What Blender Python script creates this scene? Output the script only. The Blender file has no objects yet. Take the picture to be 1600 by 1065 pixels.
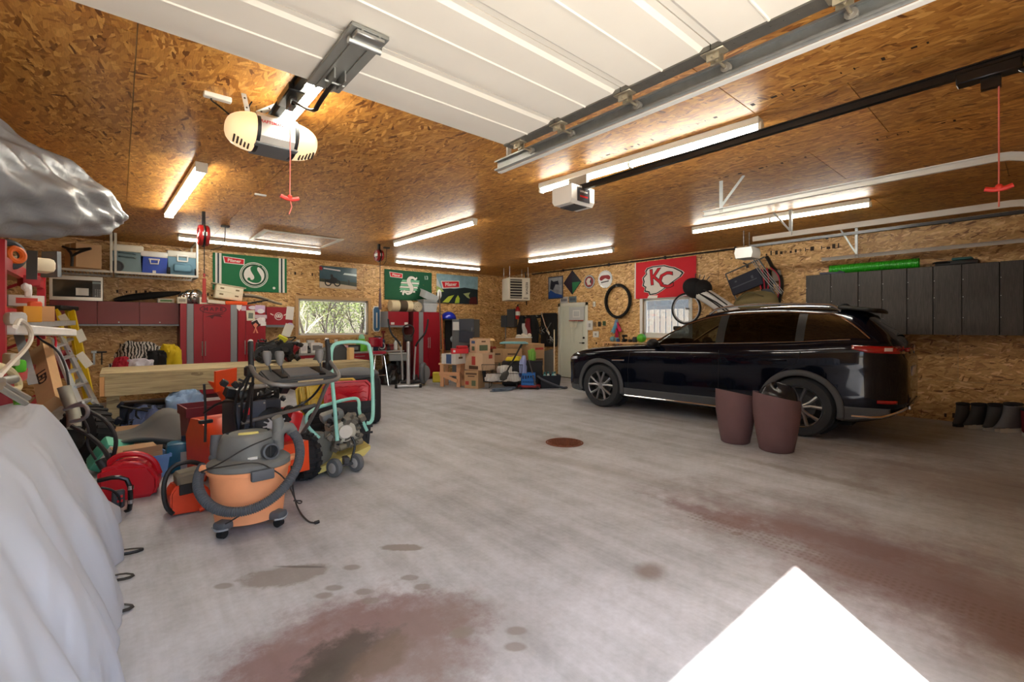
import bpy, bmesh, math, random
from mathutils import Vector, Matrix, Euler, noise as mnoise
random.seed(7)
SC = bpy.context.scene
COL = SC.collection
PI = math.pi
R = math.radians
# ---------------------------------------------------------------- camera, sky, sun, exposure
CAM_H = 1.446; FPX = 720.0; HOR = 510.0; YAW = R(49.5)
cd = bpy.data.cameras.new('camera'); cam = bpy.data.objects.new('camera', cd); COL.objects.link(cam)
cd.sensor_width = 36.0; cd.sensor_fit = 'HORIZONTAL'; cd.lens = 36.0*FPX/1600.0
cd.shift_y = (HOR-532.5)/1600.0
cd.clip_start = .02; cd.clip_end = 400
cam.location = (0, 0, CAM_H); cam.rotation_euler = (PI/2, 0, YAW-PI/2)
SC.camera = cam
w = bpy.data.worlds.new('sky'); SC.world = w; w.use_nodes = True
nt = w.node_tree; bgn = nt.nodes['Background']
sk = nt.nodes.new('ShaderNodeTexSky'); sk.sky_type = 'NISHITA'; sk.sun_disc = False
sk.sun_elevation = R(57); sk.sun_rotation = R(222); sk.air_density = 1.0; sk.dust_density = 2.5; sk.ozone_density = 1.0
nt.links.new(sk.outputs[0], bgn.inputs[0]); bgn.inputs[1].default_value = 0.42
sun = bpy.data.lights.new('sun', 'SUN'); so = bpy.data.objects.new('sun', sun); COL.objects.link(so)
sun.energy = 14.0; sun.angle = R(.53); sun.color = (1, .95, .87)
so.rotation_euler = Vector((.89, 1.0, -2.10)).to_track_quat('-Z', 'Y').to_euler()
so.location = (-9, -10, 20)
vs = SC.view_settings; vs.view_transform = 'Standard'; vs.look = 'None'; vs.gamma = 1; vs.use_curve_mapping = False
vs.exposure = 0.77
TUBE_W = 28.0     # emission of the fluorescent lamps
# ---------------------------------------------------------------- survey: sight lines from the camera station onto known planes
def ray(u, v):
    t = (u-800)/FPX
    return Vector((math.cos(YAW)+math.sin(YAW)*t, math.sin(YAW)-math.cos(YAW)*t, (HOR-v)/FPX))
C0 = Vector((0, 0, CAM_H))
def onX(u, v, X): r = ray(u, v); return C0 + r*(X/r.x)
def onY(u, v, Y): r = ray(u, v); return C0 + r*(Y/r.y)
def onZ(u, v, Z=0.0): r = ray(u, v); return C0 + r*((Z-CAM_H)/r.z)
def onD(u, v, d): return C0 + ray(u, v)*d
YA, XB, XL, ZC = 11.7, 9.64, -1.5, 3.09
# ---------------------------------------------------------------- materials
def lin(c):
    f = lambda x: x/12.92 if x <= .04045 else ((x+.055)/1.055)**2.4
    return (f(c[0]/255), f(c[1]/255), f(c[2]/255), 1)
class NT:
    def __init__(s, name):
        s.m = bpy.data.materials.new(name); s.m.use_nodes = True; s.t = s.m.node_tree
        s.b = s.t.nodes['Principled BSDF']; s.out = s.t.nodes['Material Output']
    def n(s, typ, **kw):
        o = s.t.nodes.new('ShaderNode'+typ)
        for k, v in kw.items(): setattr(o, k, v)
        return o
    def l(s, a, b): s.t.links.new(a, b)
    def math(s, op, a, b=None, c=None, clamp=False):
        o = s.n('Math', operation=op, use_clamp=clamp)
        for i, v in enumerate((a, b, c)):
            if v is None: continue
            if isinstance(v, (int, float)): o.inputs[i].default_value = v
            else: s.l(v, o.inputs[i])
        return o.outputs[0]
    def mix(s, f, a, b, blend='MIX'):
        o = s.n('Mix', data_type='RGBA', blend_type=blend)
        for i, v in ((0, f), (6, a), (7, b)):
            if isinstance(v, (int, float)): o.inputs[i].default_value = v
            elif isinstance(v, tuple): o.inputs[i].default_value = v
            else: s.l(v, o.inputs[i])
        return o.outputs[2]
    def noise(s, vec, scale, detail=3, rough=.5, dist=0):
        o = s.n('TexNoise'); o.inputs['Scale'].default_value = scale; o.inputs['Detail'].default_value = detail
        o.inputs['Roughness'].default_value = rough; o.inputs['Distortion'].default_value = dist
        if vec is not None: s.l(vec, o.inputs['Vector'])
        return o
    def obj(s): return s.n('TexCoord').outputs['Object']
    def ramp(s, f, stops):
        o = s.n('ValToRGB'); e = o.color_ramp.elements
        while len(e) < len(stops): e.new(.5)
        for i, (p, c) in enumerate(stops): e[i].position = p; e[i].color = c
        s.l(f, o.inputs[0]); return o.outputs[0]
    def map(s, vec, scale=(1, 1, 1), rot=(0, 0, 0), loc=(0, 0, 0)):
        o = s.n('Mapping'); o.inputs['Scale'].default_value = scale; o.inputs['Rotation'].default_value = rot
        o.inputs['Location'].default_value = loc; s.l(vec, o.inputs['Vector']); return o.outputs[0]
    def bump(s, h, st=.3, dist=.01):
        o = s.n('Bump'); o.inputs['Strength'].default_value = st; o.inputs['Distance'].default_value = dist
        s.l(h, o.inputs['Height']); s.l(o.outputs[0], s.b.inputs['Normal'])
MC = {}
def mat(col, rough=.5, metal=0, var=.10, scale=9, bump=0, coat=0, emit=0, alpha=1, name=None):
    key = (col, rough, metal, var, scale, bump, coat, emit, alpha)
    if key in MC: return MC[key]
    k = NT(name or 'paint_%d_%d_%d' % col); b = k.b
    c = lin(col)
    nz = k.noise(k.obj(), scale, 4, .6)
    f = k.math('MULTIPLY_ADD', nz.outputs[0], 2*var, 1-var)
    mx = k.mix(1.0, c, (1, 1, 1, 1), 'MULTIPLY'); mn = mx.node; k.l(f, mn.inputs[7])
    k.l(mx, b.inputs['Base Color'])
    b.inputs['Roughness'].default_value = rough; b.inputs['Metallic'].default_value = metal
    b.inputs['Coat Weight'].default_value = coat; b.inputs['Coat Roughness'].default_value = .05
    if emit: b.inputs['Emission Color'].default_value = c; b.inputs['Emission Strength'].default_value = emit
    if bump: k.bump(k.noise(k.obj(), scale*4, 3).outputs[0], bump, .01)
    if alpha < 1: b.inputs['Alpha'].default_value = alpha
    MC[key] = k.m
    return k.m
def glass(name, tint=(1, 1, 1), gloss=.10, op=.9):
    k = NT(name); t = k.n('BsdfTransparent'); t.inputs[0].default_value = (*tint, 1)
    g = k.n('BsdfGlossy'); g.inputs['Roughness'].default_value = .03; g.inputs[0].default_value = (.9, .9, .9, 1)
    lw = k.n('LayerWeight'); lw.inputs[0].default_value = .25
    f = k.math('MULTIPLY_ADD', lw.outputs['Fresnel'], op, gloss*.3, True)
    m = k.n('MixShader'); k.l(f, m.inputs[0]); k.l(t.outputs[0], m.inputs[1]); k.l(g.outputs[0], m.inputs[2])
    k.l(m.outputs[0], k.out.inputs[0]); return k.m
# ---------------------------------------------------------------- mesh builder
WL = {}
def frame(t, up=Vector((0, 0, 1))):
    t = t.normalized(); a = up if abs(t.dot(up)) < .95 else Vector((1, 0, 0))
    n = t.cross(a).normalized(); return n, t.cross(n).normalized()
class G:
    def __init__(s): s.bm = bmesh.new()
    def V(s, p): return s.bm.verts.new(p)
    def F(s, vs):
        try: return s.bm.faces.new(vs)
        except ValueError: return None
    def box(s, c, d, rot=(0, 0, 0), bev=0, seg=1, M=None):
        m = Matrix.Translation(Vector(c)) @ Euler(rot).to_matrix().to_4x4() @ Matrix.Diagonal((d[0], d[1], d[2], 1))
        if M is not None: m = M @ m
        r = bmesh.ops.create_cube(s.bm, size=1, matrix=m)
        if bev:
            ed = list({e for v in r['verts'] for e in v.link_edges})
            bmesh.ops.bevel(s.bm, geom=ed, offset=bev, segments=seg, affect='EDGES', profile=.5)
        return s
    def bx(s, x0, x1, y0, y1, z0, z1, bev=0, seg=1):
        return s.box(((x0+x1)/2, (y0+y1)/2, (z0+z1)/2), (abs(x1-x0), abs(y1-y0), abs(z1-z0)), bev=bev, seg=seg)
    def ring(s, c, n, b, r, k, ph=0):
        return [s.V(c + n*(r*math.cos(ph+2*PI*i/k)) + b*(r*math.sin(ph+2*PI*i/k))) for i in range(k)]
    def skin(s, A, B):
        k = len(A)
        for i in range(k): s.F((A[i], A[(i+1) % k], B[(i+1) % k], B[i]))
    def cyl(s, p0, p1, r, r2=None, n=12, cap=True):
        p0 = Vector(p0); p1 = Vector(p1); a, b = frame(p1-p0)
        A = s.ring(p0, a, b, r, n); B = s.ring(p1, a, b, r if r2 is None else r2, n); s.skin(A, B)
        if cap: s.F(A[::-1]); s.F(B)
        return s
    def tube(s, pts, r, n=8, closed=False, smooth=0, flat=None):
        P = [Vector(p) for p in pts]
        for _ in range(smooth):
            Q = []
            m = len(P)
            for i in range(m if closed else m-1):
                a, b = P[i], P[(i+1) % m]; Q += [a*.75+b*.25, a*.25+b*.75]
            P = Q if closed else [P[0]]+Q+[P[-1]]
        m = len(P); rad = r if callable(r) else (lambda t: r)
        nrm = None; rings = []
        for i in range(m):
            if closed: t = P[(i+1) % m]-P[i-1]
            else: t = P[min(i+1, m-1)]-P[max(i-1, 0)]
            if t.length < 1e-9: t = Vector((0, 0, 1))
            t.normalize()
            if nrm is None: nrm, _ = frame(t)
            nrm = nrm - t*nrm.dot(t)
            if nrm.length < 1e-6: nrm, _ = frame(t)
            nrm.normalize(); b = t.cross(nrm)
            q = rad(i/max(1, m-1))
            if flat: rings.append([s.V(P[i] + nrm*(q*math.cos(2*PI*k/n)) + b*(q*flat*math.sin(2*PI*k/n))) for k in range(n)])
            else: rings.append(s.ring(P[i], nrm, b, q, n))
        for i in range(m-1): s.skin(rings[i], rings[i+1])
        if closed: s.skin(rings[-1], rings[0])
        else: s.F(rings[0][::-1]); s.F(rings[-1])
        return s
    def bar(s, p0, p1, wd, ht, up=(0, 0, 1), bev=0):
        p0 = Vector(p0); p1 = Vector(p1); y = (p1-p0); L = y.length; y.normalize(); u = Vector(up)
        if abs(y.dot(u)) > .98: u = Vector((0, 1, 0))
        x = y.cross(u).normalized(); z = x.cross(y)
        m = Matrix((x, y, z)).transposed().to_4x4(); m.translation = (p0+p1)/2
        return s.box((0, 0, 0), (wd, L, ht), M=m, bev=bev)
    def ell(s, c, r, n=14, m=9, rot=(0, 0, 0), M=None):
        if isinstance(r, (int, float)): r = (r, r, r)
        mm = Matrix.Translation(Vector(c)) @ Euler(rot).to_matrix().to_4x4() @ Matrix.Diagonal((r[0], r[1], r[2], 1))
        if M is not None: mm = M @ mm
        bmesh.ops.create_uvsphere(s.bm, u_segments=n, v_segments=m, radius=1, matrix=mm); return s
    def lathe(s, prof, c=(0, 0, 0), n=20, ax=(0, 0, 1), cap=True, sq=(1, 1), warp=None):
        c = Vector(c); ax = Vector(ax).normalized()
        if abs(ax.z) > .99: a, b = Vector((1, 0, 0)), Vector((0, ax.z, 0))
        else: a, b = frame(ax)
        rs = []
        for (r, z) in prof:
            rg = []
            for i in range(n):
                t = 2*PI*i/n; p = c + ax*z + a*(r*sq[0]*math.cos(t)) + b*(r*sq[1]*math.sin(t))
                if warp: p = warp(p, t, r, z)
                rg.append(s.V(p))
            rs.append(rg)
        for i in range(len(rs)-1): s.skin(rs[i], rs[i+1])
        if cap:
            s.F(rs[0][::-1]); s.F(rs[-1])
        return s
    def prism(s, poly, depth, M=None):
        """poly: 2D outline in local xy, extruded 0..depth along local z, placed by matrix M."""
        M = M or Matrix()
        A = [s.V(M @ Vector((p[0], p[1], 0))) for p in poly]; B = [s.V(M @ Vector((p[0], p[1], depth))) for p in poly]
        s.skin(A, B); s.F(A[::-1]); s.F(B); return s
    def grid(s, f, nu, nv, closed_u=False):
        g = [[s.V(f(i/nu, j/nv)) for j in range(nv+1)] for i in range(nu if closed_u else nu+1)]
        for i in range(nu):
            for j in range(nv):
                a = g[i]; b = g[(i+1) % len(g)]
                s.F((a[j], b[j], b[j+1], a[j+1]))
        return s
    def torus(s, c, Rm, r, ax=(0, 0, 1), n=28, k=10, sq=1):
        c = Vector(c); ax = Vector(ax).normalized(); a, b = frame(ax); rs = []
        for i in range(n):
            t = 2*PI*i/n; d = a*math.cos(t)+b*math.sin(t)
            rs.append([s.V(c + d*(Rm+r*math.cos(2*PI*j/k)) + ax*(r*sq*math.sin(2*PI*j/k))) for j in range(k)])
        for i in range(n): s.skin(rs[i], rs[(i+1) % n])
        return s
    def mesh(s, name, m, smooth=40, shift=None, solid=0):
        bmesh.ops.recalc_face_normals(s.bm, faces=s.bm.faces[:])
        me = bpy.data.meshes.new(name)
        if shift is not None: bmesh.ops.translate(s.bm, verts=s.bm.verts[:], vec=-Vector(shift))
        s.bm.to_mesh(me); s.bm.free()
        if m: me.materials.append(m)
        if smooth:
            for p in me.polygons: p.use_smooth = True
            me.set_sharp_from_angle(angle=R(smooth))
        return me
    def part(s, name, m, parent=None, label=None, smooth=40, kind=None, local=False, solid=0):
        """one mesh object under its thing; world coordinates unless local"""
        sh = None if (local or parent is None) else WL.get(parent.name, Vector((0, 0, 0)))
        o = bpy.data.objects.new(name, s.mesh(name, m, smooth, sh)); COL.objects.link(o)
        if parent: o.parent = parent; WL[o.name] = WL.get(parent.name, Vector((0, 0, 0)))
        if label: o['label'] = label
        if kind: o['kind'] = kind
        if solid:
            md = o.modifiers.new('thick', 'SOLIDIFY'); md.thickness = solid; md.offset = 0
        return o
    def thing(s, name, m, label, cat, group=None, smooth=40, solid=0):
        vs = s.bm.verts
        xs = [v.co.x for v in vs]; ys = [v.co.y for v in vs]; zs = [v.co.z for v in vs]
        org = Vector(((min(xs)+max(xs))/2, (min(ys)+max(ys))/2, min(zs)))
        o = bpy.data.objects.new(name, s.mesh(name, m, smooth, org)); COL.objects.link(o); o.location = org
        tag(o, label, cat, group); WL[o.name] = org
        if solid:
            md = o.modifiers.new('thick', 'SOLIDIFY'); md.thickness = solid; md.offset = 0
        return o
def tag(o, label, cat, group=None):
    o['label'] = label; o['category'] = cat
    if group: o['group'] = group
    return o
def T(name, label, cat, loc=(0, 0, 0), rz=0, group=None):
    o = bpy.data.objects.new(name, None); COL.objects.link(o); o.empty_display_size = .1
    o.location = loc; o.rotation_euler = (0, 0, rz); WL[o.name] = Vector(loc)
    return tag(o, label, cat, group)
def struct(g, name, m, parent=None, smooth=40, label=None):
    o = g.part(name, m, parent, label, smooth)
    if parent is None: o['kind'] = 'structure'
    return o
def dup(root, loc, rz=None, label=None):
    r = root.copy(); COL.objects.link(r); r.location = loc; WL[r.name] = Vector(loc)
    if rz is not None: r.rotation_euler[2] = rz
    if label: r['label'] = label
    for ch in list(root.children):
        c = ch.copy(); COL.objects.link(c); c.parent = r
        for gch in list(ch.children):
            d = gch.copy(); COL.objects.link(d); d.parent = c
    return r
def instance(me, name, parent, loc, rot=(0, 0, 0)):
    o = bpy.data.objects.new(name, me); COL.objects.link(o); o.parent = parent
    o.location = loc; o.rotation_euler = rot; return o
def text_bm(txt, size, depth=.002, shear=0, bold=0, align='CENTER', space=1):
    cu = bpy.data.curves.new('lettering', 'FONT'); cu.body = txt; cu.size = size; cu.extrude = depth; cu.shear = shear
    cu.align_x = align; cu.align_y = 'CENTER'; cu.offset = bold; cu.space_character = space; cu.resolution_u = 2
    return curve_bm(cu)
def curve_bm(cu):
    o = bpy.data.objects.new('tmp', cu); COL.objects.link(o)
    dg = bpy.context.evaluated_depsgraph_get(); me = bpy.data.meshes.new_from_object(o.evaluated_get(dg))
    bm = bmesh.new(); bm.from_mesh(me); bpy.data.meshes.remove(me); bpy.data.objects.remove(o); bpy.data.curves.remove(cu)
    return bm
def shape_bm(loops, depth=.002, smooth=False):
    """filled outline with holes, in xy, thickness depth"""
    cu = bpy.data.curves.new('outline', 'CURVE'); cu.dimensions = '2D'; cu.fill_mode = 'BOTH'; cu.extrude = depth; cu.resolution_u = 3
    for lp in loops:
        if smooth:
            sp = cu.splines.new('BEZIER'); sp.bezier_points.add(len(lp)-1)
            for q, (x, y) in zip(sp.bezier_points, lp): q.co = (x, y, 0); q.handle_left_type = q.handle_right_type = 'AUTO'
        else:
            sp = cu.splines.new('POLY'); sp.points.add(len(lp)-1)
            for q, (x, y) in zip(sp.points, lp): q.co = (x, y, 0, 1)
        sp.use_cyclic_u = True
    return curve_bm(cu)
def circ(r, n=28, cx=0, cy=0, ry=None, a0=0): return [(cx+r*math.cos(a0+2*PI*i/n), cy+(ry or r)*math.sin(a0+2*PI*i/n)) for i in range(n)]
def place(bm, fn, wld=True):
    """flat lettering or outline mapped through fn(x, y, z) -> world"""
    g = G(); g.bm.free(); g.bm = bm
    for v in bm.verts: v.co = fn(v.co.x, v.co.y, v.co.z)
    return g
def wallA(u0, z0, off=0.0): return lambda x, y, z: Vector((u0+x, YA-off-z, z0+y))
def wallB(y0, z0, off=0.0): return lambda x, y, z: Vector((XB-off-z, y0-x, z0+y))
def basis(o, ex, ey):
    ex = Vector(ex).normalized(); ey = Vector(ey); ez = ex.cross(ey).normalized(); ey = ez.cross(ex)
    m = Matrix((ex, ey, ez)).transposed().to_4x4(); m.translation = Vector(o); return m
def onto(M): return lambda x, y, z: M @ Vector((x, y, z))
# common materials
STEEL = mat((176, 178, 176), .35, .9, .12, 14)
GALV = mat((168, 172, 172), .45, .75, .2, 18)
CHROME = mat((215, 215, 218), .12, 1, .03)
BLACKP = mat((22, 22, 24), .5, 0, .2)
BLACKG = mat((14, 14, 16), .3, 0, .2)
RUBBER = mat((26, 26, 27), .8, 0, .25, 30)
DGREY = mat((62, 64, 68), .6, 0, .2)
GREYP = mat((120, 122, 124), .6, 0, .12)
WHITE = mat((228, 228, 224), .45, 0, .04)
OFFW = mat((206, 202, 192), .5, 0, .06)
REDCAB = mat((158, 22, 40), .35, 0, .08)
REDP = mat((190, 20, 30), .35, 0, .1)
CARD = mat((182, 146, 108), .85, 0, .1, 5)
CARDD = mat((150, 116, 82), .85, 0, .12, 5)
YEL = mat((214, 184, 22), .45, 0, .08)
BLUE = mat((28, 78, 170), .4, 0, .08)
WOODL = mat((214, 168, 118), .7, 0, .14, 6)
ORANGE = mat((226, 84, 22), .4, 0, .1)
# ================================================================ materials of the shell
def osb(name, axes, tone=1.0, warm=1.0):
    k = NT(name); sp = k.n('SeparateXYZ'); k.l(k.obj(), sp.inputs[0])
    cb = k.n('CombineXYZ'); k.l(sp.outputs[axes[0]], cb.inputs[0]); k.l(sp.outputs[axes[1]], cb.inputs[1])
    base = cb.outputs[0]
    nz = k.noise(base, 3.0, 2)
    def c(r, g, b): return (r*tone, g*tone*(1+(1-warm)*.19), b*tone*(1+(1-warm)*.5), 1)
    col = None
    for i, (ang, su, sv, thr) in enumerate(((7, 7, 36, 0), (-24, 8, 32, .5), (31, 9, 38, .58), (-12, 6, 40, .5), (68, 9, 34, .78), (16, 8, 28, .68))):
        m = k.map(base, (1, 1, 1), (0, 0, R(ang)), (i*3.7, i*1.3, 0)); m2 = k.map(m, (su, sv, 1))
        ad = k.n('VectorMath', operation='MULTIPLY_ADD'); k.l(nz.outputs[1], ad.inputs[0]); ad.inputs[1].default_value = (1.2, 1.2, 0); k.l(m2, ad.inputs[2])
        v = k.n('TexVoronoi', voronoi_dimensions='2D'); v.inputs['Scale'].default_value = 1; k.l(ad.outputs[0], v.inputs['Vector'])
        s2 = k.n('SeparateColor'); k.l(v.outputs['Color'], s2.inputs[0])
        r = k.ramp(s2.outputs[0], [(0, c(.15, .06, .016)), (.07, c(.34, .165, .05)), (.4, c(.48, .27, .095)), (.8, c(.58, .35, .135)), (1, c(.72, .49, .24))])
        if col is None: col = r
        else:
            f = k.math('GREATER_THAN', s2.outputs[1], thr)
            d = k.math('LESS_THAN', v.outputs['Distance'], .46)
            col = k.mix(k.math('MULTIPLY', f, d), col, r)
    fine = k.noise(k.map(base, (14, 160, 1)), 1, 2)
    col = k.mix(.35, col, k.mix(1.0, col, k.ramp(fine.outputs[0], [(.3, (.55, .5, .45, 1)), (.6, (1.15, 1.15, 1.15, 1))]), 'MULTIPLY'))
    oi = k.n('ObjectInfo'); t = k.math('MULTIPLY_ADD', oi.outputs['Random'], .22, .89)
    mx = k.mix(1.0, col, (1, 1, 1, 1), 'MULTIPLY'); k.l(t, mx.node.inputs[7])
    k.l(mx, k.b.inputs['Base Color']); k.b.inputs['Roughness'].default_value = .46
    return k.m
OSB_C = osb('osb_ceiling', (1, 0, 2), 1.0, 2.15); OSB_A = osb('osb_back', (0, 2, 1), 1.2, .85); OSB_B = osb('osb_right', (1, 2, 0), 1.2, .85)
def concrete():
    k = NT('stained_concrete'); o = k.obj()
    n1 = k.noise(o, .55, 5, .6).outputs[0]; n2 = k.noise(o, 3.2, 6, .65).outputs[0]; n3 = k.noise(o, 26, 4, .6).outputs[0]
    st = k.noise(k.map(o, (3.2, .32, 1), (0, 0, R(-4))), 1.4, 6, .65).outputs[0]      # trowel and tyre drag, along the way cars roll
    v = k.math('ADD', k.math('MULTIPLY', n1, .32), k.math('ADD', k.math('MULTIPLY', n2, .28), k.math('MULTIPLY', st, .40)))
    col = k.ramp(v, [(.36, (.28, .28, .29, 1)), (.48, (.43, .445, .47, 1)), (.56, (.525, .54, .58, 1)), (.68, (.615, .63, .67, 1))])
    col = k.mix(.25, col, k.mix(1.0, col, k.ramp(n3, [(.3, (.6, .6, .6, 1)), (.65, (1.15, 1.15, 1.15, 1))]), 'MULTIPLY'))
    sp = k.n('SeparateXYZ'); k.l(o, sp.inputs[0]); X, Y = sp.outputs[0], sp.outputs[1]
    wob = k.math('SUBTRACT', k.noise(o, 2.1, 6, .7).outputs[0], .5); wob2 = k.math('SUBTRACT', k.noise(o, 9, 5, .7).outputs[0], .5)
    def blob(x, y, rx, ry, ang, soft=.5, wa=1.0, wb=.5):
        ca, sa = math.cos(R(ang)), math.sin(R(ang))
        dx = k.math('SUBTRACT', X, x); dy = k.math('SUBTRACT', Y, y)
        a = k.math('DIVIDE', k.math('ADD', k.math('MULTIPLY', dx, ca), k.math('MULTIPLY', dy, sa)), rx)
        b = k.math('DIVIDE', k.math('SUBTRACT', k.math('MULTIPLY', dy, ca), k.math('MULTIPLY', dx, sa)), ry)
        d = k.math('SQRT', k.math('ADD', k.math('MULTIPLY', a, a), k.math('MULTIPLY', b, b)))
        d = k.math('ADD', d, k.math('ADD', k.math('MULTIPLY', wob, 2*wa), k.math('MULTIPLY', wob2, 2*wb)))
        return k.math('DIVIDE', k.math('SUBTRACT', 1.0+soft/2, d), soft, clamp=True)
    def stain(px, rx, ry, ang, c, s, **kw):
        nonlocal col
        p = onZ(*px); col = k.mix(k.math('MULTIPLY', blob(p.x, p.y, rx, ry, ang, **kw), s), col, c)
    red = (.17, .075, .065, 1); brn = (.15, .095, .065, 1); drk = (.045, .035, .03, 1); gry = (.22, .19, .165, 1)
    stain((545, 1020), .55, .42, 10, red, .66, soft=.6); stain((640, 960), .40, .20, -30, red, .5, soft=.6)
    stain((455, 1055), .30, .22, 0, red, .5); stain((530, 1035), .24, .15, 20, drk, .85, wb=.9); stain((590, 1030), .16, .10, 20, brn, .8)
    stain((500, 1055), .14, .08, 20, drk, .9, wb=.9); stain((450, 898), .22, .10, -20, gry, .7, soft=.3); stain((470, 885), .15, .012, -42, drk, .6, wa=.2, wb=.2)
    stain((627, 855), .14, .045, -42, gry, .85, soft=.25, wa=.3); stain((1016, 892), .10, .075, 0, brn, .65, soft=.9, wa=.3, wb=.3)
    for px in ((522, 918), (568, 924), (640, 902), (660, 916), (550, 886), (580, 938), (725, 985), (806, 985), (805, 1010), (718, 990), (506, 930), (1150, 833), (350, 915)):
        stain(px, .05, .03, -40, gry, .7, soft=.4, wa=.3, wb=.3)
    stain((1440, 895), 1.4, .6, 82, red, .62, soft=.9); stain((1320, 845), .5, .12, 100, red, .55, soft=.8); stain((1120, 806), .10, .50, 2, red, .6, soft=.7, wb=.8)
    stain((1580, 770), 1.6, .9, 80, brn, .55, soft=1.0); stain((1540, 960), .8, .3, 80, red, .45, soft=.9); stain((1270, 742), .6, .08, 85, gry, .6, soft=.8)
    stain((1400, 690), 1.2, .5, 85, brn, .4, soft=1.0); stain((700, 1000), .6, .3, 0, gry, .3, soft=.9)
    stain((882, 720), .12, 1.6, 10, gry, .35, soft=1.0); stain((880, 691), .36, .30, 0, brn, .45, soft=.8)
    # tyre tread print running out of the right side
    p = onZ(1400, 915); tx = k.math('SUBTRACT', X, k.math('MULTIPLY_ADD', Y, .04, p.x)); band = k.math('LESS_THAN', k.math('ABSOLUTE', tx), .10)
    wv = k.n('TexWave', wave_type='BANDS', bands_direction='Y'); wv.inputs['Scale'].default_value = 9; wv.inputs['Distortion'].default_value = 2; k.l(o, wv.inputs[0])
    wv2 = k.n('TexWave', wave_type='BANDS', bands_direction='X'); wv2.inputs['Scale'].default_value = 7; k.l(o, wv2.inputs[0])
    ymask = k.math('LESS_THAN', Y, 1.8)
    tr = k.math('MULTIPLY', k.math('MULTIPLY', band, ymask), k.math('MULTIPLY', k.math('MULTIPLY', wv.outputs[1], wv2.outputs[1]), .5))
    col = k.mix(tr, col, brn)
    k.l(col, k.b.inputs['Base Color']); k.b.inputs['Roughness'].default_value = .55
    k.bump(n3, .12, .004)
    return k.m
def rects_minus(r, holes):
    out = [r]
    for (hx0, hx1, hz0, hz1) in holes:
        nxt = []
        for (x0, x1, z0, z1) in out:
            if hx1 <= x0 or hx0 >= x1 or hz1 <= z0 or hz0 >= z1: nxt.append((x0, x1, z0, z1)); continue
            if z0 < hz0: nxt.append((x0, x1, z0, hz0))
            if z1 > hz1: nxt.append((x0, x1, hz1, z1))
            a, b = max(z0, hz0), min(z1, hz1)
            if x0 < hx0: nxt.append((x0, hx0, a, b))
            if x1 > hx1: nxt.append((hx1, x1, a, b))
        out = nxt
    return out
FRAMING = mat((176, 150, 112), .8, 0, .1); GAP = mat((48, 30, 16), .9)
WIN_A = (onY(466, 468, YA).x, onY(575.5, 522, YA).x, 1.235, 2.12)       # x0 x1 z0 z1
WIN_B = (5.22, 6.42, 1.25, 2.11)                                        # y0 y1 z0 z1
DOOR_B = (8.19, 9.17, 0.0, 2.05)
DR = (-.52, 2.04, 0.0, 2.86)
YF = -.2                                            # raised overhead door's opening in the front wall
# floor and driveway
g = G(); g.bx(XL-.2, XB+.2, YF-.15, YA+.2, -.2, 0); struct(g, 'floor', concrete())
g = G(); g.bx(-60, 60, -70, YF-.15, -.3, -.03); g.bx(-60, XL-.2, YF-.15, 70, -.3, -.05); g.bx(XB+.2, 60, YF-.15, 70, -.3, -.05); g.bx(XL-.2, XB+.2, YA+.2, 70, -.3, -.05)
struct(g, 'ground', mat((196, 188, 172), .9, 0, .2, 2))
# walls: framing behind, one sheet of board per object in front of it
def wall(name, holes, rng, place_box, sheets, m):
    g = G()
    for r in rects_minus(rng, holes): place_box(g, r, .012, .16)
    w = struct(g, name, FRAMING)
    for sh in sheets:
        g = G(); rr = rects_minus(sh, holes)
        if not rr: continue
        for r in rr: place_box(g, r, 0, .011)
        g.part('osb_panel', m, w, smooth=0)
    return w
def sheets(x0, x1, rows, gap=.003):
    out = []
    for (z0, z1, ph) in rows:
        xs = [x0]; x = ph
        while x > x0: x -= 2.44
        x += 2.44
        while x < x1-.02:
            if x > x0+.02: xs.append(x)
            x += 2.44
        xs.append(x1)
        for a, b in zip(xs, xs[1:]): out.append((a+gap, b-gap, z0+gap, z1-gap))
    return out
rows_a = [(0, .62, .3), (.62, 1.84, 1.19), (1.84, 3.06, 0), (3.06, ZC, 1)]
def pbA(g, r, d0, d1): g.bx(r[0], r[1], YA+d0, YA+d1, r[2], r[3])
def pbB(g, r, d0, d1): g.bx(XB+d0, XB+d1, r[0], r[1], r[2], r[3])
def pbL(g, r, d0, d1): g.bx(XL-d1, XL-d0, r[0], r[1], r[2], r[3])
wall_back = wall('wall_back', [WIN_A], (XL-.16, XB+.16, 0, ZC), pbA, sheets(XL, XB, rows_a), OSB_A)
wall_right = wall('wall_right', [WIN_B, DOOR_B], (YF-.15, YA, 0, ZC), pbB, sheets(YF, YA, [(0, .62, 2.0), (.62, 1.84, .916), (1.84, 3.06, 2.13), (3.06, ZC, 1)]), OSB_B)
wall_left = wall('wall_left', [], (YF-.15, YA, 0, ZC), pbL, sheets(YF, YA, [(0, .62, 2.0), (.62, 1.84, .916), (1.84, 3.06, 2.13), (3.06, ZC, 1)]), OSB_B)
def pbF(g, r, d0, d1): g.bx(r[0], r[1], YF-d1, YF-d0, r[2], r[3])
wall_front = wall('wall_front', [DR], (XL, XB, 0, ZC), pbF, sheets(XL, XB, rows_a), OSB_A)
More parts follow.
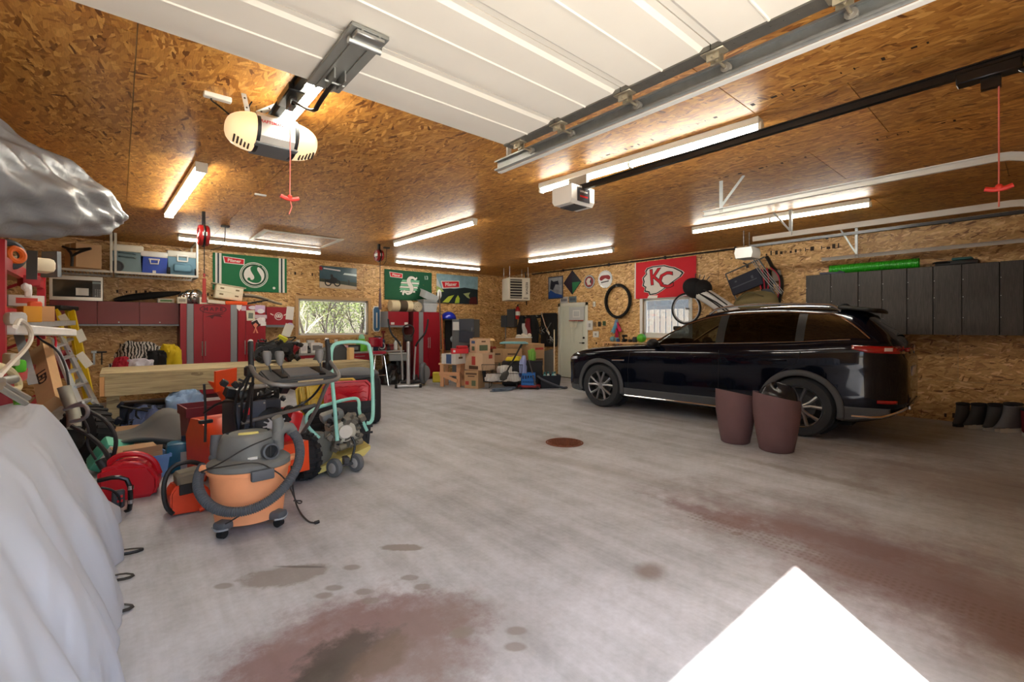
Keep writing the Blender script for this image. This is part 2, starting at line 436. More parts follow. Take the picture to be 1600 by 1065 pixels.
# ceiling
g = G(); g.bx(XL-.16, XB+.16, YF-.16, YA+.16, ZC+.012, ZC+.2); ceiling = struct(g, 'ceiling', FRAMING)
xs = [.08+1.22*i for i in range(-2, 9)]
for i, x in enumerate(xs):
    a, b = max(x, XL), min(x+1.22, XB)
    if b-a < .02: continue
    for (y0, y1, p, q) in [(y0, y1, 0, 0) for (y0, y1, _, _) in sheets(YF, YA, [(0, 1, 1.485 if i % 2 == 0 else .894 if i % 4 == 1 else .3)])]:
        g = G(); g.bx(a+.003, b-.003, y0, y1, ZC, ZC+.011); g.part('osb_panel', OSB_C, ceiling, smooth=0)
# black stamped marks along some sheet edges are print on the boards (rows of small bars)
INK = mat((52, 34, 20), .8, 0, .1)
def inkrow(fn, x0, n, step, h, seed, parent):
    rnd = random.Random(seed); g = G()
    for i in range(n):
        x = x0+i*step
        if rnd.random() < .25: continue
        wd = rnd.uniform(.2, .7)*step; hh = h*rnd.uniform(.45, 1)
        a = [(x, 0), (x+wd, 0), (x+wd, hh), (x, hh)]
        if rnd.random() < .5: a = [(x, 0), (x+.25*wd, 0), (x+.25*wd, hh), (x, hh)]
        g.F([g.V(fn(p[0], p[1], .0012)) for p in a])
        if rnd.random() < .5: g.F([g.V(fn(p[0], p[1]+hh*.4, .0014)) for p in [(x, 0), (x+wd, 0), (x+wd, hh*.2), (x, hh*.2)]])
    g.part('board_print', INK, parent, smooth=0, kind='stuff')
inkrow(wallB(4.4, 2.83), 0, 24, .085, .09, 1, wall_right); inkrow(wallB(8.1, .98), 0, 16, .08, .09, 4, wall_right); inkrow(wallB(1.7, .06), 0, 10, .09, .1, 5, wall_right)
inkrow(wallA(3.1, 2.68), 0, 10, .08, .11, 2, wall_back); inkrow(wallA(-.1, 2.10), 0, 24, .07, .07, 3, wall_back); inkrow(wallA(.8, 1.02), 0, 8, .08, .1, 6, wall_back)
inkrow(lambda x, y, z: Vector((3.55+y, 3.2-x, ZC-z)), 0, 40, .07, .05, 8, ceiling); inkrow(lambda x, y, z: Vector((5.05+y, 2.4-x, ZC-z)), 0, 28, .07, .05, 9, ceiling)
# black conduit where right wall meets ceiling, base boards of the windows and the door
g = G(); g.cyl((XB-.03, .0, ZC-.05), (XB-.03, 10.3, ZC-.05), .018, n=8)
for y in (1, 2.6, 4.2, 5.8, 7.4, 9.0): g.box((XB-.035, y, ZC-.05), (.05, .03, .07))
g.thing('conduit', BLACKP, 'thin black conduit along top edge of the right board wall', 'conduit')
# attic hatch
h0, h1 = onZ(395, 371, ZC-.02), onZ(522, 380, ZC-.02)
hx0, hx1, hy = h0.x, h0.x+1.35, h0.y
HY0, HY1 = onZ(400, 375, ZC-.02).y, onZ(412, 360.5, ZC-.02).y
g = G()
for a in ((hx0, hx1, HY0, HY0+.07), (hx0, hx1, HY1-.07, HY1), (hx0, hx0+.07, HY0, HY1), (hx1-.07, hx1, HY0, HY1)): g.bx(*a, ZC-.022, ZC)
hatch = struct(g, 'trim_1', mat((222, 214, 196), .5)); hatch['label'] = 'cream framed attic hatch in the board ceiling'
g = G(); g.bx(hx0+.07, hx1-.07, HY0+.07, HY1-.07, ZC-.008, ZC); g.part('hatch_panel', OSB_C, hatch)
# window in the back wall
def window(name, M, w_, h_, fm, gm, label):
    """M places local x along the wall, y up, z into the room; opening w_ by h_"""
    g = G()
    for (cx, cy, sx, sy) in ((0, -h_/2-.035, w_+.14, .07), (0, h_/2+.035, w_+.14, .07), (-w_/2-.035, 0, .07, h_), (w_/2+.035, 0, .07, h_)):
        g.box((cx, cy, .008), (sx, sy, .024), M=M)
    w = struct(g, name, fm); w['label'] = label
    g = G()
    for (cx, cy, sx, sy) in ((0, -h_/2+.025, w_, .05), (0, h_/2-.025, w_, .05), (-w_/2+.025, 0, .05, h_), (w_/2-.025, 0, .05, h_)):
        g.box((cx, cy, -.08), (sx, sy, .06), M=M)
    g.part('sash', WHITE, w)
    g = G(); g.box((0, 0, -.09), (w_-.08, h_-.08, .006), M=M); g.part('pane', gm, w)
    return w
GLASS = glass('window_glass', (.96, .97, .97), .25)
cx = (WIN_A[0]+WIN_A[1])/2
window('window_1', basis((cx, YA, (WIN_A[2]+WIN_A[3])/2), (1, 0, 0), (0, 0, 1)), WIN_A[1]-WIN_A[0], WIN_A[3]-WIN_A[2], mat((196, 158, 110), .6), GLASS, 'wide window over the red counter looking onto trees')
cy = (WIN_B[0]+WIN_B[1])/2
window('window_2', basis((XB, cy, (WIN_B[2]+WIN_B[3])/2), (0, -1, 0), (0, 0, 1)), WIN_B[1]-WIN_B[0], WIN_B[3]-WIN_B[2], mat((232, 232, 228), .4), GLASS, 'white framed window behind the hood of the black car')
# entry door
g = G(); y0, y1 = DOOR_B[0], DOOR_B[1]
for a in ((y0-.06, y0+.02, 0, 2.11), (y1-.02, y1+.06, 0, 2.11), (y0-.06, y1+.06, 2.03, 2.11)): g.bx(XB-.012, XB+.1, a[0], a[1], a[2], a[3])
d1 = struct(g, 'door_1', mat((222, 222, 210), .5)); d1['label'] = 'pale green-white panelled entry door beside the car front'
DOORW = mat((214, 218, 204), .45, 0, .03)
g = G(); g.bx(XB+.01, XB+.05, y0+.02, y1-.02, .01, 2.03); leaf = g.part('door_leaf', DOORW, d1)
g = G()
for (a, b) in ((y0+.12, (y0+y1)/2-.05), ((y0+y1)/2+.05, y1-.12)):
    for (c_, d_) in ((.18, .85), (1.0, 1.62), (1.70, 1.92)):
        for (p, q, r_, s_) in ((a, b, c_, c_+.02), (a, b, d_-.02, d_), (a, a+.02, c_, d_), (b-.02, b, c_, d_)): g.bx(XB+.002, XB+.012, p, q, r_, s_)
g.part('door_moulding', DOORW, leaf)
g = G(); g.cyl((XB+.01, y0+.09, 1.0), (XB-.05, y0+.09, 1.0), .022); g.bar((XB-.05, y0+.09, 1.0), (XB-.05, y0+.2, 1.0), .018, .018); g.cyl((XB+.012, y0+.09, 1.14), (XB-.012, y0+.09, 1.14), .028)
g.part('door_handle', mat((60, 56, 50), .3, .9), leaf)
g = G(); g.bx(XB-.02, XB+.1, y0-.02, y1+.02, -.002, .02); g.part('threshold', mat((60, 52, 40), .5), d1)
# ================================================================ fluorescent fixtures
TUBE = mat((255, 252, 240), .5, 0, 0, emit=TUBE_W, name='lamp_glow'); FIXW = mat((226, 224, 214), .45, 0, .03)
def fixture(p, q, label, n=1, wide=.11):
    """p, q: ends of the lamp line at the ceiling plane; strip light of two four-foot lamps end to end"""
    p = Vector((p.x, p.y, 0)); q = Vector((q.x, q.y, 0)); d = (q-p); L = d.length; d.normalize(); s = Vector((-d.y, d.x, 0))
    mid = (p+q)/2; root = T('fluorescent_fixture', label, 'light fixture', (mid.x, mid.y, ZC-.12), 0, 'strip lights on the ceiling')
    P = lambda a, b, z: mid + d*a + s*b + Vector((0, 0, z))
    g = G(); g.bar(P(-L/2, 0, ZC-.03), P(L/2, 0, ZC-.03), wide, .058, bev=.006); g.part('housing', FIXW, root)
    for sx in (-1, 1):
        g = G()
        a, b = (sx*L/2, sx*.02) if sx > 0 else (sx*L/2, -.02)
        for off in ([0] if n == 1 else [-.028, .028]): g.cyl(P(a-sx*.02, off, ZC-.085), P(b+sx*.01, off, ZC-.085), .019 if n == 1 else .016, n=8)
        g.part('lamp', TUBE, root, smooth=60)
    for e in (-L/2, 0, L/2):
        g = G(); g.bar(P(e-.012, 0, ZC-.075), P(e+.012, 0, ZC-.075), wide*.55 if n == 1 else .1, .06); g.part('lamp_holder', FIXW, root)
    return root
def fx(a, b, label, **k): return fixture(onZ(a[0], a[1], ZC-.085), onZ(b[0], b[1], ZC-.085), label, **k)
fx((264, 338), (315, 266), 'strip light at left, alone between the grey tarp and the near opener', n=2)
fx((278, 373), (500, 396), 'long strip light across the back left, beside the cream attic hatch')
fx((618, 383), (742, 349), 'strip light above the middle of the floor, nearest to the red cord reel', n=1)
fx((618, 409), (749, 421), 'strip light over the second green flag at the back wall')
fx((846, 299), (1189, 200), 'largest strip light, running beside the black opener rail')
fx((827, 409), (958, 392), 'strip light in the far right corner near the white heater')
fx((1083, 363), (1360, 320), 'strip light between the two white door tracks on the right')
la, lb = onZ(447, 190, ZC-.085), onZ(505, 130, ZC-.085); dd = (lb-la).normalized()
fixture(la, la+Vector((0, -2.44, 0)), 'bright strip light half hidden above the raised overhead door', n=2, wide=.14)
# ================================================================ raised overhead door
DZ = 2.75; DX0, DX1 = -.5, 2.18; DY1 = 2.56; SEC = .508
DOORP = mat((226, 222, 212), .42, 0, .05, 3)
door2 = T('door_2', 'white ribbed overhead garage door raised flat under the ceiling', 'garage door', ((DX0+DX1)/2, 1.4, DZ)); door2['kind'] = 'structure'
for i in range(5):
    y1 = DY1-i*SEC; y0 = y1-SEC; m = y0+SEC/2
    prof = [(y0+.003, .014), (y0+.035, 0.014), (y0+.055, 0), (m-.008, 0), (m-.003, -.006), (m+.003, -.006), (m+.008, 0), (y1-.055, 0), (y1-.035, .014 if i else .004), (y1-.003, .014 if i else .004), (y1-.003, .045), (y0+.003, .045)]
    g = G(); g.prism([(p[0], p[1]) for p in prof], DX1-DX0, basis((DX0, 0, DZ), (0, 1, 0), (0, 0, 1))); s_ = g.part('panel', DOORP, door2, smooth=25)
g = G()
for i in range(5):
    y1 = DY1-i*SEC; g.bx(DX1-.075, DX1+.012, y1-SEC+.003, y1-.003, DZ-.008, DZ+.05)
    for k in range(9): g.cyl((DX1-.035, y1-.04-.052*k, DZ-.010), (DX1-.035, y1-.04-.052*k, DZ-.006), .006, n=6)
stile = g.part('end_stile', mat((116, 114, 108), .45, .7, .25, 14), door2)
HINGE = mat((178, 170, 150), .4, .8, .2)
for i in range(5):
    y = DY1-i*SEC-(.12 if i == 0 else 0)
    g = G(); g.bx(DX1-.07, DX1-.005, y-.055, y+.055, DZ-.016, DZ-.008, bev=.003); g.bx(DX1-.055, DX1-.045, y-.03, y+.03, DZ-.05, DZ-.012); g.bx(DX1-.015, DX1-.005, y-.03, y+.03, DZ-.05, DZ-.012)
    g.cyl((DX1-.07, y, DZ-.035), (DX1+.09, y, DZ-.035), .007, n=8); h = g.part('hinge', HINGE, door2)
    g = G(); g.cyl((DX1+.075, y, DZ-.035), (DX1+.1, y, DZ-.035), .024, n=14); g.cyl((DX1+.07, y, DZ-.035), (DX1+.105, y, DZ-.035), .01, n=10); g.part('roller', mat((150, 146, 138), .4, .3), h)
def track(X, y1, z, side=1, m=GALV, curve=True, drop=.6, hgt=.05):
    """C channel on edge; opens toward -side*x; bends down to the front wall"""
    pts = [(y1, z)]; y0 = .28
    if curve:
        pts.append((y0, z))
        for k in range(1, 9): a = PI/2*k/8; pts.append((y0-.38*math.sin(a), z-.38+.38*math.cos(a)))
        pts.append((y0-.38, z-.38-drop))
    else: pts.append((YF+.02, z))
    prof = [(-.03, .5), (-.03, .35), (-.026, .35), (-.026, .46), (0, .46), (0, -.46), (-.026, -.46), (-.026, -.35), (-.03, -.35), (-.03, -.5), (.004, -.5), (.004, .5)]
    g = G(); rings = []
    for i, (y, zz) in enumerate(pts):
        a = pts[max(i-1, 0)]; b = pts[min(i+1, len(pts)-1)]; t = Vector((0, b[0]-a[0], b[1]-a[1])).normalized(); nn = Vector((0, -t.z, t.y)) * -1
        rings.append([g.V(Vector((X+side*p[0], y, zz)) + nn*(p[1]*hgt)) for p in prof])
    for a, b in zip(rings, rings[1:]): g.skin(a, b)
    g.F(rings[0]); g.F(rings[-1]); return g
g = track(DX1+.11, 2.86, DZ-.035, 1, hgt=.075, drop=2.0); tr = T('door_track', 'galvanised track holding the rollers of the raised overhead door', 'track', (DX1+.11, 1.5, DZ-.07)); g.part('rail', GALV, tr, smooth=20)
WTR = mat((226, 226, 222), .4, .1, .05)
g = G(); g.bx(DX1+.115, DX1+.150, .28, 2.86, DZ-.082, DZ-.074); g.part('lip', WTR, tr)
g = G(); g.bx(DX1+.10, DX1+.104, 2.70, 2.74, DZ+.0, ZC, bev=0); g.bx(DX1+.08, DX1+.12, 2.70, 2.704, DZ+.0, ZC); g.part('hanger', GALV, tr)
# ================================================================ opener with lamp lenses, rail, arm, rope
def strap(a, b, root, nm='hanger', up=(0, 0, 1)):
    g = G(); a = Vector(a); b = Vector(b); g.bar(a, b, .032, .003, up=up); o = g.part(nm, GALV, root)
    g = G(); d = b-a; n = max(2, int(d.length/.055)); x = d.normalized().cross(Vector(up))
    z = x.normalized().cross(d.normalized())
    for i in range(n):
        c = a+d*((i+.5)/n); g.cyl(c-z*.0022, c+z*.0022, .007, n=6)
    g.part('hole', mat((40, 36, 32), .7), o, kind='stuff')
OX = .84; RZ = 2.93
op = T('door_opener', 'near door opener with two glowing cream lamp lenses and pull rope', 'door opener', (OX, 3.55, 2.70))
oc = Vector((OX, 3.62, 2.80))
g = G(); g.prism([(-.155, -.06), (-.11, -.105), (.11, -.105), (.155, -.06), (.155, .075), (.12, .105), (-.12, .105), (-.155, .075)], .26, basis(oc+Vector((-.13, 0, 0)), (0, 1, 0), (0, 0, 1))); g.part('motor_cover', mat((208, 206, 200), .35, .3, .04), op, smooth=30)
g = G(); g.box(oc+Vector((0, -.01, -.108)), (.27, .25, .012), bev=.004); g.part('underside_panel', mat((104, 108, 114), .5), op)
LENS = mat((255, 226, 176), .35, 0, .05, emit=.4)
for sx in (-1, 1):
    def dome(u, v, sx=sx):
        a = 2*PI*u; t = v*PI/2; return oc + Vector((sx*(.12+.175*math.sin(t)), .175*math.cos(a)*math.cos(t)**.7, .124*math.sin(a)*math.cos(t)**.7))
    g = G(); g.grid(dome, 24, 8, True); g.part('lamp_lens', LENS, op, smooth=60)
    g = G(); g.prism([(1.03*.175*math.cos(a), 1.03*.124*math.sin(a)) for a in [2*PI*i/24 for i in range(24)]], .022, basis(oc+Vector((sx*.12-.011, 0, 0)), (0, 1, 0), (0, 0, 1))); g.part('collar', BLACKP, op)
    g = G()
    for k in range(5): g.box(oc+Vector((sx*(.165+.022*k), -.05-.004*k, -.114+.006*k)), (.010, .06, .012), rot=(-.5, 0, 0))
    g.part('vent', mat((60, 50, 40), .6), op)
bm = text_bm('CRAFTSMAN', .028, .001, bold=.0004); place(bm, onto(basis(oc+Vector((-.05, -.158, .035)), (1, 0, 0), (0, 0, 1)))).part('lettering', REDP, op, smooth=0)
for x, y in ((-.13, .08), (.13, .08)): strap(oc+Vector((x, y, .10)), (oc.x+x*1.3, oc.y+y, ZC), op, up=(0, 1, 0))
strap(oc+Vector((-.12, -.1, .10)), (oc.x+.13, oc.y-.1, ZC), op, up=(0, 1, 0))
g = G(); g.bx(OX-.02, OX+.02, YF+.01, 3.6, RZ-.02, RZ+.02); g.bx(OX-.035, OX+.035, YF+.01, 3.6, RZ+.018, RZ+.026); g.part('rail', BLACKP, op)
g = G(); g.bx(OX-.05, OX+.05, 3.02, 3.30, RZ-.035, RZ+.015, bev=.006); g.bx(OX-.02, OX+.02, 3.1, 3.2, RZ-.09, RZ-.03); g.part('trolley', BLACKG, op)
g = G(); g.tube([(OX, 3.12, RZ-.06), (OX+.01, 2.86, RZ-.20), (OX+.01, 2.72, RZ-.26), (OX+.01, 2.66, RZ-.24), (OX, 2.40, DZ-.05)], .014, 8, smooth=1, flat=.6); g.part('door_arm', BLACKG, op)
g = G(); g.bx(OX-.085, OX+.085, 1.93, DY1-.01, DZ-.022, DZ-.004, bev=.002); g.bx(OX-.045, OX-.035, 1.93, DY1-.01, DZ-.03, DZ-.02); g.bx(OX+.035, OX+.045, 1.93, DY1-.01, DZ-.03, DZ-.02); bp = g.part('door_bracket_plate', mat((138, 140, 136), .45, .35, .1), op)
g = G(); g.bx(OX-.03, OX-.022, 2.30, 2.42, DZ-.075, DZ-.02); g.bx(OX+.022, OX+.03, 2.30, 2.42, DZ-.075, DZ-.02); g.cyl((OX-.05, 2.38, DZ-.06), (OX+.05, 2.38, DZ-.06), .007); g.box((OX, 1.96, DZ-.035), (.13, .06, .02), bev=.004); g.cyl((OX-.075, 2.0, DZ-.045), (OX+.075, 2.0, DZ-.045), .016); g.part("clevis", STEEL, bp, kind="stuff")
ROPE = mat((226, 120, 110), .8); HNDL = mat((232, 62, 52), .45)
def pull(x, y, z1, z0, root, a=0):
    k = Vector((math.cos(a), math.sin(a), 0)); q = lambda d, z: Vector((x, y, z))+k*d
    g = G(); g.tube([(x, y, z1), (x+.003, y, (z1+z0)/2), (x, y, z0), (x+.012, y, z0-.05), (x-.004, y, z0-.10)], .0035, 6); g.part('pull_rope', ROPE, root)
    g = G(); g.tube([q(-.055, z0+.010), q(-.02, z0-.002), q(.02, z0-.002), q(.055, z0+.010)], .013, 8, smooth=1); g.ell((x, y, z0+.008), (.016, .018, .02), 8, 6); g.part('pull_handle', HNDL, root)
pull(OX, 3.19, RZ-.08, 2.27, op)
g = G(); g.tube([oc+Vector((-.1, .12, .1)), oc+Vector((-.14, .1, .2)), (oc.x-.12, oc.y+.06, ZC-.05)], .005, 6, smooth=2); g.tube([oc+Vector((-.22, 0, .05)), oc+Vector((-.33, .05, .15)), onZ(330, 157, ZC-.06), onZ(330, 153, ZC-.03)], .006, 6, smooth=2); g.part('cord', BLACKP, op)
p = onZ(340, 148, ZC); g = G(); g.box((p.x, p.y, ZC-.018), (.17, .05, .036), bev=.006); g.thing('ceiling_outlet', WHITE, 'white outlet strip on the ceiling left of the near opener', 'outlet')
p = onZ(407, 303, ZC); g = G(); g.box((p.x, p.y, ZC-.01), (.13, .035, .02), bev=.004); g.thing('ceiling_plate', WHITE, 'small white cover plate on the ceiling beyond the near pull handle', 'cover plate')
# second opener: long black rail and white head
O2 = Vector((3.72, 3.34, 2.83)); op2 = T('door_opener', 'middle door opener, white and grey box at the end of a long black rail', 'door opener', O2-Vector((0, 0, .13)))
g = G(); g.prism([(-.11, -.10), (.11, -.10), (.14, -.06), (.14, .09), (-.14, .09), (-.14, -.06)], .36, basis(O2+Vector((-.18, 0, 0)), (0, 1, 0), (0, 0, 1))); g.part('motor_cover', mat((226, 226, 222), .4, 0, .03), op2, smooth=30)
g = G(); g.bx(O2.x-.10, O2.x+.10, O2.y-.147, O2.y-.138, O2.z-.075, O2.z+.07, bev=.004); g.box(O2+Vector((0, 0, -.105)), (.2, .2, .012)); fp = g.part('front_panel', mat((58, 60, 66), .5), op2)
bm = text_bm('LiftMaster', .03, .001, bold=.0006); place(bm, onto(basis(O2+Vector((0, -.149, .03)), (1, 0, 0), (0, 0, 1)))).part('lettering', WHITE, fp, smooth=0)
g = G(); g.bx(O2.x-.06, O2.x+.06, O2.y-.150, O2.y-.147, O2.z-.03, O2.z-.012); g.part('stripe', REDP, fp)
g = G(); g.bx(O2.x-.022, O2.x+.022, YF+.01, O2.y-.1, 2.885, 2.93); g.bx(O2.x-.035, O2.x+.035, YF+.01, O2.y-.1, 2.928, 2.936); g.part('rail', BLACKG, op2)
g = G(); g.bx(O2.x-.02, O2.x+.02, O2.y-.2, O2.y+.05, O2.z+.08, ZC); g.part('hanger', GALV, op2)
g = G(); g.bx(O2.x-.045, O2.x+.045, .1, .36, 2.84, 2.9, bev=.006); g.bx(O2.x-.02, O2.x+.02, .18, .26, 2.78, 2.85); g.tube([(O2.x, .12, 2.86), (O2.x, .05, 2.78), (O2.x, .03, 2.5)], .014, 6); g.part('trolley', BLACKG, op2)
pull(O2.x, .19, 2.80, onX(1566, 294, O2.x).z, op2, PI/2)
# white tracks of the two closed doors, and their hangers
for (X, y1, z, side, lab, w_) in ((5.17, onX(1100, 334, 5.17).y, 2.75, 1, 'white door track nearest the long black opener rail', .06), (7.19, onX(1176, 374, 7.19).y, 2.75, -1, 'white door track passing over the black car roof', .07), (9.3, onX(1284, 405, 9.3).y, 2.61, 1, 'thin white door track above the green ribbed pipe', .055)):
    tr = T('door_track', lab, 'track', (X, 1.6, z-.04)); track(X, y1, z, side, hgt=w_).part('rail', WTR, tr, smooth=20)
    for hy in (() if X < 6 else (onX(1235, 372, X).y,) if X < 8 else (onX(1338, 396, X).y,)):
        g = G(); g.bx(X-.002, X+.002, hy-.02, hy+.02, z-.02, ZC); g.bx(X-.02, X+.02, hy-.022, hy-.018, z-.02, ZC); g.bar((X, hy, z+.04), (X+side*.0, hy+.22, ZC), .025, .003, up=(1, 0, 0)); g.part('hanger', GALV, tr)
    if X < 6:
        g = G(); g.bx(X-.002, X+.002, y1-.22, y1-.18, z-.02, ZC)
        g.bar((X, y1-.2, z+.05), (X, y1-.45, ZC), .03, .003, up=(1, 0, 0)); g.part('hanger', GALV, tr)
O3 = onX(1168, 396, 8.25); op3 = T('door_opener', 'far door opener, small white box hanging above the parked car', 'door opener', O3-Vector((0, 0, .1)))
g = G(); g.prism([(-.13, -.09), (.13, -.09), (.15, 0), (.13, .09), (-.13, .09), (-.15, 0)], .34, basis(O3+Vector((-.17, 0, 0)), (0, 1, 0), (0, 0, 1))); g.part('motor_cover', mat((228, 228, 226), .4, 0, .03), op3)
g = G(); g.bx(O3.x+.17, O3.x+.22, O3.y-.12, O3.y+.12, O3.z-.085, O3.z+.085, bev=.02); g.part('end_cap', mat((90, 92, 94), .5), op3)
for dx in (-.1, .12):
    strap((O3.x+dx, O3.y+.02, O3.z+.09), (O3.x+dx, O3.y+.02, ZC), op3, up=(0, 1, 0))
g = G(); g.bx(O3.x-.02, O3.x+.02, YF+.01, O3.y-.05, O3.z+.1, O3.z+.14); g.part('rail', mat((70, 70, 72), .4, .6), op3)
# cord reels hanging from the ceiling
def reel(p, rx, label, zend, tool):
    root = T('cord_reel', label, 'cord reel', p)
    g = G(); g.cyl(p+Vector((-.05, 0, 0)), p+Vector((.05, 0, 0)), rx, n=20); g.torus(p+Vector((.055, 0, 0)), rx*.85, .012, (1, 0, 0), 20, 6); g.torus(p+Vector((-.055, 0, 0)), rx*.85, .012, (1, 0, 0), 20, 6); g.part('housing', mat((150, 22, 24), .4), root)
    g = G(); g.bx(p.x-.02, p.x+.02, p.y-.03, p.y+.03, p.z+rx*.8, ZC); g.cyl(p+Vector((-.062, 0, 0)), p+Vector((.062, 0, 0)), rx*.45, n=14); g.torus(p, rx*1.02, .016, (1, 0, 0), 20, 6); g.part('bracket', BLACKG, root)
    g = G(); g.bx(p.x-.064, p.x-.060, p.y-rx*.6, p.y+rx*.6, p.z-.02, p.z+.03); g.bx(p.x-rx*.6*.3, p.x+rx*.6*.3, p.y-rx-.006, p.y-rx+.004, p.z-.02, p.z+.03); g.part('label_plate', WHITE, root)
    g = G(); g.tube([p+Vector((0, -rx*.5, -rx*.8)), p+Vector((0, -rx*.5, -.4)), Vector((p.x, p.y-rx*.5, zend))], .006, 6); c = g.part('cord', BLACKP, root)
    g = G(); z = zend; q = Vector((p.x, p.y-rx*.5, 0))
    for (r0, za, zb) in tool: g.cyl(q+Vector((0, 0, z+za)), q+Vector((0, 0, z+zb)), r0, n=12)
    g.part('plug_lamp', mat((170, 60, 56), .5) if rx > .12 else mat((110, 84, 84), .5), root)
pr = onD(318, 368, 6.6); reel(pr, .15, 'black and red cord reel hanging under the ceiling at back left', pr.z-.60, ((.022, -.02, -.24), (.014, 0, .05), (.03, -.24, -.36)))
pr = onD(592, 399, 9.2); reel(pr, .115, 'small red cord reel on the ceiling above the blue wall thermometer', pr.z-.66, ((.024, -.1, -.3), (.016, 0, -.1), (.03, -.3, -.42)))
for (u, v) in ((352, 352), (604, 386)):
    p = onZ(u, v, ZC); g = G(); g.box((p.x, p.y, ZC-.015), (.12, .08, .03), bev=.004); g.tube([(p.x, p.y, ZC-.03), (p.x, p.y, ZC-.12), (p.x-.02, p.y, ZC-.35), (p.x-.2, p.y, ZC-.42)], .006, 6, smooth=1); g.thing('ceiling_outlet', mat((70, 64, 58), .6), 'ceiling outlet with a dangling black cord beside the %s cord reel' % ('large' if u < 500 else 'small'), 'outlet')
# ================================================================ black crossover car
def interp(keys, x):
    """smooth (Catmull-Rom style, monotone-ish) interpolation through (x, value) keys"""
    if x <= keys[0][0]: return keys[0][1]
    if x >= keys[-1][0]: return keys[-1][1]
    for i in range(len(keys)-1):
        x0, y0 = keys[i]; x1, y1 = keys[i+1]
        if x <= x1:
            h = x1-x0; t = (x-x0)/h
            def sl(j):
                if j <= 0 or j >= len(keys)-1:
                    a, b = (keys[0], keys[1]) if j <= 0 else (keys[-2], keys[-1]); return (b[1]-a[1])/(b[0]-a[0])
                a, b, c = keys[j-1], keys[j], keys[j+1]; s0 = (b[1]-a[1])/(b[0]-a[0]); s1 = (c[1]-b[1])/(c[0]-b[0])
                return 0 if s0*s1 <= 0 else 2*s0*s1/(s0+s1)
            m0, m1 = sl(i)*h, sl(i+1)*h
            return (2*t**3-3*t*t+1)*y0 + (t**3-2*t*t+t)*m0 + (-2*t**3+3*t*t)*y1 + (t**3-t*t)*m1
CARL = 5.12
kW = [(0, .50), (.06, .68), (.16, .82), (.35, .92), (.8, .975), (1.5, .985), (3.6, .99), (4.3, .975), (4.7, .94), (4.92, .875), (5.05, .77), (5.12, .62)]
kBelt = [(0, .74), (.06, .82), (.2, .90), (.6, 1.01), (1.2, 1.08), (1.9, 1.125), (3.0, 1.16), (4.0, 1.205), (4.6, 1.255), (4.85, 1.26), (5.0, 1.20), (5.12, 1.02)]
kTop = [(0, .79), (.06, .88), (.2, .965), (.6, 1.06), (1.2, 1.13), (1.72, 1.18), (1.85, 1.22), (2.2, 1.43), (2.5, 1.585), (2.8, 1.68), (3.2, 1.73), (3.7, 1.74), (4.2, 1.715), (4.55, 1.675), (4.68, 1.63), (4.80, 1.52), (4.92, 1.40), (5.02, 1.28), (5.08, 1.20), (5.12, 1.06)]
kRoofW = [(0, .42), (.3, .75), (1.2, .80), (1.72, .80), (1.9, .77), (2.3, .70), (2.8, .645), (3.4, .63), (4.2, .615), (4.6, .59), (4.8, .60), (4.95, .66), (5.05, .62), (5.12, .5)]
kBot = [(0, .30), (.15, .24), (.5, .22), (4.5, .24), (4.95, .34), (5.12, .46)]
def greenhouse(x, s):
    """s 0 at belt .. 1 at roof edge, slight tumblehome bulge"""
    wv, zb, zt, wr = interp(kW, x), interp(kBelt, x), interp(kTop, x), interp(kRoofW, x)
    y0, z0 = wv*.935, zb+.012; y1, z1 = min(wr, wv*.93), max(zt-.055, zb+.016)
    bul = .035*4*s*(1-s)*min(1, max(0, (z1-z0)/.35))
    return (y0+(y1-y0)*s + bul, z0+(z1-z0)*s)
def section(x):
    wv, zb, zt, wr, bt = interp(kW, x), interp(kBelt, x), interp(kTop, x), interp(kRoofW, x), interp(kBot, x)
    lo = [(0, bt), (wv*.55, bt), (wv*.86, bt), (wv*.955, bt+.05*(zb-bt)), (wv*.985, bt+.20*(zb-bt)), (wv*.985, bt+.34*(zb-bt)), (wv*.978, bt+.5*(zb-bt)), (wv*.990, bt+.66*(zb-bt)), (wv*1.0, bt+.80*(zb-bt)), (wv*.992, bt+.9*(zb-bt)), (wv*.965, zb-.012), (wv*.945, zb+.004)]
    up = [greenhouse(x, s) for s in SROWS]
    y1, z1 = up[-1]
    top = [(y1*.93, z1+(zt-z1)*.45), (y1*.75, z1+(zt-z1)*.75), (y1*.4, z1+(zt-z1)*.95), (0, zt)]
    return lo+up+top
SROWS = [0, .09, .22, .36, .5, .64, .78, .89, 1.0]
NLO = 12
XS = [0, .02, .05, .09, .14, .2, .27, .35]+[.45+.09*i for i in range(50)]+[4.9, 4.94, 4.98, 5.02, 5.05, 5.08, 5.10, 5.12]
XS = sorted(set(round(x, 3) for x in XS+[1.95, 2.98, 3.06, 4.02] if not any(abs(x-e) < .03 and x != e for e in (1.95, 2.98, 3.06, 4.02))))
AX_F, AX_R = .94, 4.06; WR = .39
def car_side(x, z):
    sec = section(x); best = None
    for (a, b) in zip(sec[2:], sec[3:]):
        if (a[1]-z)*(b[1]-z) <= 0 and abs(b[1]-a[1]) > 1e-6: return a[0]+(b[0]-a[0])*(z-a[1])/(b[1]-a[1])
    return interp(kW, x)
CARC = Vector((7.655, 3.78, 0)); CARR = R(4.0)
car = T('car', 'black five-door crossover car parked beside the right wall cabinets', 'car', CARC, CARR)
XM = (AX_F+AX_R)/2
def L(x, y, z): return Vector((-y, XM-x, z))      # station x from the nose, y to the car's left -> car space
PAINT = NT('black_car_paint'); PAINT.b.inputs['Base Color'].default_value = (.002, .0035, .010, 1); PAINT.b.inputs['Roughness'].default_value = .22; PAINT.b.inputs['Metallic'].default_value = .2
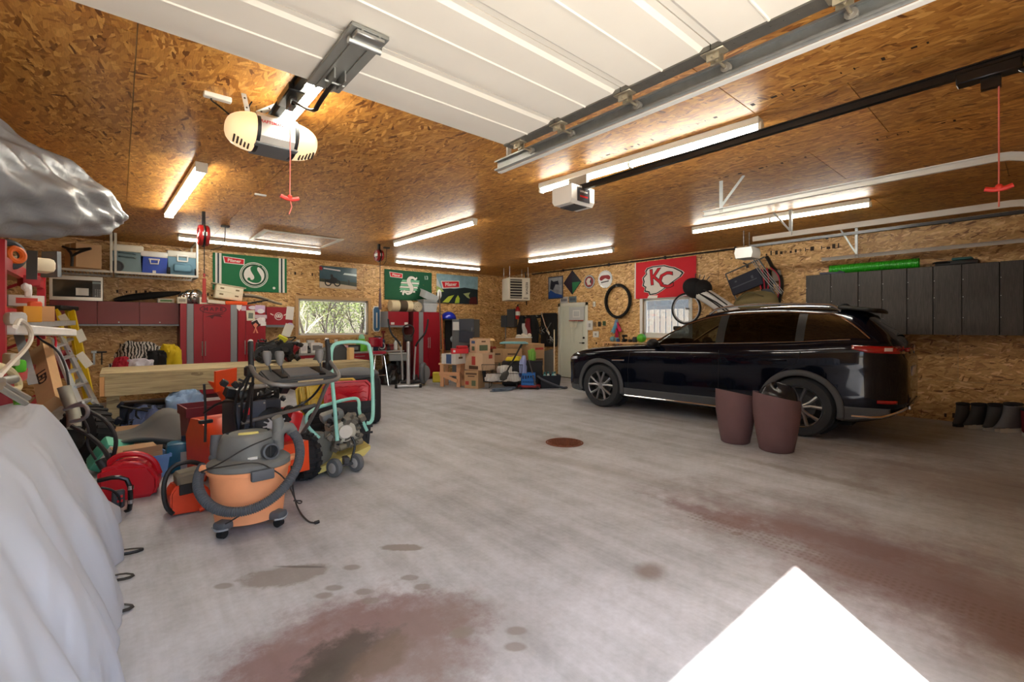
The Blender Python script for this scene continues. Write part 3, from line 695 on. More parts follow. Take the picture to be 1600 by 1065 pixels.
PAINT.b.inputs['Coat Weight'].default_value = .5; PAINT.b.inputs['Coat Roughness'].default_value = .03; PAINT.b.inputs['Specular IOR Level'].default_value = .15
dn = PAINT.noise(PAINT.obj(), 1.5, 4); PAINT.l(PAINT.math('MULTIPLY_ADD', dn.outputs[0], .1, .10), PAINT.b.inputs['Roughness']); PAINT = PAINT.m
CLAD = mat((74, 76, 80), .75, 0, .12); TRIMB = mat((7, 7, 8), .5); CGLASS = glass('car_window_tint', (.03, .03, .035), .1, .4); WGLASS = glass('windscreen', (.42, .45, .44), .1, .5)
g = G(); cols = []
for x in XS:
    sc = section(x); row = [g.V(L(x, y, z)) for (y, z) in sc]
    row += [g.V(L(x, -y, z)) for (y, z) in sc[-2:0:-1]]
    cols.append(row)
n = len(cols[0]); nh = len(section(1))
def skip(i, j):
    x0, x1 = XS[i], XS[i+1]; jj = j if j < nh-1 else (2*(nh-1)-1-j)
    row = jj-NLO
    if 1 <= row <= 6 and ((x0 >= 1.94 and x1 <= 2.99) or (x0 >= 3.05 and x1 <= 4.03)): return True
    if row >= 8 and x0 >= 1.82 and x1 <= 2.70: return True      # windscreen
    return False
for i in range(len(XS)-1):
    for j in range(n):
        if skip(i, j): continue
        k = (j+1) % n; g.F((cols[i][j], cols[i+1][j], cols[i+1][k], cols[i][k]))
g.F(cols[0]); g.F(cols[-1][::-1])
body = g.part('body', PAINT, car, smooth=50, local=True)
bmx = G()
for ax in (AX_F, AX_R):
    for sd in (1, -1): bmx.cyl(L(ax, sd*.58, WR+.005), L(ax, sd*1.2, WR+.005), .432, n=48)
cut = bpy.data.objects.new('arch_cutter', bmx.mesh('arch_cutter', None, 0)); COL.objects.link(cut); cut.parent = car
md = body.modifiers.new('arches', 'BOOLEAN'); md.operation = 'DIFFERENCE'; md.object = cut; md.solver = 'EXACT'; md.use_hole_tolerant = True
bpy.context.view_layer.update()
dg = bpy.context.evaluated_depsgraph_get(); me2 = bpy.data.meshes.new_from_object(body.evaluated_get(dg)); body.modifiers.clear(); old = body.data; body.data = me2
bpy.data.objects.remove(cut); bpy.data.meshes.remove(old)
for p in body.data.polygons: p.use_smooth = True
body.data.set_sharp_from_angle(angle=R(42))
def side_patch(name, m, x0, x1, f0, f1, sd=1, off=.004, nx=24, nz=6, label=None, par=None):
    """skin-hugging patch between heights f0(x)..f1(x) on the body side"""
    g = G()
    def f(u, v):
        x = x0+(x1-x0)*u; z = f0(x)+(f1(x)-f0(x))*v; return L(x, sd*(car_side(x, z)+off), z)
    g.grid(f, nx, nz); o = g.part(name, m, par or body, label, local=True, solid=.006); return o
def glass_patch(name, m, x0, x1, s0, s1, sd, off=.003, nx=14, xs0=None, xs1=None, par=None):
    g = G()
    def f(u, v):
        s = s0+(s1-s0)*v; a = xs0(s) if xs0 else x0; b = xs1(s) if xs1 else x1; x = a+(b-a)*u
        y, z = greenhouse(x, s); return L(x, sd*(y+off), z)
    g.grid(f, nx, 8); return g.part(name, m, par or car, local=True)
for sd in (1, -1):
    glass_patch('side_window', WGLASS, 1.95, 2.98, .09, .89, sd, .0)
    glass_patch('side_window', CGLASS, 3.06, 4.02, .09, .89, sd, .0)
    glass_patch('quarter_window', mat((10, 11, 13), .06, 0, .02, coat=1), 4.09, 4.74, .10, .88, sd, .004, xs1=lambda s: 4.78-.42*s**1.6)
    glass_patch('window_pillar', TRIMB, 2.96, 3.08, .07, .92, sd, .006, 3); glass_patch('window_pillar', TRIMB, 4.0, 4.10, .07, .92, sd, .006, 3)
    # bright line along the window tops that turns down at the tail, and the sill line
    g = G(); pts = []
    for i in range(40):
        x = 1.86+i*(4.36-1.86)/39; y, z = greenhouse(x, .92); pts.append(L(x, sd*(y+.006), z))
    for i in range(1, 12):
        s = .92-.80*i/11; x = 4.80-.44*s**1.6+.0; y, z = greenhouse(x, s); pts.append(L(x, sd*(y+.006), z))
    g.tube(pts, .011, 6); g.part('window_trim', mat((190, 150, 120), .25, 1), body, 'bright satin window surround', local=True)
    g = G(); g.tube([L(1.8+i*.1, sd*(greenhouse(1.8+i*.1, .05)[0]+.006), greenhouse(1.8+i*.1, .05)[1]) for i in range(29)], .008, 6); g.part('sill_trim', CHROME, body, local=True)
g = G()
def ws(u, v):
    x = 1.80+.92*v; sec = section(x); y1, z1 = sec[-5]; zt = sec[-1][1]; t = u*2-1; a = abs(t)
    return L(x, t*y1*.97, z1+(zt-z1)*(1-a**2.4))
g.grid(ws, 16, 10); g.part('windscreen', WGLASS, car, local=True)
# cabin seen through the glass
CAB = mat((40, 40, 43), .8); g = G(); g.bx(-.86, .86, -2.2, .95, .40, .62); g.part('cabin_floor', CAB, car, local=True)
for sx in (-.42, .42):
    for y in (-.15, -1.15):
        g = G(); g.box((sx, y, .72), (.5, .52, .22), bev=.06); g.box((sx, y-.30, 1.05), (.48, .16, .62), rot=(.22, 0, 0), bev=.06); g.box((sx, y-.40, 1.46), (.26, .1, .18), bev=.04); g.part('seat', CAB, car, local=True)
g = G(); g.box((0, .62, .92), (1.5, .4, .26), rot=(-.1, 0, 0), bev=.05); g.part('dashboard', CAB, car, local=True)
g = G(); g.torus((-.42, .32, 1.0), .18, .018, (0, -.92, .4), 24, 8); g.cyl((-.42, .34, .99), (-.42, .5, .92), .04); g.part('steering_wheel', BLACKP, car, local=True)
g = G(); g.box((0, .58, 1.42), (.26, .03, .07), bev=.01); g.part('rear_view_mirror', BLACKG, car, local=True)
# lower cladding, arches, sills, seams
for sd in (1, -1):
    side_patch('sill_cladding', CLAD, AX_F+.44, AX_R-.44, lambda x: .245, lambda x: .40, sd, .010)
    g = G(); g.tube([L(AX_F+.50+i*.11, sd*(car_side(AX_F+.5+i*.11, .275)+.018), .268) for i in range(20)], .013, 6); g.part('sill_trim', CHROME, body, local=True)
    side_patch('rear_cladding', CLAD, AX_R+.44, 4.98, lambda x: interp(kBot, x)+.02, lambda x: .46, sd, .010); side_patch('front_cladding', CLAD, .2, AX_F-.45, lambda x: .255, lambda x: .36, sd, .008)
    for ax in (AX_F, AX_R):
        g = G()
        def arc(u, v):
            a = R(-14)+R(208)*u; r = .415+.075*v; x = ax-r*math.cos(a); z = WR+r*math.sin(a); z = max(z, .26)
            return L(x, sd*(car_side(x, max(z, .3))+.012+.01*math.sin(PI*v)), z)
        g.grid(arc, 40, 4); g.part('arch_cladding', CLAD, body, local=True, solid=.012)
        g = G()
        def liner(u, v):
            a = R(-20)+R(220)*u; return L(ax-.428*math.cos(a), sd*(.62+.3*v), WR+.428*math.sin(a))
        g.grid(liner, 24, 1); g.cyl(L(ax, sd*.60, WR), L(ax, sd*.61, WR), .43, n=32); g.part('arch_liner', mat((38, 42, 50), .8), body, local=True)
    SEAM = mat((2, 2, 2), .7)
    for pts in ([(1.52, .42), (1.50, .7), (1.56, 1.04)], [(3.02, .42), (3.03, .8), (3.03, 1.10)], [(3.60, .46), (3.76, .78), (4.05, .98), (4.08, 1.13)]):
        pp = []
        for (a, b) in zip(pts, pts[1:]):
            for i in range(6): t = i/6; pp.append((a[0]+(b[0]-a[0])*t, a[1]+(b[1]-a[1])*t))
        g = G(); g.tube([L(x, sd*(car_side(x, z)+.001), z) for x, z in pp+[pts[-1]]], .004, 4, smooth=1); g.part('door_seam', SEAM, body, local=True)
    for x in (2.78, 3.80):
        g = G(); g.tube([L(x-.11, sd*(car_side(x-.11, .985)+.006), .985), L(x-.08, sd*(car_side(x, .985)+.042), .99), L(x+.08, sd*(car_side(x, .985)+.042), .995), L(x+.11, sd*(car_side(x+.11, .985)+.006), .995)], .014, 8, smooth=2, flat=.7); g.part('door_handle', PAINT, body, local=True)
    g = G(); g.tube([L(1.20, sd*(car_side(1.2, .86)+.004), .86), L(1.44, sd*(car_side(1.44, .87)+.008), .87)], .012, 6); g.part('fender_badge', CHROME, body, local=True)
    # mirror
    g = G(); g.ell(L(2.02, sd*1.06, 1.175), (.13, .085, .075), 16, 10); g.bar(L(2.06, sd*.90, 1.13), L(2.04, sd*1.02, 1.14), .07, .04); g.part('mirror', TRIMB, body, local=True)
    # roof rail
    pts = [L(2.75+i*.1, sd*(interp(kRoofW, 2.75+i*.1)-.035), interp(kTop, 2.75+i*.1)+(.028 if 0 < i < 17 else -.03)) for i in range(18)]
    g = G(); g.tube(pts, .018, 8, smooth=1); g.part('roof_rail', mat((200, 200, 204), .25, 1), body, 'bright roof rail', local=True)
    # lamps
    TL = mat((150, 8, 14), .15, 0, .1, coat=1)
    side_patch('tail_lamp', TL, 4.62, 5.09, lambda x: 1.135-.02*(x-4.62)*2+.035*max(0, (4.78-x)/.16), lambda x: 1.215-.02*(x-4.62), sd, .008, 20, 3)
    side_patch('tail_lamp_lens', mat((225, 205, 205), .15, 0, .05), 4.93, 5.00, lambda x: 1.15, lambda x: 1.19, sd, .014, 6, 2)
    side_patch('head_lamp', mat((190, 198, 206), .12, .4, .1, coat=1), .10, .40, lambda x: .80+.10*x, lambda x: .855+.10*x, sd, .006, 12, 3)
    side_patch('reflector', TL, 4.86, 5.04, lambda x: .52, lambda x: .56, sd, .012, 8, 2)
    g = G(); g.tube([L(x, sd*(car_side(x, .47)+.014), interp(((4.62, .345), (4.85, .35), (5.0, .40), (5.12, .47)), x)) for x in (4.62, 4.7, 4.8, 4.9, 4.97, 5.03, 5.08, 5.12)], .016, 6); g.part('bumper_trim', CHROME, body, local=True)
g = G(); g.box(L(5.135, 0, .47), (1.2, .03, .05), bev=.008); g.part('bumper_trim', CHROME, body, local=True)
# spoiler, rear glass, tailgate details
g = G()
def spo(u, v):
    x = 4.42+.38*v; t = u*2-1; return L(x, t*(.60+.02*v), 1.725-.055*v-.03*abs(t)**3)
g.grid(spo, 12, 4); g.part('spoiler', TRIMB, body, local=True, solid=.03)
g = G()
def rgl(u, v):
    x = 4.73+.25*v; t = u*2-1; sec = section(x); y1, z1 = sec[-5]; zt = sec[-1][1]; return L(x+.012, t*y1*.93, z1+(zt-z1)*(1-abs(t)**3)+.010)
g.grid(rgl, 14, 6); g.part('rear_window', mat((20, 22, 22), .08, 0, .05, coat=1), car, local=True)
g = G(); g.tube([L(4.97, .02, 1.355), L(4.985, .30, 1.335)], .010, 6); g.part('rear_wiper', BLACKP, body, local=True)
g = G(); g.box(L(5.128, 0, .88), (.34, .016, .12), rot=(.1, 0, 0), bev=.004); g.part('licence_plate', mat((222, 222, 226), .4), body, local=True)
g = G(); g.box(L(5.10, 0, 1.16), (1.0, .05, .045), bev=.01); g.part('tail_lamp_bar', TL, body, local=True)
g = G(); g.torus(L(5.13, 0, 1.16), .055, .008, (0, 1, 0), 16, 6); g.part('emblem', CHROME, body, local=True)
g = G(); g.tube([L(4.30, 0, 1.715), L(4.40, 0, 1.775), L(4.46, 0, 1.72)], .014, 6, smooth=2); g.part('antenna_fin', PAINT, body, local=True)
# wheels
TYRE = mat((44, 46, 50), .85, 0, .2, 12); RIM = mat((150, 152, 156), .28, .9, .08, 6)
def wheel(x, sd):
    g = G(); w_ = .26; c0 = L(x, sd*.70, WR); ax = (-sd, 0, 0)
    prof = [(.268, 0), (.30, -.01), (.36, -.005), (.385, .03), (.39, .08), (.39, w_-.08), (.385, w_-.03), (.36, w_+.005), (.30, w_+.012), (.268, w_)]
    g.lathe(prof, c0, 44, ax, cap=False)
    for k in range(4): g.torus(c0+Vector(ax)*(.05+k*.053), .389, .004, ax, 44, 4)
    t = g.part('tyre', TYRE, car, local=True)
    g = G(); g.lathe([(.272, w_*.9), (.262, w_+.0), (.252, w_-.01), (.246, w_*.4), (.246, .03)], c0, 40, ax, cap=False); r_ = g.part('rim', RIM, car, local=True)
    o = c0+Vector(ax)*(w_-.012); a = Vector((0, 1, 0)); b = Vector((0, 0, 1))
    g = G(); g.lathe([(.03, .0), (.06, .01), (.062, -.06)], o, 16, ax); g.lathe([(.02, .014), (.02, .0)], o, 12, ax); g.part('hub', RIM, r_, local=True)
    g = G(); g.cyl(o-Vector(ax)*.10, o-Vector(ax)*.08, .17, n=24); g.part('brake_disc', mat((70, 70, 72), .5, .6), r_, local=True)
    g = G(); g.cyl(o-Vector(ax)*.16, o-Vector(ax)*.15, .245, n=30); g.part('wheel_back', mat((10, 10, 11), .9), r_, local=True)
    for k in range(10):
        an = 2*PI*(k//2)/5 + (.20 if k % 2 else -.20) + .3; an2 = 2*PI*(k//2)/5 + (.30 if k % 2 else -.30) + .3
        d0 = a*math.cos(an)+b*math.sin(an); d1 = a*math.cos(an2)+b*math.sin(an2)
        g = G(); g.tube([o+d0*.045, o+(d0*.13+Vector(ax)*-.012), o+d1*.255-Vector(ax)*.006], lambda t: .015+.010*t, 6, flat=1.0); g.part('spoke', RIM, r_, local=True)
for x in (AX_F, AX_R):
    for sd in (1, -1): wheel(x, sd)
g = G(); g.bx(-.8, .8, -2.1, 2.0, .2, .24); g.part('underbody', mat((16, 16, 17), .9), car, local=True)
# ================================================================ right wall and the far corner
def ang(u): r = ray(u, HOR); return math.atan2(r.y, r.x)-PI/2           # turn that makes local -y look at the camera station
def px(d): return d/FPX
class Loc:
    """local frame of a thing: x to the right as seen, y away, z up; gives world points"""
    def __init__(s, o, rz): s.M = Matrix.Translation(Vector(o)) @ Matrix.Rotation(rz, 4, 'Z')
    def __call__(s, x, y, z): return s.M @ Vector((x, y, z))
# ---- dark wall cabinets
DW = NT('dark_wood_grain'); o_ = DW.obj(); n_ = DW.noise(DW.map(o_, (9, 9, .7)), 5, 5, .65, 1.2)
DW.l(DW.ramp(n_.outputs[0], [(.3, lin((44, 40, 38))), (.55, lin((66, 60, 57))), (.75, lin((84, 76, 72)))]), DW.b.inputs['Base Color']); DW.b.inputs['Roughness'].default_value = .55; DW = DW.m
CBX, CZ0, CZ1 = 9.25, 1.325, 2.345
def cab_y(u): return onX(u, 470, CBX).y
for us, lab in (((1259, 1298, 1341), 'dark wood-grain wall cabinet at the left end, under the green pipe start'), ((1341, 1378, 1417), 'dark wood-grain wall cabinet under the middle and right end of the green pipe'), ((1417, 1458), 'single-door dark wood-grain wall cabinet right of the green pipe'), ((1458, 1503, 1562), 'dark wood-grain wall cabinet carrying the black and teal tool case'), ((1562, 1600, 1650), 'dark wood-grain wall cabinet cut off by the right picture edge')):
    ys = [cab_y(u) for u in us]; y0, y1 = ys[-1], ys[0]
    root = T('wall_cabinet', lab, 'cabinet', ((CBX+XB)/2, (y0+y1)/2, CZ0), 0, 'dark wall cabinets behind the car')
    g = G(); g.bx(CBX+.02, XB-.002, y0+.005, y1-.003, CZ0, CZ1); g.part('carcass', mat((40, 38, 37), .6), root)
    for a, b in zip(ys, ys[1:]):
        g = G(); g.bx(CBX, CBX+.019, b+.005, a-.003, CZ0, CZ1, bev=.002); dr = g.part('door', DW, root)
        g = G()
        for zz in (CZ0+.25, CZ0+.55, CZ0+.8): g.cyl((CBX-.001, a-.012, zz), (CBX-.004, a-.012, zz), .006, n=8)
        g.part('screw_cap', WHITE, dr, kind='stuff')
# on top of the cabinets
PIPE = mat((40, 168, 24), .35, 0, .1)
pa, pb = onX(1297, 418, 9.36), onX(1436, 416, 9.36); zc = CZ1+.085
g = G(); n = 46; rs = []
prof = []
Lp = abs(pb.y-pa.y)
for i in range(n): prof += [(.078, Lp*i/n), (.078, Lp*(i+.45)/n), (.066, Lp*(i+.55)/n), (.066, Lp*(i+.95)/n)]
g.lathe(prof+[(.078, Lp), (.06, Lp), (.06, .02)], (9.36, pb.y, zc-.007), 16, (0, 1, 0), cap=False); g.thing('ribbed_pipe', PIPE, 'bright green ribbed drain pipe lying on the dark wall cabinets', 'pipe', smooth=30)
p0, p1 = onX(1462, 410, 9.4), onX(1530, 404, 9.4)
root = T('tool_case', 'flat black tool case with teal lid on the right dark cabinets', 'tool case', (9.42, (p0.y+p1.y)/2, CZ1))
g = G(); g.bx(9.29, 9.58, p1.y, p0.y, CZ1+.002, CZ1+.07, bev=.02, seg=2); g.part('base', BLACKP, root); g = G(); g.bx(9.30, 9.57, p1.y+.06, p0.y-.18, CZ1+.07, CZ1+.11, bev=.015); g.part('lid', mat((38, 92, 92), .5), root); g = G(); g.tube([(9.29, p1.y+.3, CZ1+.04), (9.25, p1.y+.32, CZ1+.05), (9.25, p1.y+.46, CZ1+.05), (9.29, p1.y+.48, CZ1+.04)], .010, 6); g.part('handle', BLACKG, root)
p0 = onX(1300, 424, 9.3); g = G(); g.box((9.33, p0.y, CZ1+.018), (.12, .36, .034), rot=(.02, 0, .1), bev=.008); g.box((9.32, p0.y-.12, CZ1+.038), (.08, .06, .012), bev=.003); g.thing('hand_saw_sheath', mat((70, 72, 96), .5), 'thin grey-blue sheath lying on the cabinet edge below the green pipe', 'sheath')
# ---- boots along the wall
def boot(u, v, rz, lab, body=BLACKP, sole=WHITE, s=1.0, X=9.36):
    b = onZ(u, v); b = Vector((min(b.x, X), b.y, 0)); root = T('boot', lab, 'boot', b, rz, 'winter boots along the wall')
    P = lambda x, y, z: Vector((x*s, y*s, (z+.015)*s))
    g = G(); outl = [(-.05, -.12), (-.055, 0), (-.05, .13), (-.025, .18), (.025, .18), (.05, .13), (.055, 0), (.05, -.12), (.0, -.14)]
    g.prism([(x*s, y*s) for x, y in outl], .05*s, Matrix()); g.part('sole', sole, root, local=True)
    g = G()
    def sh(u_, v_):
        a = 2*PI*u_; t = v_
        yy = -.04+.045*(1-t)**2; ry = .135*(1-t)**1.5+.085; rx = .05+.012*t
        z = .03+.25*t; return P(rx*math.cos(a), yy+ry*math.sin(a)*(1 if math.sin(a) < 0 else 1), z-(.05*max(0, math.sin(a))*(1-t)*t*2))
    g.grid(sh, 18, 9, True); g.part('upper', body, root, local=True, solid=.012*s)
    g = G(); g.tube([P(.055*math.cos(a), -.04+.09*math.sin(a), .285) for a in [2*PI*i/14 for i in range(14)]], .017*s, 6, closed=True); g.part('collar', mat((34, 36, 42), .9), root, local=True)
    g = G()
    for k in range(5): g.tube([P(-.035, .10-.03*k, .08+.035*k), P(0, .115-.032*k, .095+.035*k), P(.035, .10-.03*k, .08+.035*k)], .005*s, 5)
    g.part('laces', mat((190, 190, 190), .7), root, local=True)
GB = mat((112, 116, 126), .7, 0, .2)
boot(1503, 664, R(75), 'black winter boot with grey laces, leftmost of the row by the right wall', mat((66, 67, 72), .7), mat((60, 60, 64), .6), 1.05)
boot(1528, 665, R(62), 'black winter boot with white sole edge, second from the left in the wall row', mat((60, 62, 68), .7), WHITE, 1.1)
boot(1554, 668, R(72), 'black winter boot partly hidden behind the large grey boot', mat((72, 74, 80), .7), WHITE, 1.15)
boot(1579, 673, R(60), 'large grey winter boot with thick white sole near the right picture edge', GB, WHITE, 1.25)
boot(1607, 679, R(90), 'dark boot with red trim cut off by the right picture edge', mat((120, 24, 36), .6), WHITE, 1.1)
# ---- two tall planters in front of the car
POT = mat((104, 76, 78), .75, 0, .16, 5)
def planter(u, v, r0, r1, h, tilt, ta, lab, bag=False):
    b = onZ(u, v); root = T('planter', lab, 'planter', b, 0, None)
    prof = [(r0*.9, 0), (r0, .012), (r0*1.16, h*.25), (r1*.97, h*.62), (r1, h*.82), (r1*.985, h), (r1*.94, h), (r1*.93, h*.8), (r0*1.05, h*.25), (0.01, h*.2)]
    def warp(p, t, r, z): p.z += tilt*math.cos(t-ta)*r/r1*max(0, z/h-.55)/.45 if z > h*.55 else 0; return p
    g = G(); g.lathe(prof, (0, 0, 0), 36, cap=False, warp=warp); g.F([g.V((r0*.9*math.cos(2*PI*i/36), r0*.9*math.sin(2*PI*i/36), 0)) for i in range(36)]); g.part('pot', POT, root, local=True, smooth=60)
    if bag:
        g = G()
        rn = random.Random(3); ph = [rn.uniform(0, 6) for _ in range(5)]
        def bg(u_, v_):
            a = 2*PI*u_; r = r1*.86*math.cos(v_*PI/2); z = h*.86+.20*math.sin(v_*PI/2)+.022*math.sin(5*a+ph[0])*(1-v_)+.03*math.sin(3*a+ph[1]+v_*4); return Vector((r*math.cos(a), r*math.sin(a), z))
        g.grid(bg, 26, 7, True); g.thing('plastic_bag', mat((26, 28, 34), .25, 0, .1), 'crumpled black plastic bag stuffed in the right tall planter', 'bag').location = b+Vector((0, 0, h*.86-.02))
    return root
planter(1149, 690, .165, .232, .62, .05, R(150), 'tall dull purple-brown planter, the left one in front of the car door')
planter(1213, 703, .180, .250, .635, .05, R(130), 'tall dull purple-brown planter holding a black bag, before the rear car wheel', True)
# ---- floor drain
root = T('floor_drain', 'rusty round drain cover set in the concrete floor', 'drain', onZ(882, 691)); b = WL[root.name]
RUST = mat((112, 62, 40), .8, .3, .3, 20)
g = G(); g.lathe([(.235, -.02), (.235, .004), (.215, .006), (.215, -.004)], b, 36, cap=False); g.part('frame', RUST, root)
g = G(); g.lathe([(.21, -.012), (.21, .003), (.01, .006)], b, 36); g.part('cover', RUST, root)
g = G()
for i in range(-4, 5):
    for j in range(-4, 5):
        if i*i+j*j < 19: g.box(b+Vector((i*.042, j*.042, .007)), (.022, .022, .008))
g.part('tread', RUST, root, kind='stuff')
# ---- flags: cloth grid with pictures laid on its waves
def cloth(name, lab, fn, w_, h_, m, wave, marks, nu=40, nv=20, cat='flag', group=None):
    """fn(x, y, z): wall mapping, origin at the cloth's top left; marks: (bmesh, material, z offset, part name)"""
    org = fn(w_/2, -h_, 0); root = T(name, lab, cat, org, 0, group)
    F_ = lambda x, y, z: fn(x, y, .012+wave(x/w_, -y/h_)+z)
    g = G(); g.grid(lambda u, v: F_(u*w_, -v*h_, 0), nu, nv); fb = g.part('fabric', m, root, smooth=180)
    for (bm, mm, off, nm) in marks:
        for _ in range(5):
            le = [e for e in bm.edges if e.calc_length() > .07]
            if not le: break
            bmesh.ops.subdivide_edges(bm, edges=le, cuts=1); bmesh.ops.triangulate(bm, faces=[f for f in bm.faces if len(f.verts) > 4])
        place(bm, lambda x, y, z: F_(x, y, off+max(z, 0))).part(nm, mm, fb, smooth=180)
    return root
def mv(bm, dx, dy, s=1, rot=0, sx=1):
    c, s_ = math.cos(rot), math.sin(rot)
    for v in bm.verts: x, y = v.co.x*s*sx, v.co.y*s; v.co = Vector((x*c-y*s_+dx, x*s_+y*c+dy, v.co.z))
    return bm
def strip(x0, y0, x1, y1): return shape_bm([[(x0, y0), (x1, y0), (x1, y1), (x0, y1)]], .0005)
FRED = mat((206, 22, 40), .75, 0, .06); FWH = mat((224, 220, 214), .75, 0, .04); FBK = mat((26, 24, 26), .8); FGR = mat((14, 104, 62), .75, 0, .08); FDG = mat((10, 62, 40), .75)
# red arrowhead flag
def arrow(s):
    P = [(-.52, .10), (-.40, .20), (-.42, .27), (-.36, .34), (-.20, .36), (0, .345), (.14, .33), (.30, .26), (.42, .22), (.62, .09), (.66, .04), (.58, -.04), (.40, -.12), (.20, -.22), (.02, -.31), (-.16, -.375), (-.36, -.38), (-.38, -.30), (-.50, -.26), (-.46, -.16), (-.54, -.10), (-.50, 0)]
    return [(x*s, y*s) for x, y in P]
y0, zt = onX(993, 411, XB).y, 3.0
fw, fh = 1.58, .88
kc = [(shape_bm([arrow(.93)], .0006), FWH, .003, 'emblem'), (shape_bm([arrow(.90)], .0006), FBK, .005, 'emblem'), (shape_bm([arrow(.83)], .0006), FWH, .007, 'emblem')]
for bm, *_ in kc: mv(bm, .70, -.44, 1, R(5))
kc += [(mv(text_bm('K', .52, .0005, bold=.016), .58, -.40, 1, R(4), 1.0), FBK, .009, 'lettering'), (mv(text_bm('K', .52, .0005, bold=.004), .58, -.40, 1, R(4), 1.0), FRED, .011, 'lettering'), (mv(text_bm('C', .52, .0005, bold=.016), .84, -.50, 1, R(4), 1.15), FBK, .009, 'lettering'), (mv(text_bm('C', .52, .0005, bold=.004), .84, -.50, 1, R(4), 1.15), FRED, .013, 'lettering')]
kc += [(strip(0, -fh, .035, 0), FWH, .002, 'hem')]
cloth('flag', 'red flag with a white arrowhead emblem over the right window', wallB(y0, zt), fw, fh, FRED, lambda u, v: .018+.014*math.sin(u*9+v*2)*(.3+v*.7)+.10*max(0, u-.75)*v, kc)
# ---- window-side and wall things
def disc_sign(u, v, r, lab, m, extra, name='round_sign'):
    c = onX(u, v, XB); root = T(name, lab, 'sign', (XB-.02, c.y, c.z-r)); fn = wallB(c.y, c.z, .004); extra(root, fn, r); return root
def scal(root, fn, r):
    pts = [((r*(1 if i % 2 else .93))*math.cos(2*PI*i/42), (r*(1 if i % 2 else .93))*math.sin(2*PI*i/42)) for i in range(42)]
    place(shape_bm([pts], .015), fn).part('cap', mat((200, 202, 204), .3, .6, .1), root); place(shape_bm([circ(r*.8)], .004), wallB(fn(0, 0, 0).y, fn(0, 0, 0).z, .022)).part('face', mat((222, 222, 220), .4), root)
    f2 = wallB(fn(0, 0, 0).y, fn(0, 0, 0).z, .03); place(shape_bm([[(-.16, .05), (.02, .10), (.17, .06), (.15, -.02), (.02, .02), (-.14, -.03)]], .002, True), f2).part('script', mat((150, 40, 44), .5), root); place(shape_bm([[(-.12, -.07), (.13, -.04), (.13, -.07), (-.12, -.10)]], .002), f2).part('script', DGREY, root)
disc_sign(946, 436, .235, 'silver bottle-cap shaped round sign right of the round dark emblem sign', None, scal)
def emb(root, fn, r):
    place(shape_bm([circ(r)], .008), fn).part('disc', mat((30, 26, 32), .4), root); f2 = wallB(fn(0, 0, 0).y, fn(0, 0, 0).z, .013)
    place(shape_bm([circ(r*.96), circ(r*.80)], .002), f2).part('ring', mat((180, 180, 182), .4), root); place(shape_bm([circ(r*.72), circ(r*.42, a0=.1)], .002), f2).part('crest_ring', mat((140, 30, 40), .4), root)
    place(shape_bm([[(-.1, .02), (-.04, .10), (.06, .09), (.02, 0), (.07, -.08), (-.05, -.09)]], .003), f2).part('crest', mat((214, 206, 196), .5), root)
    place(shape_bm([[(r*.8, .06), (r*1.02, .05), (r*1.02, -.05), (r*.8, -.06)]], .004), f2).part('crest', mat((170, 172, 178), .4), root)
disc_sign(921, 440, .185, 'small round dark sign with a red ring between diamond sign and silver cap sign', None, emb)
c = onX(894.5, 441, XB); root = T('diamond_sign', 'dark diamond shaped sign with a green corner above the entry door', 'sign', (XB-.02, c.y, c.z-.33)); fn = wallB(c.y, c.z, .004)
place(shape_bm([[(0, .34), (.33, 0), (0, -.34), (-.33, 0)]], .008), fn).part('board', mat((16, 18, 34), .4), root); f2 = wallB(c.y, c.z, .013)
place(shape_bm([[(0, .0), (.30, .0), (.02, -.31)]], .002), f2).part('corner', mat((30, 120, 70), .5), root); place(shape_bm([[(-.31, 0), (-.02, .30), (-.02, .02), (-.02, -.31)]], .002), f2).part('corner', mat((40, 20, 40), .5), root)
a, b = onX(857, 433, XB), onX(880, 466, XB); root = T('picture_board', 'upright blue and grey patterned board hung left of the diamond sign', 'picture', (XB-.02, (a.y+b.y)/2, b.z)); fn = wallB(a.y, b.z, .004); w_, h_ = a.y-b.y, a.z-b.z
place(shape_bm([[(0, 0), (w_, 0), (w_, h_), (0, h_)]], .008), fn).part('board', mat((52, 62, 84), .4), root)
f2 = wallB(a.y, b.z, .0135); place(shape_bm([[(.03, .03), (w_-.03, .03), (w_-.03, h_-.03), (.03, h_-.03)]], .001), f2).part('print', mat((150, 156, 164), .5, 0, .9, 6), root); place(shape_bm([[(.03, .03), (w_-.03, .03), (w_-.03, .10), (.3, .16), (.1, .26), (.03, .2)]], .001), wallB(a.y, b.z, .016)).part('print', mat((30, 74, 150), .5), root)
place(shape_bm([[(.08, .3), (.2, .26), (.3, .42), (.44, .40), (.40, .52), (.22, .50), (.12, .56)]], .001), wallB(a.y, b.z, .016)).part('print', mat((20, 26, 44), .5), root)
for u0, u1, v0, v1, c1, lab in ((875.5, 887.5, 464, 473.5, (190, 192, 194), 'pale licence plate on the wall above the entry door'), (889, 901, 463, 472, (110, 124, 130), 'darker licence plate on the wall beside the pale one')):
    a, b = onX(u0, v0, XB), onX(u1, v1, XB); w_, h_ = a.y-b.y, a.z-b.z; root = T('licence_plate', lab, 'licence plate', (XB-.01, (a.y+b.y)/2, b.z))
    place(shape_bm([[(0, 0), (w_, 0), (w_, h_), (0, h_)]], .003), wallB(a.y, b.z, .004)).part('plate', mat(c1, .4, .2), root); g = G(); f2 = wallB(a.y, b.z, .0085)
    for k in range(4): x = w_*(.15+.19*k); g.F([g.V(f2(*q, 0)) for q in ((x, h_*.3), (x+w_*.12, h_*.3), (x+w_*.12, h_*.7), (x, h_*.7))])
    g.part('embossing', mat((50, 62, 86), .5), root, kind='stuff')
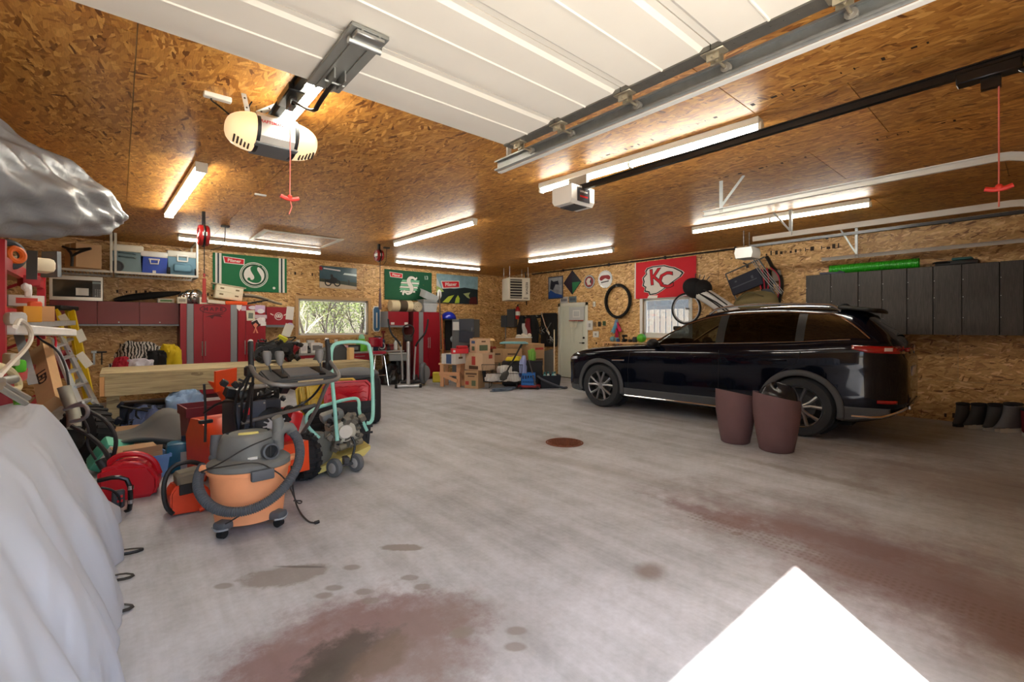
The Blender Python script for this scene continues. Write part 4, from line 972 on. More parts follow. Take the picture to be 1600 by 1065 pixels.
# toy hoop on the door
c = onX(901, 490, XB-.03); root = T('toy_hoop', 'toy basketball backboard and hoop hooked over the entry door', 'basketball hoop', (XB-.06, c.y, c.z-.22))
fn = wallB(c.y, c.z, .03); place(shape_bm([[(-.27, -.19), (.27, -.19), (.27, .19), (-.27, .19)]], .008), fn).part('backboard', mat((196, 200, 200), .3), root)
place(shape_bm([[(-.13, -.10), (.13, -.10), (.13, .10), (-.13, .10)], [(-.10, -.07), (.10, -.07), (.10, .07), (-.10, .07)]], .002), wallB(c.y, c.z, .041)).part('target_square', WHITE, root)
g = G(); rc = Vector((XB-.17, c.y, c.z-.19)); g.torus(rc, .12, .009, n=20, k=6); g.bx(XB-.06, XB-.04, c.y-.25, c.y+.25, c.z-.205, c.z-.175); g.part('rim', mat((150, 54, 30), .4), root)
g = G()
for i in range(10): a_ = 2*PI*i/10; g.tube([rc+Vector((.12*math.cos(a_), .12*math.sin(a_), 0)), rc+Vector((.08*math.cos(a_+.4), .08*math.sin(a_+.4), -.18))], .003, 4); g.tube([rc+Vector((.12*math.cos(a_), .12*math.sin(a_), 0)), rc+Vector((.08*math.cos(a_-.4), .08*math.sin(a_-.4), -.18))], .003, 4)
g.part('net', mat((220, 214, 190), .8), root, kind='stuff')
# switches and notes beside the door
for u, v, w_, h_, c1, nm, lab in ((929, 475, .09, .14, (220, 216, 204), 'thermostat', 'small white thermostat box right of the entry door top'), (922, 508, .20, .26, (222, 222, 220), 'paper_note', 'white paper note pinned beside the entry door'), (929.5, 506, .09, .12, (150, 120, 84), 'light_switch', 'brown plated wall switch next to the paper note'), (937, 506, .09, .13, (60, 52, 48), 'door_control', 'dark door control, middle of the small devices by the entry door'), (944.5, 505, .09, .12, (70, 92, 60), 'door_control', 'small green and dark door control left of the hanging tyre'), (931.5, 522, .19, .16, (226, 224, 218), 'switch_plate', 'white double switch plate below the small door controls')):
    c = onX(u, v, XB); root = T(nm, lab, nm.replace('_', ' '), (XB-.01, c.y, c.z-h_/2)); g = G(); g.bx(XB-.022, XB-.003, c.y-w_/2, c.y+w_/2, c.z-h_/2, c.z+h_/2, bev=.003); g.part('plate', mat(c1, .5), root); g = G(); g.bx(XB-.027, XB-.021, c.y-w_*.16, c.y+w_*.16, c.z-h_*.2, c.z+h_*.2); g.part('toggle' if 'sw' in nm else 'insert', mat(tuple(int(x*.75) for x in c1), .5), root)
# hanging tyre and pinwheel
c = onX(965.5, 470, XB-.06); root = T('hanging_tyre', 'bare black bicycle tyre hung on the wall right of the door', 'tyre', (XB-.06, c.y, c.z-.42))
g = G(); g.lathe([(.385, -.05), (.42, -.045), (.44, 0), (.42, .045), (.385, .05), (.375, .04), (.40, 0), (.375, -.04), (.385, -.05)], (XB-.07, c.y, c.z), 40, (-1, 0, 0), cap=False, sq=(.92, 1)); g.part('tyre', mat((24, 23, 22), .85, 0, .2, 30), root)
g = G(); g.cyl((XB-.001, c.y, c.z+.36), (XB-.14, c.y, c.z+.37), .012); g.part('peg', STEEL, root)
g = G(); g.torus((XB-.07, c.y, c.z), .385, .006, (-1, 0, 0), 40, 5); g.part('bead', mat((56, 54, 50), .6), root)
c = onX(964, 513, XB-.08); root = T('windsock', 'pink and blue cloth spinner hanging below the black tyre', 'windsock', (XB-.08, c.y, c.z-.2))
for dy, dz, m_, s_ in ((-.07, .05, (220, 60, 110), .17), (.08, .02, (120, 190, 220), .19), (0, -.10, (190, 40, 80), .16), (.02, .14, (150, 190, 226), .13), (-.02, -.32, (110, 190, 220), .12)):
    rn = random.Random(int(dz*100)); ph = rn.uniform(0, 6)
    g = G(); g.grid(lambda u, v: Vector((XB-.08+.03*math.sin(5*u*2*PI/3+ph), c.y+dy*(.3+v)+s_*.6*(u-.5)*(.5+v), c.z+dz+s_*(.6-1.3*v)+.02*math.sin(9*u))), 8, 6); g.part('petal', mat(m_, .8), root, solid=.004)
# bench behind the car with small toys on it
by0, by1 = onX(1010, 530, 9.4).y, onX(950, 530, 9.4).y; BZ = onX(975, 534, 9.42).z
root = T('side_bench', 'narrow wooden bench against the right wall, mostly behind the car hood', 'bench', (9.4, (by0+by1)/2, 0)); g = G(); g.bx(9.2, XB-.003, by0-.6, by1+.1, BZ-.04, BZ); g.part('top', WOODL, root)
for y in (by0-.5, by1):
    for x in (9.24, 9.58): g = G(); g.bx(x-.03, x+.03, y-.03, y+.03, 0, BZ-.04); g.part('leg', WOODL, root)
for i, (u, r, c1, lab) in enumerate(((957, .07, (110, 160, 170), 'pale blue ball on the bench under the pink spinner'), (966, .05, (40, 60, 110), 'dark blue little pot on the bench behind the car'), (976, .08, (24, 24, 26), 'black power tool standing on the bench behind the car'), (984, .07, (30, 30, 30), 'black glove bundle on the bench behind the car'), (992, .08, (34, 34, 36), 'dark jar left of the green bag on the wall bench'), (1002, .11, (90, 190, 40), 'lime green bag on the bench beside the right window'))):
    y = onX(u, 530, 9.4).y; g = G()
    if i in (0, 5):
        rn = random.Random(i); g.grid(lambda a, b: Vector((9.4+r*math.cos(2*PI*a)*math.sin(PI*b)*(1+.15*math.sin(5*2*PI*a)), y+r*math.sin(2*PI*a)*math.sin(PI*b), BZ+r*.95-r*.95*math.cos(PI*b))), 14, 8, True)
    elif i == 2: g.box((9.4, y, BZ+.05), (.16, .07, .06), bev=.015); g.cyl((9.36, y, BZ+.02), (9.36, y, BZ+.16), .022); g.box((9.36, y, BZ+.01), (.09, .08, .02)); g.box((9.40, y, BZ+.15), (.18, .06, .06), bev=.015)
    elif i == 3: [g.ell((9.38+.03*k, y-.05+.035*k, BZ+.035), (.05, .025, .035), 8, 6) for k in range(4)]
    else: g.lathe([(r*.7, 0), (r*.8, r), (r*.6, r*1.4), (r*.62, r*1.6)], (9.4, y, BZ), 14)
    o = g.thing(['ball', 'pot', 'power_drill', 'gloves', 'jar', 'bag'][i], mat(c1, .5), lab, ['ball', 'pot', 'drill', 'gloves', 'jar', 'bag'][i])
# bicycle wheel, golf bag, folding chair, hanging harness, olive bag
c = onX(1072, 482, 9.5); root = T('bicycle_wheel', 'bicycle wheel leaning in front of the right window beside the golf bag', 'wheel', (9.5, c.y, c.z-.36))
g = G(); g.torus(c, .33, .022, (-1, 0, 0), 36, 8); g.part('tyre', RUBBER, root); g = G(); g.torus(c, .30, .014, (-1, 0, 0), 36, 6); g.part('rim', mat((190, 192, 196), .3, .8), root); g = G(); g.cyl(c-Vector((.04, 0, 0)), (XB-.001, c.y, c.z), .018)
h = g.part('hub', STEEL, root); g = G()
for i in range(20): a_ = 2*PI*i/20; g.cyl(c+Vector((.02*(-1)**i, 0, 0)), c+Vector((0, .3*math.cos(a_), .3*math.sin(a_))), .0015, n=3, cap=False)
g.part('spokes', STEEL, root, kind='stuff')
p0, p1 = onX(1085, 450, 9.25), onX(1150, 492, 9.25); d = (p1-p0).normalized()
root = T('golf_bag', 'black and white golf bag tilted against the wall behind the car', 'golf bag', p1)
g = G(); g.ell(p0, (.19, .26, .21), 18, 12, rot=(.5, 0, 0)); g.ell(p0+Vector((0, -.17, -.03)), (.18, .2, .2), 14, 10); g.part('hood', mat((20, 20, 24), .85, 0, .2), root)
g = G(); g.tube([p0+d*.18, p0+d*.5, p0+d*1.15], lambda t: .15-.01*t, 16); g.part('body', mat((226, 226, 224), .6), root)
for k in (-1, 1):
    g = G(); g.tube([p0+d*.22+Vector((-.14, .05*k, .03*k)), p0+d*.6+Vector((-.148, .03*k, .02)), p0+d*1.1+Vector((-.146, .04*k, 0))], .022, 6, flat=.6); g.part('panel', BLACKP, root)
g = G(); g.tube([p0+d*.2+Vector((-.12, 0, .1)), p0+d*.5+Vector((-.16, .02, .18)), p0+d*.9+Vector((-.12, 0, .12))], .014, 6, smooth=2); g.part('strap', BLACKP, root)
for k in range(4): g = G(); g.cyl(p0+d*.1+Vector((0, .06*k-.1, .1)), p0-d*.1+Vector((-.02, .10*k-.42, .16+.03*k)), .009, n=6); g.part('club', DGREY, root)
# folded camp chair on hooks
c = onX(1170, 440, 9.45); Mx = basis((9.50, c.y, c.z), (0, -1, .36), (0, .36, 1)); root = T('folding_chair', 'folded grey-tube camp chair with dark blue seat hung on the right wall', 'chair', (9.5, c.y, c.z-.5))
W = lambda x, y, z: Mx @ Vector((x, y, z))
g = G(); g.tube([W(-.38, .34, .02), W(.42, .34, .02)], .014, 8); g.tube([W(-.38, .34, .02), W(-.34, -.52, .02)], .014, 8); g.tube([W(.30, .42, .02), W(.46, -.46, .04)], .012, 8); g.tube([W(.22, .44, .05), W(.36, -.44, .06)], .012, 8); g.part('frame', mat((104, 106, 104), .4, .5), root)
g = G(); g.box((-.06, .02, .05), (.62, .34, .05), M=Mx, bev=.015); g.part('seat', mat((36, 40, 58), .7), root); g = G(); g.box((-.08, .0, .077), (.5, .02, .004), M=Mx); g.box((-.22, .1, .078), (.04, .03, .008), M=Mx); g.box((.1, .06, .078), (.04, .06, .008), M=Mx); g.part('stitching', mat((80, 84, 96), .7), root)
g = G(); [g.tube([W(.18+.035*k, .40, .07), W(.30+.04*k, -.1, .09), W(.42+.03*k, -.44, .06)], .006, 5, smooth=1) for k in range(4)]; g.part('cords', mat((186, 186, 188), .6), root, kind='stuff')
g = G(); g.cyl((XB-.002, c.y+.1, c.z+.36), (9.44, c.y+.1, c.z+.38), .012); g.bx(XB-.03, XB-.004, c.y+.08, c.y+.12, c.z+.3, 2.70); g.part('hook', DGREY, root)
c = onX(1196, 440, 9.5); root = T('harness', 'black and red harness with grey pads hung beside the camp chair', 'harness', (9.5, c.y, c.z-.35))
g = G(); g.box((9.54, c.y+.06, c.z+.12), (.1, .3, .26), bev=.05, seg=2); g.box((9.52, c.y-.02, c.z-.05), (.1, .22, .3), bev=.05, seg=2); g.part('pad', mat((26, 24, 30), .85), root)
for k in range(3): g = G(); g.tube([(9.46, c.y+.14-.09*k, c.z+.26), (9.455, c.y+.10-.09*k, c.z+.02), (9.46, c.y+.06-.06*k, c.z-.14)], .013, 6, smooth=1); g.part('strap', mat((196, 36, 60), .7), root)
g = G(); g.box((9.5, c.y-.03, c.z-.25), (.08, .2, .26), rot=(.1, 0, 0), bev=.04, seg=2); g.part('pouch', mat((74, 78, 86), .8), root)
g = G(); g.box((9.5, c.y-.2, c.z+.1), (.06, .16, .22), bev=.03, seg=2); g.part('pouch', mat((130, 122, 112), .8), root)
pts = [onX(u, v, 9.52) for u, v in ((1198, 401), (1203, 409), (1207, 418), (1215, 424), (1221, 434), (1222, 450), (1218, 466), (1216, 482))]
root = T('sled_runner', 'tall curved black runner with a red stripe hung on the right wall', 'runner', pts[-1])
g = G(); g.tube(pts, .062, 10, smooth=2, flat=.5); g.part('runner', BLACKP, root); g = G(); g.tube([p+Vector((-.045, .012, 0)) for p in pts[2:]], .016, 6, smooth=2); g.part('stripe', mat((200, 34, 70), .5), root)
c = onX(1180, 472, 9.4); root = T('duffel_bag', 'slumped olive drab bag behind the car roof', 'bag', (9.4, c.y, c.z-.2))
g = G(); g.grid(lambda u, v: Vector((9.4+.16*math.cos(2*PI*u)*math.sin(PI*v), c.y+.42*math.sin(2*PI*u)*math.sin(PI*v)**.7, c.z-.02-.2*math.cos(PI*(1-v))+.04*math.sin(9*u+5*v))), 20, 10, True); g.part('bag', mat((120, 106, 70), .85), root)
g = G(); g.tube([(9.3, c.y+.3, c.z+.05), (9.25, c.y+.1, c.z+.22), (9.28, c.y-.2, c.z+.1)], .014, 6, smooth=2); g.part('handle', mat((96, 86, 58), .85), root)
# ================================================================ back wall: cabinets, flags, shelf, counter
GREYCAB = mat((136, 140, 146), .45, .1, .06); RC2 = mat((150, 20, 38), .38, 0, .08, 3)
def A(u, v, off): return onY(u, v, YA-off)
FD = .60                                             # tall cabinet depth
def xf(u, off=FD): return onY(u, HOR, YA-off).x
def door_panel(g, x0, x1, y, z0, z1, gap=.003): return g.bx(x0+gap, x1-gap, y-.02, y, z0+gap, z1-gap, bev=.002)
def bar_handle(x, y, z0, z1, par):
    g = G(); g.cyl((x, y-.04, z0), (x, y-.04, z1), .009, n=8); g.cyl((x, y-.04, z0+.04), (x, y, z0+.04), .006, n=6); g.cyl((x, y-.04, z1-.04), (x, y, z1-.04), .006, n=6); g.part('handle', STEEL, par)
# upper cabinets at the far left, doors hinged at the top with a pale rail below
zU1, zU0 = A(150, 470, .36).z, A(150, 509, .36).z
us = (77, 152, 218, 280)
for i, lab in enumerate(('red wall cabinet at the far left under the steel oven', 'red wall cabinet left of centre in the run of three wall cabinets', 'red wall cabinet next to the tall red double cabinet')):
    x0, x1 = xf(us[i], .36), xf(us[i+1], .36); y = YA-.36
    root = T('wall_cabinet', lab, 'cabinet', ((x0+x1)/2, YA-.18, zU0), 0, 'red wall cabinets on the left')
    g = G(); g.bx(x0+.002, x1-.002, y+.002, YA-.002, zU0, zU1); g.part('carcass', mat((70, 30, 34), .6), root)
    g = G(); door_panel(g, x0, x1, y, zU0+.035, zU1); dr = g.part('door', mat((126, 44, 48), .4, 0, .08, 3), root)
    g = G(); g.bx(x0+.003, x1-.003, y-.022, y, zU0, zU0+.032); g.part('bottom_rail', GREYCAB, root)
    g = G(); g.cyl(((x0+x1)/2, y-.02, zU0+.07), ((x0+x1)/2, y-.035, zU0+.07), .012, n=8); g.part('lock', STEEL, dr)
# tall double cabinet with grey pilasters
zT = A(330, 475, FD).z
def tall(lab, segs, doors, z1=zT, name='tall_cabinet', stick=None):
    """segs: (u0,u1,'red'|'grey') fixed strips; doors: (u0,u1,handle u)"""
    x0, x1 = xf(min(s[0] for s in segs+doors)), xf(max(s[1] for s in segs+doors)); y = YA-FD
    root = T(name, lab, 'cabinet', ((x0+x1)/2, YA-FD/2, 0)); g = G(); g.bx(x0+.002, x1-.002, y+.002, YA-.002, .08, z1); g.bx(x0+.03, x1-.03, y+.05, YA-.05, 0, .08); g.part('carcass', mat((92, 30, 38), .5), root)
    for (a, b, c) in segs: g = G(); door_panel(g, xf(a), xf(b), y, .08, z1); g.part('pilaster', GREYCAB if c == 'grey' else RC2, root, ('grey' if c == 'grey' else 'red')+' front strip')
    ds = []
    for (a, b, h) in doors:
        g = G(); door_panel(g, xf(a), xf(b), y, .08, z1); d_ = g.part('door', RC2, root); bar_handle(xf(h), y-.02, A(300, 556, FD).z, A(300, 533, FD).z, d_); ds.append(d_)
    return root, ds
t1, d1_ = tall('tall red double cabinet with an oval dark decal', [(281, 291.5, 'red'), (291.5, 302.5, 'grey'), (360, 370.5, 'grey')], [(302.5, 317, 315.3), (317, 360, 320.3)])
fn = lambda off: wallA(xf(333), A(333, 483, FD).z, FD+.02+off)
DECAL = mat((86, 12, 28), .5)
place(shape_bm([circ(.235, 30, ry=.09), circ(.215, 30, ry=.074)], .001), fn(.001)).part('decal', DECAL, d1_[1]); place(text_bm('M A P E', .10, .001, bold=.004), fn(.001)).part('decal_lettering', DECAL, d1_[1])
place(shape_bm([[(-.14, -.16), (.02, -.10), (.2, -.08), (.12, -.12), (.16, -.16), (.02, -.14), (-.02, -.2), (-.06, -.155)]], .001), fn(.001)).part('decal', DECAL, d1_[1])
t2, d2_ = tall('tall red cabinet plastered with stickers left of the window', [(370.6, 371.4, 'red')], [(371.4, 383.5, 382), (383.5, 415, 386.7)])
STK = [(373.5, 481, .10, .13, (232, 226, 226), 'shield'), (380.5, 481.5, .09, .10, (190, 170, 190), 'rect'), (395, 480.5, .17, .08, (206, 200, 210), 'oval'), (406, 482, .19, .15, (196, 170, 206), 'rect'), (407, 486, .14, .1, (226, 226, 230), 'oval'), (391.5, 492.5, .16, .22, (216, 212, 190), 'rect'), (391.5, 493, .09, .12, (110, 120, 110), 'rect'), (407, 494.5, .24, .08, (196, 180, 190), 'rect'), (410, 499.5, .11, .11, (238, 238, 238), 'oval'), (402, 502.5, .20, .12, (232, 224, 226), 'tilt'), (399, 506, .13, .14, (50, 26, 28), 'tilt'), (411, 505.5, .11, .09, (236, 232, 232), 'rect'), (399, 512, .12, .22, (226, 134, 110), 'ribbon')]
for i, (u, v, w_, h_, c, k) in enumerate(STK):
    fn_ = wallA(xf(u), A(u, v, FD).z, FD+.0215+.0004*i); w2, h2 = w_/2, h_/2
    if k == 'oval': bm = shape_bm([circ(w2, 18, ry=h2)], .0006)
    elif k == 'shield': bm = shape_bm([[(-w2, h2), (w2, h2), (w2, 0), (0, -h2), (-w2, 0)]], .0006)
    elif k == 'ribbon': bm = shape_bm([[(-.05, -h2), (-.01, 0), (-.05, h2*.6), (0, h2), (.05, h2*.6), (.01, 0), (.05, -h2), (.02, -h2), (0, -.03), (-.02, -h2)]], .0006)
    else: bm = mv(strip(-w2, -h2, w2, h2), 0, 0, 1, .5 if k == 'tilt' else .05*(i % 3-1))
    place(bm, fn_).part('sticker', mat(c, .5, 0, .2, 20), d2_[1] if u > 384 else d2_[0])
# red cabinet with the skull sticker, right of the tall ones
def upper(lab, u0, u1, v0, v1, off, c=RC2, side=None, dd=.36):
    x0, x1 = xf(u0, off), xf(u1, off); z1, z0 = A(u0, v0, off).z, A(u0, v1, off).z; y = YA-off
    root = T('wall_cabinet', lab, 'cabinet', ((x0+x1)/2, YA-dd/2, z0)); g = G(); g.bx(x0+.002, x1-.002, y+.002, YA-.002, z0, z1); g.part('carcass', GREYCAB, root)
    g = G(); door_panel(g, x0, x1, y, z0+.05, z1); dr = g.part('door', c, root); g = G(); g.bx(x0+.003, x1-.003, y-.022, y, z0, z0+.045); g.part('bottom_rail', GREYCAB, root)
    return root, dr, (x0+x1)/2, y, z0, z1
r_, dr, xc, yy, z0, z1 = upper('red wall cabinet with a white skull sticker beside the window', 415.5, 457, 479, 511, .38)
fs = wallA(xf(435, .38), A(435, 494, .38).z, .402)
place(shape_bm([circ(.085), circ(.07)], .001), fs).part('sticker', FWH, dr); place(shape_bm([[(-.06, .02), (-.03, .045), (.03, .045), (.06, .02), (.05, -.03), (-.05, -.03)], circ(.014, 10, -.025, .01), circ(.014, 10, .025, .01)], .001), fs).part('sticker', FWH, dr)
for sx in (-1, 1): place(shape_bm([[(sx*.10, .03), (sx*.17, .07), (sx*.17, .045), (sx*.11, .015)]], .001), fs).part('sticker', FWH, dr)
place(shape_bm([circ(.07, 18, ry=.05)], .001), wallA(xf(453, .38), A(453, 507.5, .38).z, .402)).part('sticker', mat((196, 186, 220), .5), dr)
g = G(); p = A(453, 489, .40); g.box(p, (.16, .012, .30), rot=(0, .1, 0)); g.thing('paper_note', mat((226, 222, 216), .6), 'white paper taped to the edge of the skull sticker cabinet', 'paper')
# things on top of the left cabinets
def onshelf(z): return z+.001
p = A(118, 468, .30)
oz0, oz1 = zU1, A(118, 431, .40).z; ox0, ox1 = xf(77, .42), xf(160.5, .42); oy = YA-.42
root = T('microwave_oven', 'stainless steel microwave oven standing on the red wall cabinets', 'microwave', ((ox0+ox1)/2, oy+.2, oz0))
SS = mat((196, 192, 184), .3, .8, .08)
g = G(); g.bx(ox0, ox1, oy+.02, YA-.01, oz0+.001, oz1); g.part('body', mat((96, 96, 96), .5, .4), root)
w_ = ox1-ox0; xs_ = ox0+w_*.80
g = G(); [g.bx(*q) for q in ((ox0, ox1, oy-.005, oy+.02, oz1-.07, oz1), (ox0, ox1, oy-.005, oy+.02, oz0+.001, oz0+.06), (ox0, ox0+.04, oy-.005, oy+.02, oz0+.06, oz1-.07), (ox1-.025, ox1, oy-.005, oy+.02, oz0+.06, oz1-.07))]; g.part('door_frame', SS, root)
g = G(); g.bx(ox0+.04, xs_, oy, oy+.02, oz0+.06, oz1-.07); g.part('door_glass', mat((38, 42, 42), .12, 0, .1, coat=1), root)
g = G(); g.bx(xs_, ox1-.025, oy-.002, oy+.02, oz0+.06, oz1-.07); cp = g.part('control_panel', mat((60, 60, 60), .3), root)
g = G(); [g.box((xs_+.04+.03*i, oy-.003, oz0+.09+.035*j), (.02, .004, .02)) for i in range(3) for j in range(4)]; g.part('buttons', mat((150, 150, 150), .5), cp, kind='stuff'); g = G(); g.box(((xs_+ox1)/2-.01, oy-.003, oz1-.11), (.12, .004, .03)); g.part('display', mat((140, 160, 160), .3), cp)
g = G(); g.bx(xs_-.22, xs_-.05, oy-.006, oy, oz0+.09, oz0+.22); g.part('paper_label', WHITE, root, 'white paper label on the glass')
# long black bag, small boxes, chrome bowls
g = G(); pts = [A(u, v, .22) for u, v in ((178, 469), (200, 465), (230, 462), (262, 459), (283, 457))]; g.tube(pts, lambda t: .035+.05*math.sin(PI*min(1, t*1.1)), 12, smooth=2, flat=.8); g.thing('gun_case', mat((22, 20, 20), .8, 0, .2), 'long soft black case lying on the left red wall cabinets', 'case')
def small_box(u, v0, v1, wpx, off, c, lab, name='small_box', cat='box', zb=None, dp=.16, rz=0, c2=None, grp=None):
    d = (YA-off)/ray(u, HOR).y; w_ = wpx*d/FPX*.9; p = A(u, v1, off); z0 = p.z if zb is None else zb; h_ = (v1-v0)*d/FPX
    root = T(name, lab, cat, (p.x, p.y, z0+.001), rz, grp); g = G(); g.box((0, 0, h_/2), (w_, dp, h_), bev=.004); g.part('body', mat(c, .6), root, local=True)
    g = G(); g.box((0, -dp/2-.0008, h_*.5), (w_*.7, .0016, h_*.45)); g.part('label_print', mat(c2 or tuple(int(x*.7) for x in c), .6), root, local=True)
    return root
small_box(259, 467, 473.5, 23, .30, (214, 206, 190), 'white box with a green picture on the red cabinets, before the long black case', zb=zU1, c2=(96, 130, 80))
small_box(284, 463, 473, 14, .40, (222, 214, 196), 'plain cream carton left of the chrome bowls', zb=zT)
for i, (u, v, r, tl, lab) in enumerate(((290, 464, .13, .9, 'largest chrome bowl tilted on the tall red cabinet'), (297, 463, .15, 1.1, 'chrome bowl leaning in front of the other bowls'), (307, 461, .16, 1.35, 'chrome bowl standing upright at the right of the bowls'))):
    p = A(u, v, .35); m = Matrix.Translation((p.x, p.y, zT+r*.98)) @ Matrix.Rotation(R(90), 4, 'X') @ Matrix.Rotation(tl-.6, 4, 'Y'); g = G()
    g.grid(lambda a, b, r=r, m=m: m @ Vector((r*math.cos(2*PI*a)*math.cos(b*PI/2*.95), r*math.sin(2*PI*a)*math.cos(b*PI/2*.95), .45*r*math.sin(b*PI/2))), 20, 6, True); g.thing('bowl', CHROME, lab, 'bowl', None, solid=.004)
small_box(318, 463, 474, 13, .40, (226, 218, 200), 'upright cream carton between the chrome bowls and the parts organiser', zb=zT)
# parts organiser with drawers, orange case, grey roll, white box
p = A(355, 458, .35); p.z = zT+.085; Mo = Matrix.Translation(p) @ Matrix.Rotation(R(8), 4, 'Y'); root = T('parts_organiser', 'cream drawer organiser stacked on a white box and orange case', 'organiser', p)
CRM = mat((222, 212, 186), .5, 0, .08); g = G(); g.box((0, 0, .17), (.50, .22, .28), M=Mo, bev=.008); g.part('shell', CRM, root)
for j in range(2):
    g = G(); g.box((0, -.112, .11+.125*j), (.47, .012, .115), M=Mo, bev=.004); dr = g.part('drawer', CRM, root); g = G(); [g.box((x, -.121, .12+.125*j), (.07, .01, .03), M=Mo, bev=.004) for x in (-.14, .14)]; g.part('pull', mat((120, 104, 70), .5), dr, kind='stuff')
g = G(); g.box((-.02, .0, .322), (.62, .26, .02), M=Mo, bev=.004); g.part('lid', mat((200, 190, 160), .5), root)
p = A(351, 469, .42); g = G(); g.box((p.x-.06, p.y-.02, zT+.04), (.52, .2, .075), rot=(0, .09, 0), bev=.01); g.thing('tool_box', mat((216, 206, 188), .5, 0, .1), 'flat white box squeezed under the cream drawer organiser', 'box')
p = A(367, 471, .50); g = G(); g.box((p.x+.02, p.y, zT+.04), (.40, .16, .075), bev=.01); g.box((p.x+.02, p.y-.082, zT+.045), (.34, .006, .03), bev=.002); g.thing('orange_case', mat((238, 88, 20), .45), 'bright orange flat case on the tall cabinets by the sticker cabinet', 'case')
g = G(); pts = [A(u, v, .30) for u, v in ((381, 461), (396, 462), (412, 466), (428, 472), (440, 475))]; g.tube(pts, lambda t: .10-.05*t, 12, smooth=2, flat=.45); g.thing('folded_tarp', mat((150, 140, 122), .7, 0, .15), 'grey-beige rolled tarp lying across the sticker cabinet top', 'tarp')
p = A(393, 473, .45); g = G(); rn = random.Random(5)
[g.bar((p.x-.2+.05*k, p.y+rn.uniform(-.05, .05), zT+.02+.012*k), (p.x+.1+.04*k, p.y+rn.uniform(-.1, .1), zT+.05+.02*rn.random()+.012*k), .03, .02) for k in range(7)]
g.thing('spare_parts', BLACKP, 'jumble of black metal parts under the rolled tarp', 'parts')
# ---- ceiling-hung shelf with coolers
SH = mat((206, 202, 190), .5, .2, .08)
zS = onY(200, 428, YA-.5).z
for (u0, u1, lab) in ((80, 176, 'white wire ceiling shelf holding cartons, behind the grey tarp'), (178, 310, 'white wire ceiling shelf holding three coolers')):
    y0, y1 = YA-1.0, YA-.12; x0, x1 = onY(u0, 430, y0).x, onY(u1, 430, y0).x; z = onY(u0, 424, y0).z if u0 < 100 else onY(u0, 427, y0).z
    z = zS; root = T('hanging_shelf', lab, 'shelf', ((x0+x1)/2, (y0+y1)/2, z))
    for yy in (y0, y1): g = G(); g.bx(x0, x1, yy-.012, yy+.012, z-.04, z); g.part('rail', SH, root)
    for xx in (x0+.012, x1-.012): g = G(); g.bx(xx-.012, xx+.012, y0, y1, z-.04, z); g.part('rail', SH, root)
    g = G(); n = int((x1-x0)/.05); [g.bx(x0+.05*k-.004, x0+.05*k+.004, y0, y1, z-.012, z-.002) for k in range(1, n)]; g.part('wire_deck', SH, root, kind='stuff')
    for xx in ((x0+.02, x1-.02) if u0 > 100 else (x1-.02,)):
        for yy in (y0, y1): g = G(); g.bx(xx-.018, xx+.018, yy-.018, yy-.014, z-.04, ZC); g.bx(xx-.018, xx-.014, yy-.018, yy+.018, z-.04, ZC); g.part('post', SH, root)
        g = G(); g.bx(xx-.02, xx+.02, y0-.03, y1+.03, ZC-.03, ZC); g.part('ceiling_bracket', SH, root)
def cooler(u0, u1, v0, v1, cb, cl, lab, kind):
    y = YA-.85; uc = (u0+u1)/2; d = y/ray(uc, HOR).y; w_ = (u1-u0)*d/FPX*.93; h_ = (v1-v0)*d/FPX; x = onY(uc, v1, y).x; root = T('cooler', lab, 'cooler', (x, y+.2, zS), 0, None)
    dp = .42; g = G(); g.prism([(-w_*.46, 0), (w_*.46, 0), (w_*.5, h_*.74), (-w_*.5, h_*.74)], dp, Matrix.Translation((0, dp/2, 0)) @ Matrix.Rotation(R(90), 4, 'X')); g.part('body', mat(cb, .45), root, local=True)
    g = G(); g.box((0, 0, h_*.87), (w_*1.03, dp*1.03, h_*.26), bev=.025, seg=2); g.part('lid', mat(cl, .45, 0, .05), root, local=True)
    yf = -dp/2-.004
    if kind == 'handle': g = G(); g.tube([(-w_*.16, yf-.01, h_*.62), (-w_*.14, yf-.03, h_*.44), (w_*.14, yf-.03, h_*.44), (w_*.16, yf-.01, h_*.62)], .013, 6); g.box((0, yf-.005, h_*.64), (w_*.42, .02, .03), bev=.006); g.part('handle', WHITE, root, local=True); g = G(); g.box((0, yf, h_*.08), (.05, .008, .06)); g.part('badge', WHITE, root, local=True)
    elif kind == 'frame': g = G(); [g.box(q, s_, bev=.006) for q, s_ in (((0, yf-.012, h_*.80), (w_*.40, .03, .025)), ((0, yf-.012, h_*.58), (w_*.36, .03, .025)), ((-w_*.17, yf-.012, h_*.69), (.025, .03, h_*.22)), ((w_*.17, yf-.012, h_*.69), (.025, .03, h_*.22)))]; g.part('handle', WHITE, root, local=True); g = G(); g.box((0, yf-.03, h_*.30), (w_*.62, .07, h_*.32), bev=.02); g.part('tray', mat(cb, .5), root, local=True); [G().cyl((sx*w_*.42, yf-.02, .07), (sx*w_*.52, yf-.02, .07), .07, n=16).part('wheel', RUBBER, root, local=True) for sx in (-1, 1)]
    else: g = G(); [g.tube([(-w_*.28, yf, h_*a), (-w_*.26, yf-.03, h_*a), (w_*.20, yf-.03, h_*(a-.02)), (w_*.24, yf, h_*(a-.03))], .016, 6) for a in (.70, .56)]; g.part('handle', mat(tuple(int(c*.8) for c in cb), .5), root, local=True); g = G(); g.cyl((-w_*.36, yf-.03, .10), (-w_*.36, yf+.02, .10), .10, n=18); g.torus((-w_*.36, yf-.03, .10), .085, .014, (0, 1, 0), 18, 6); g.part('wheel', DGREY, root, local=True)
    return root
cooler(180, 220, 383, 426, (108, 132, 138), (226, 220, 202), 'grey-green wheeled cooler, the tallest on the ceiling shelf', 'wheel')
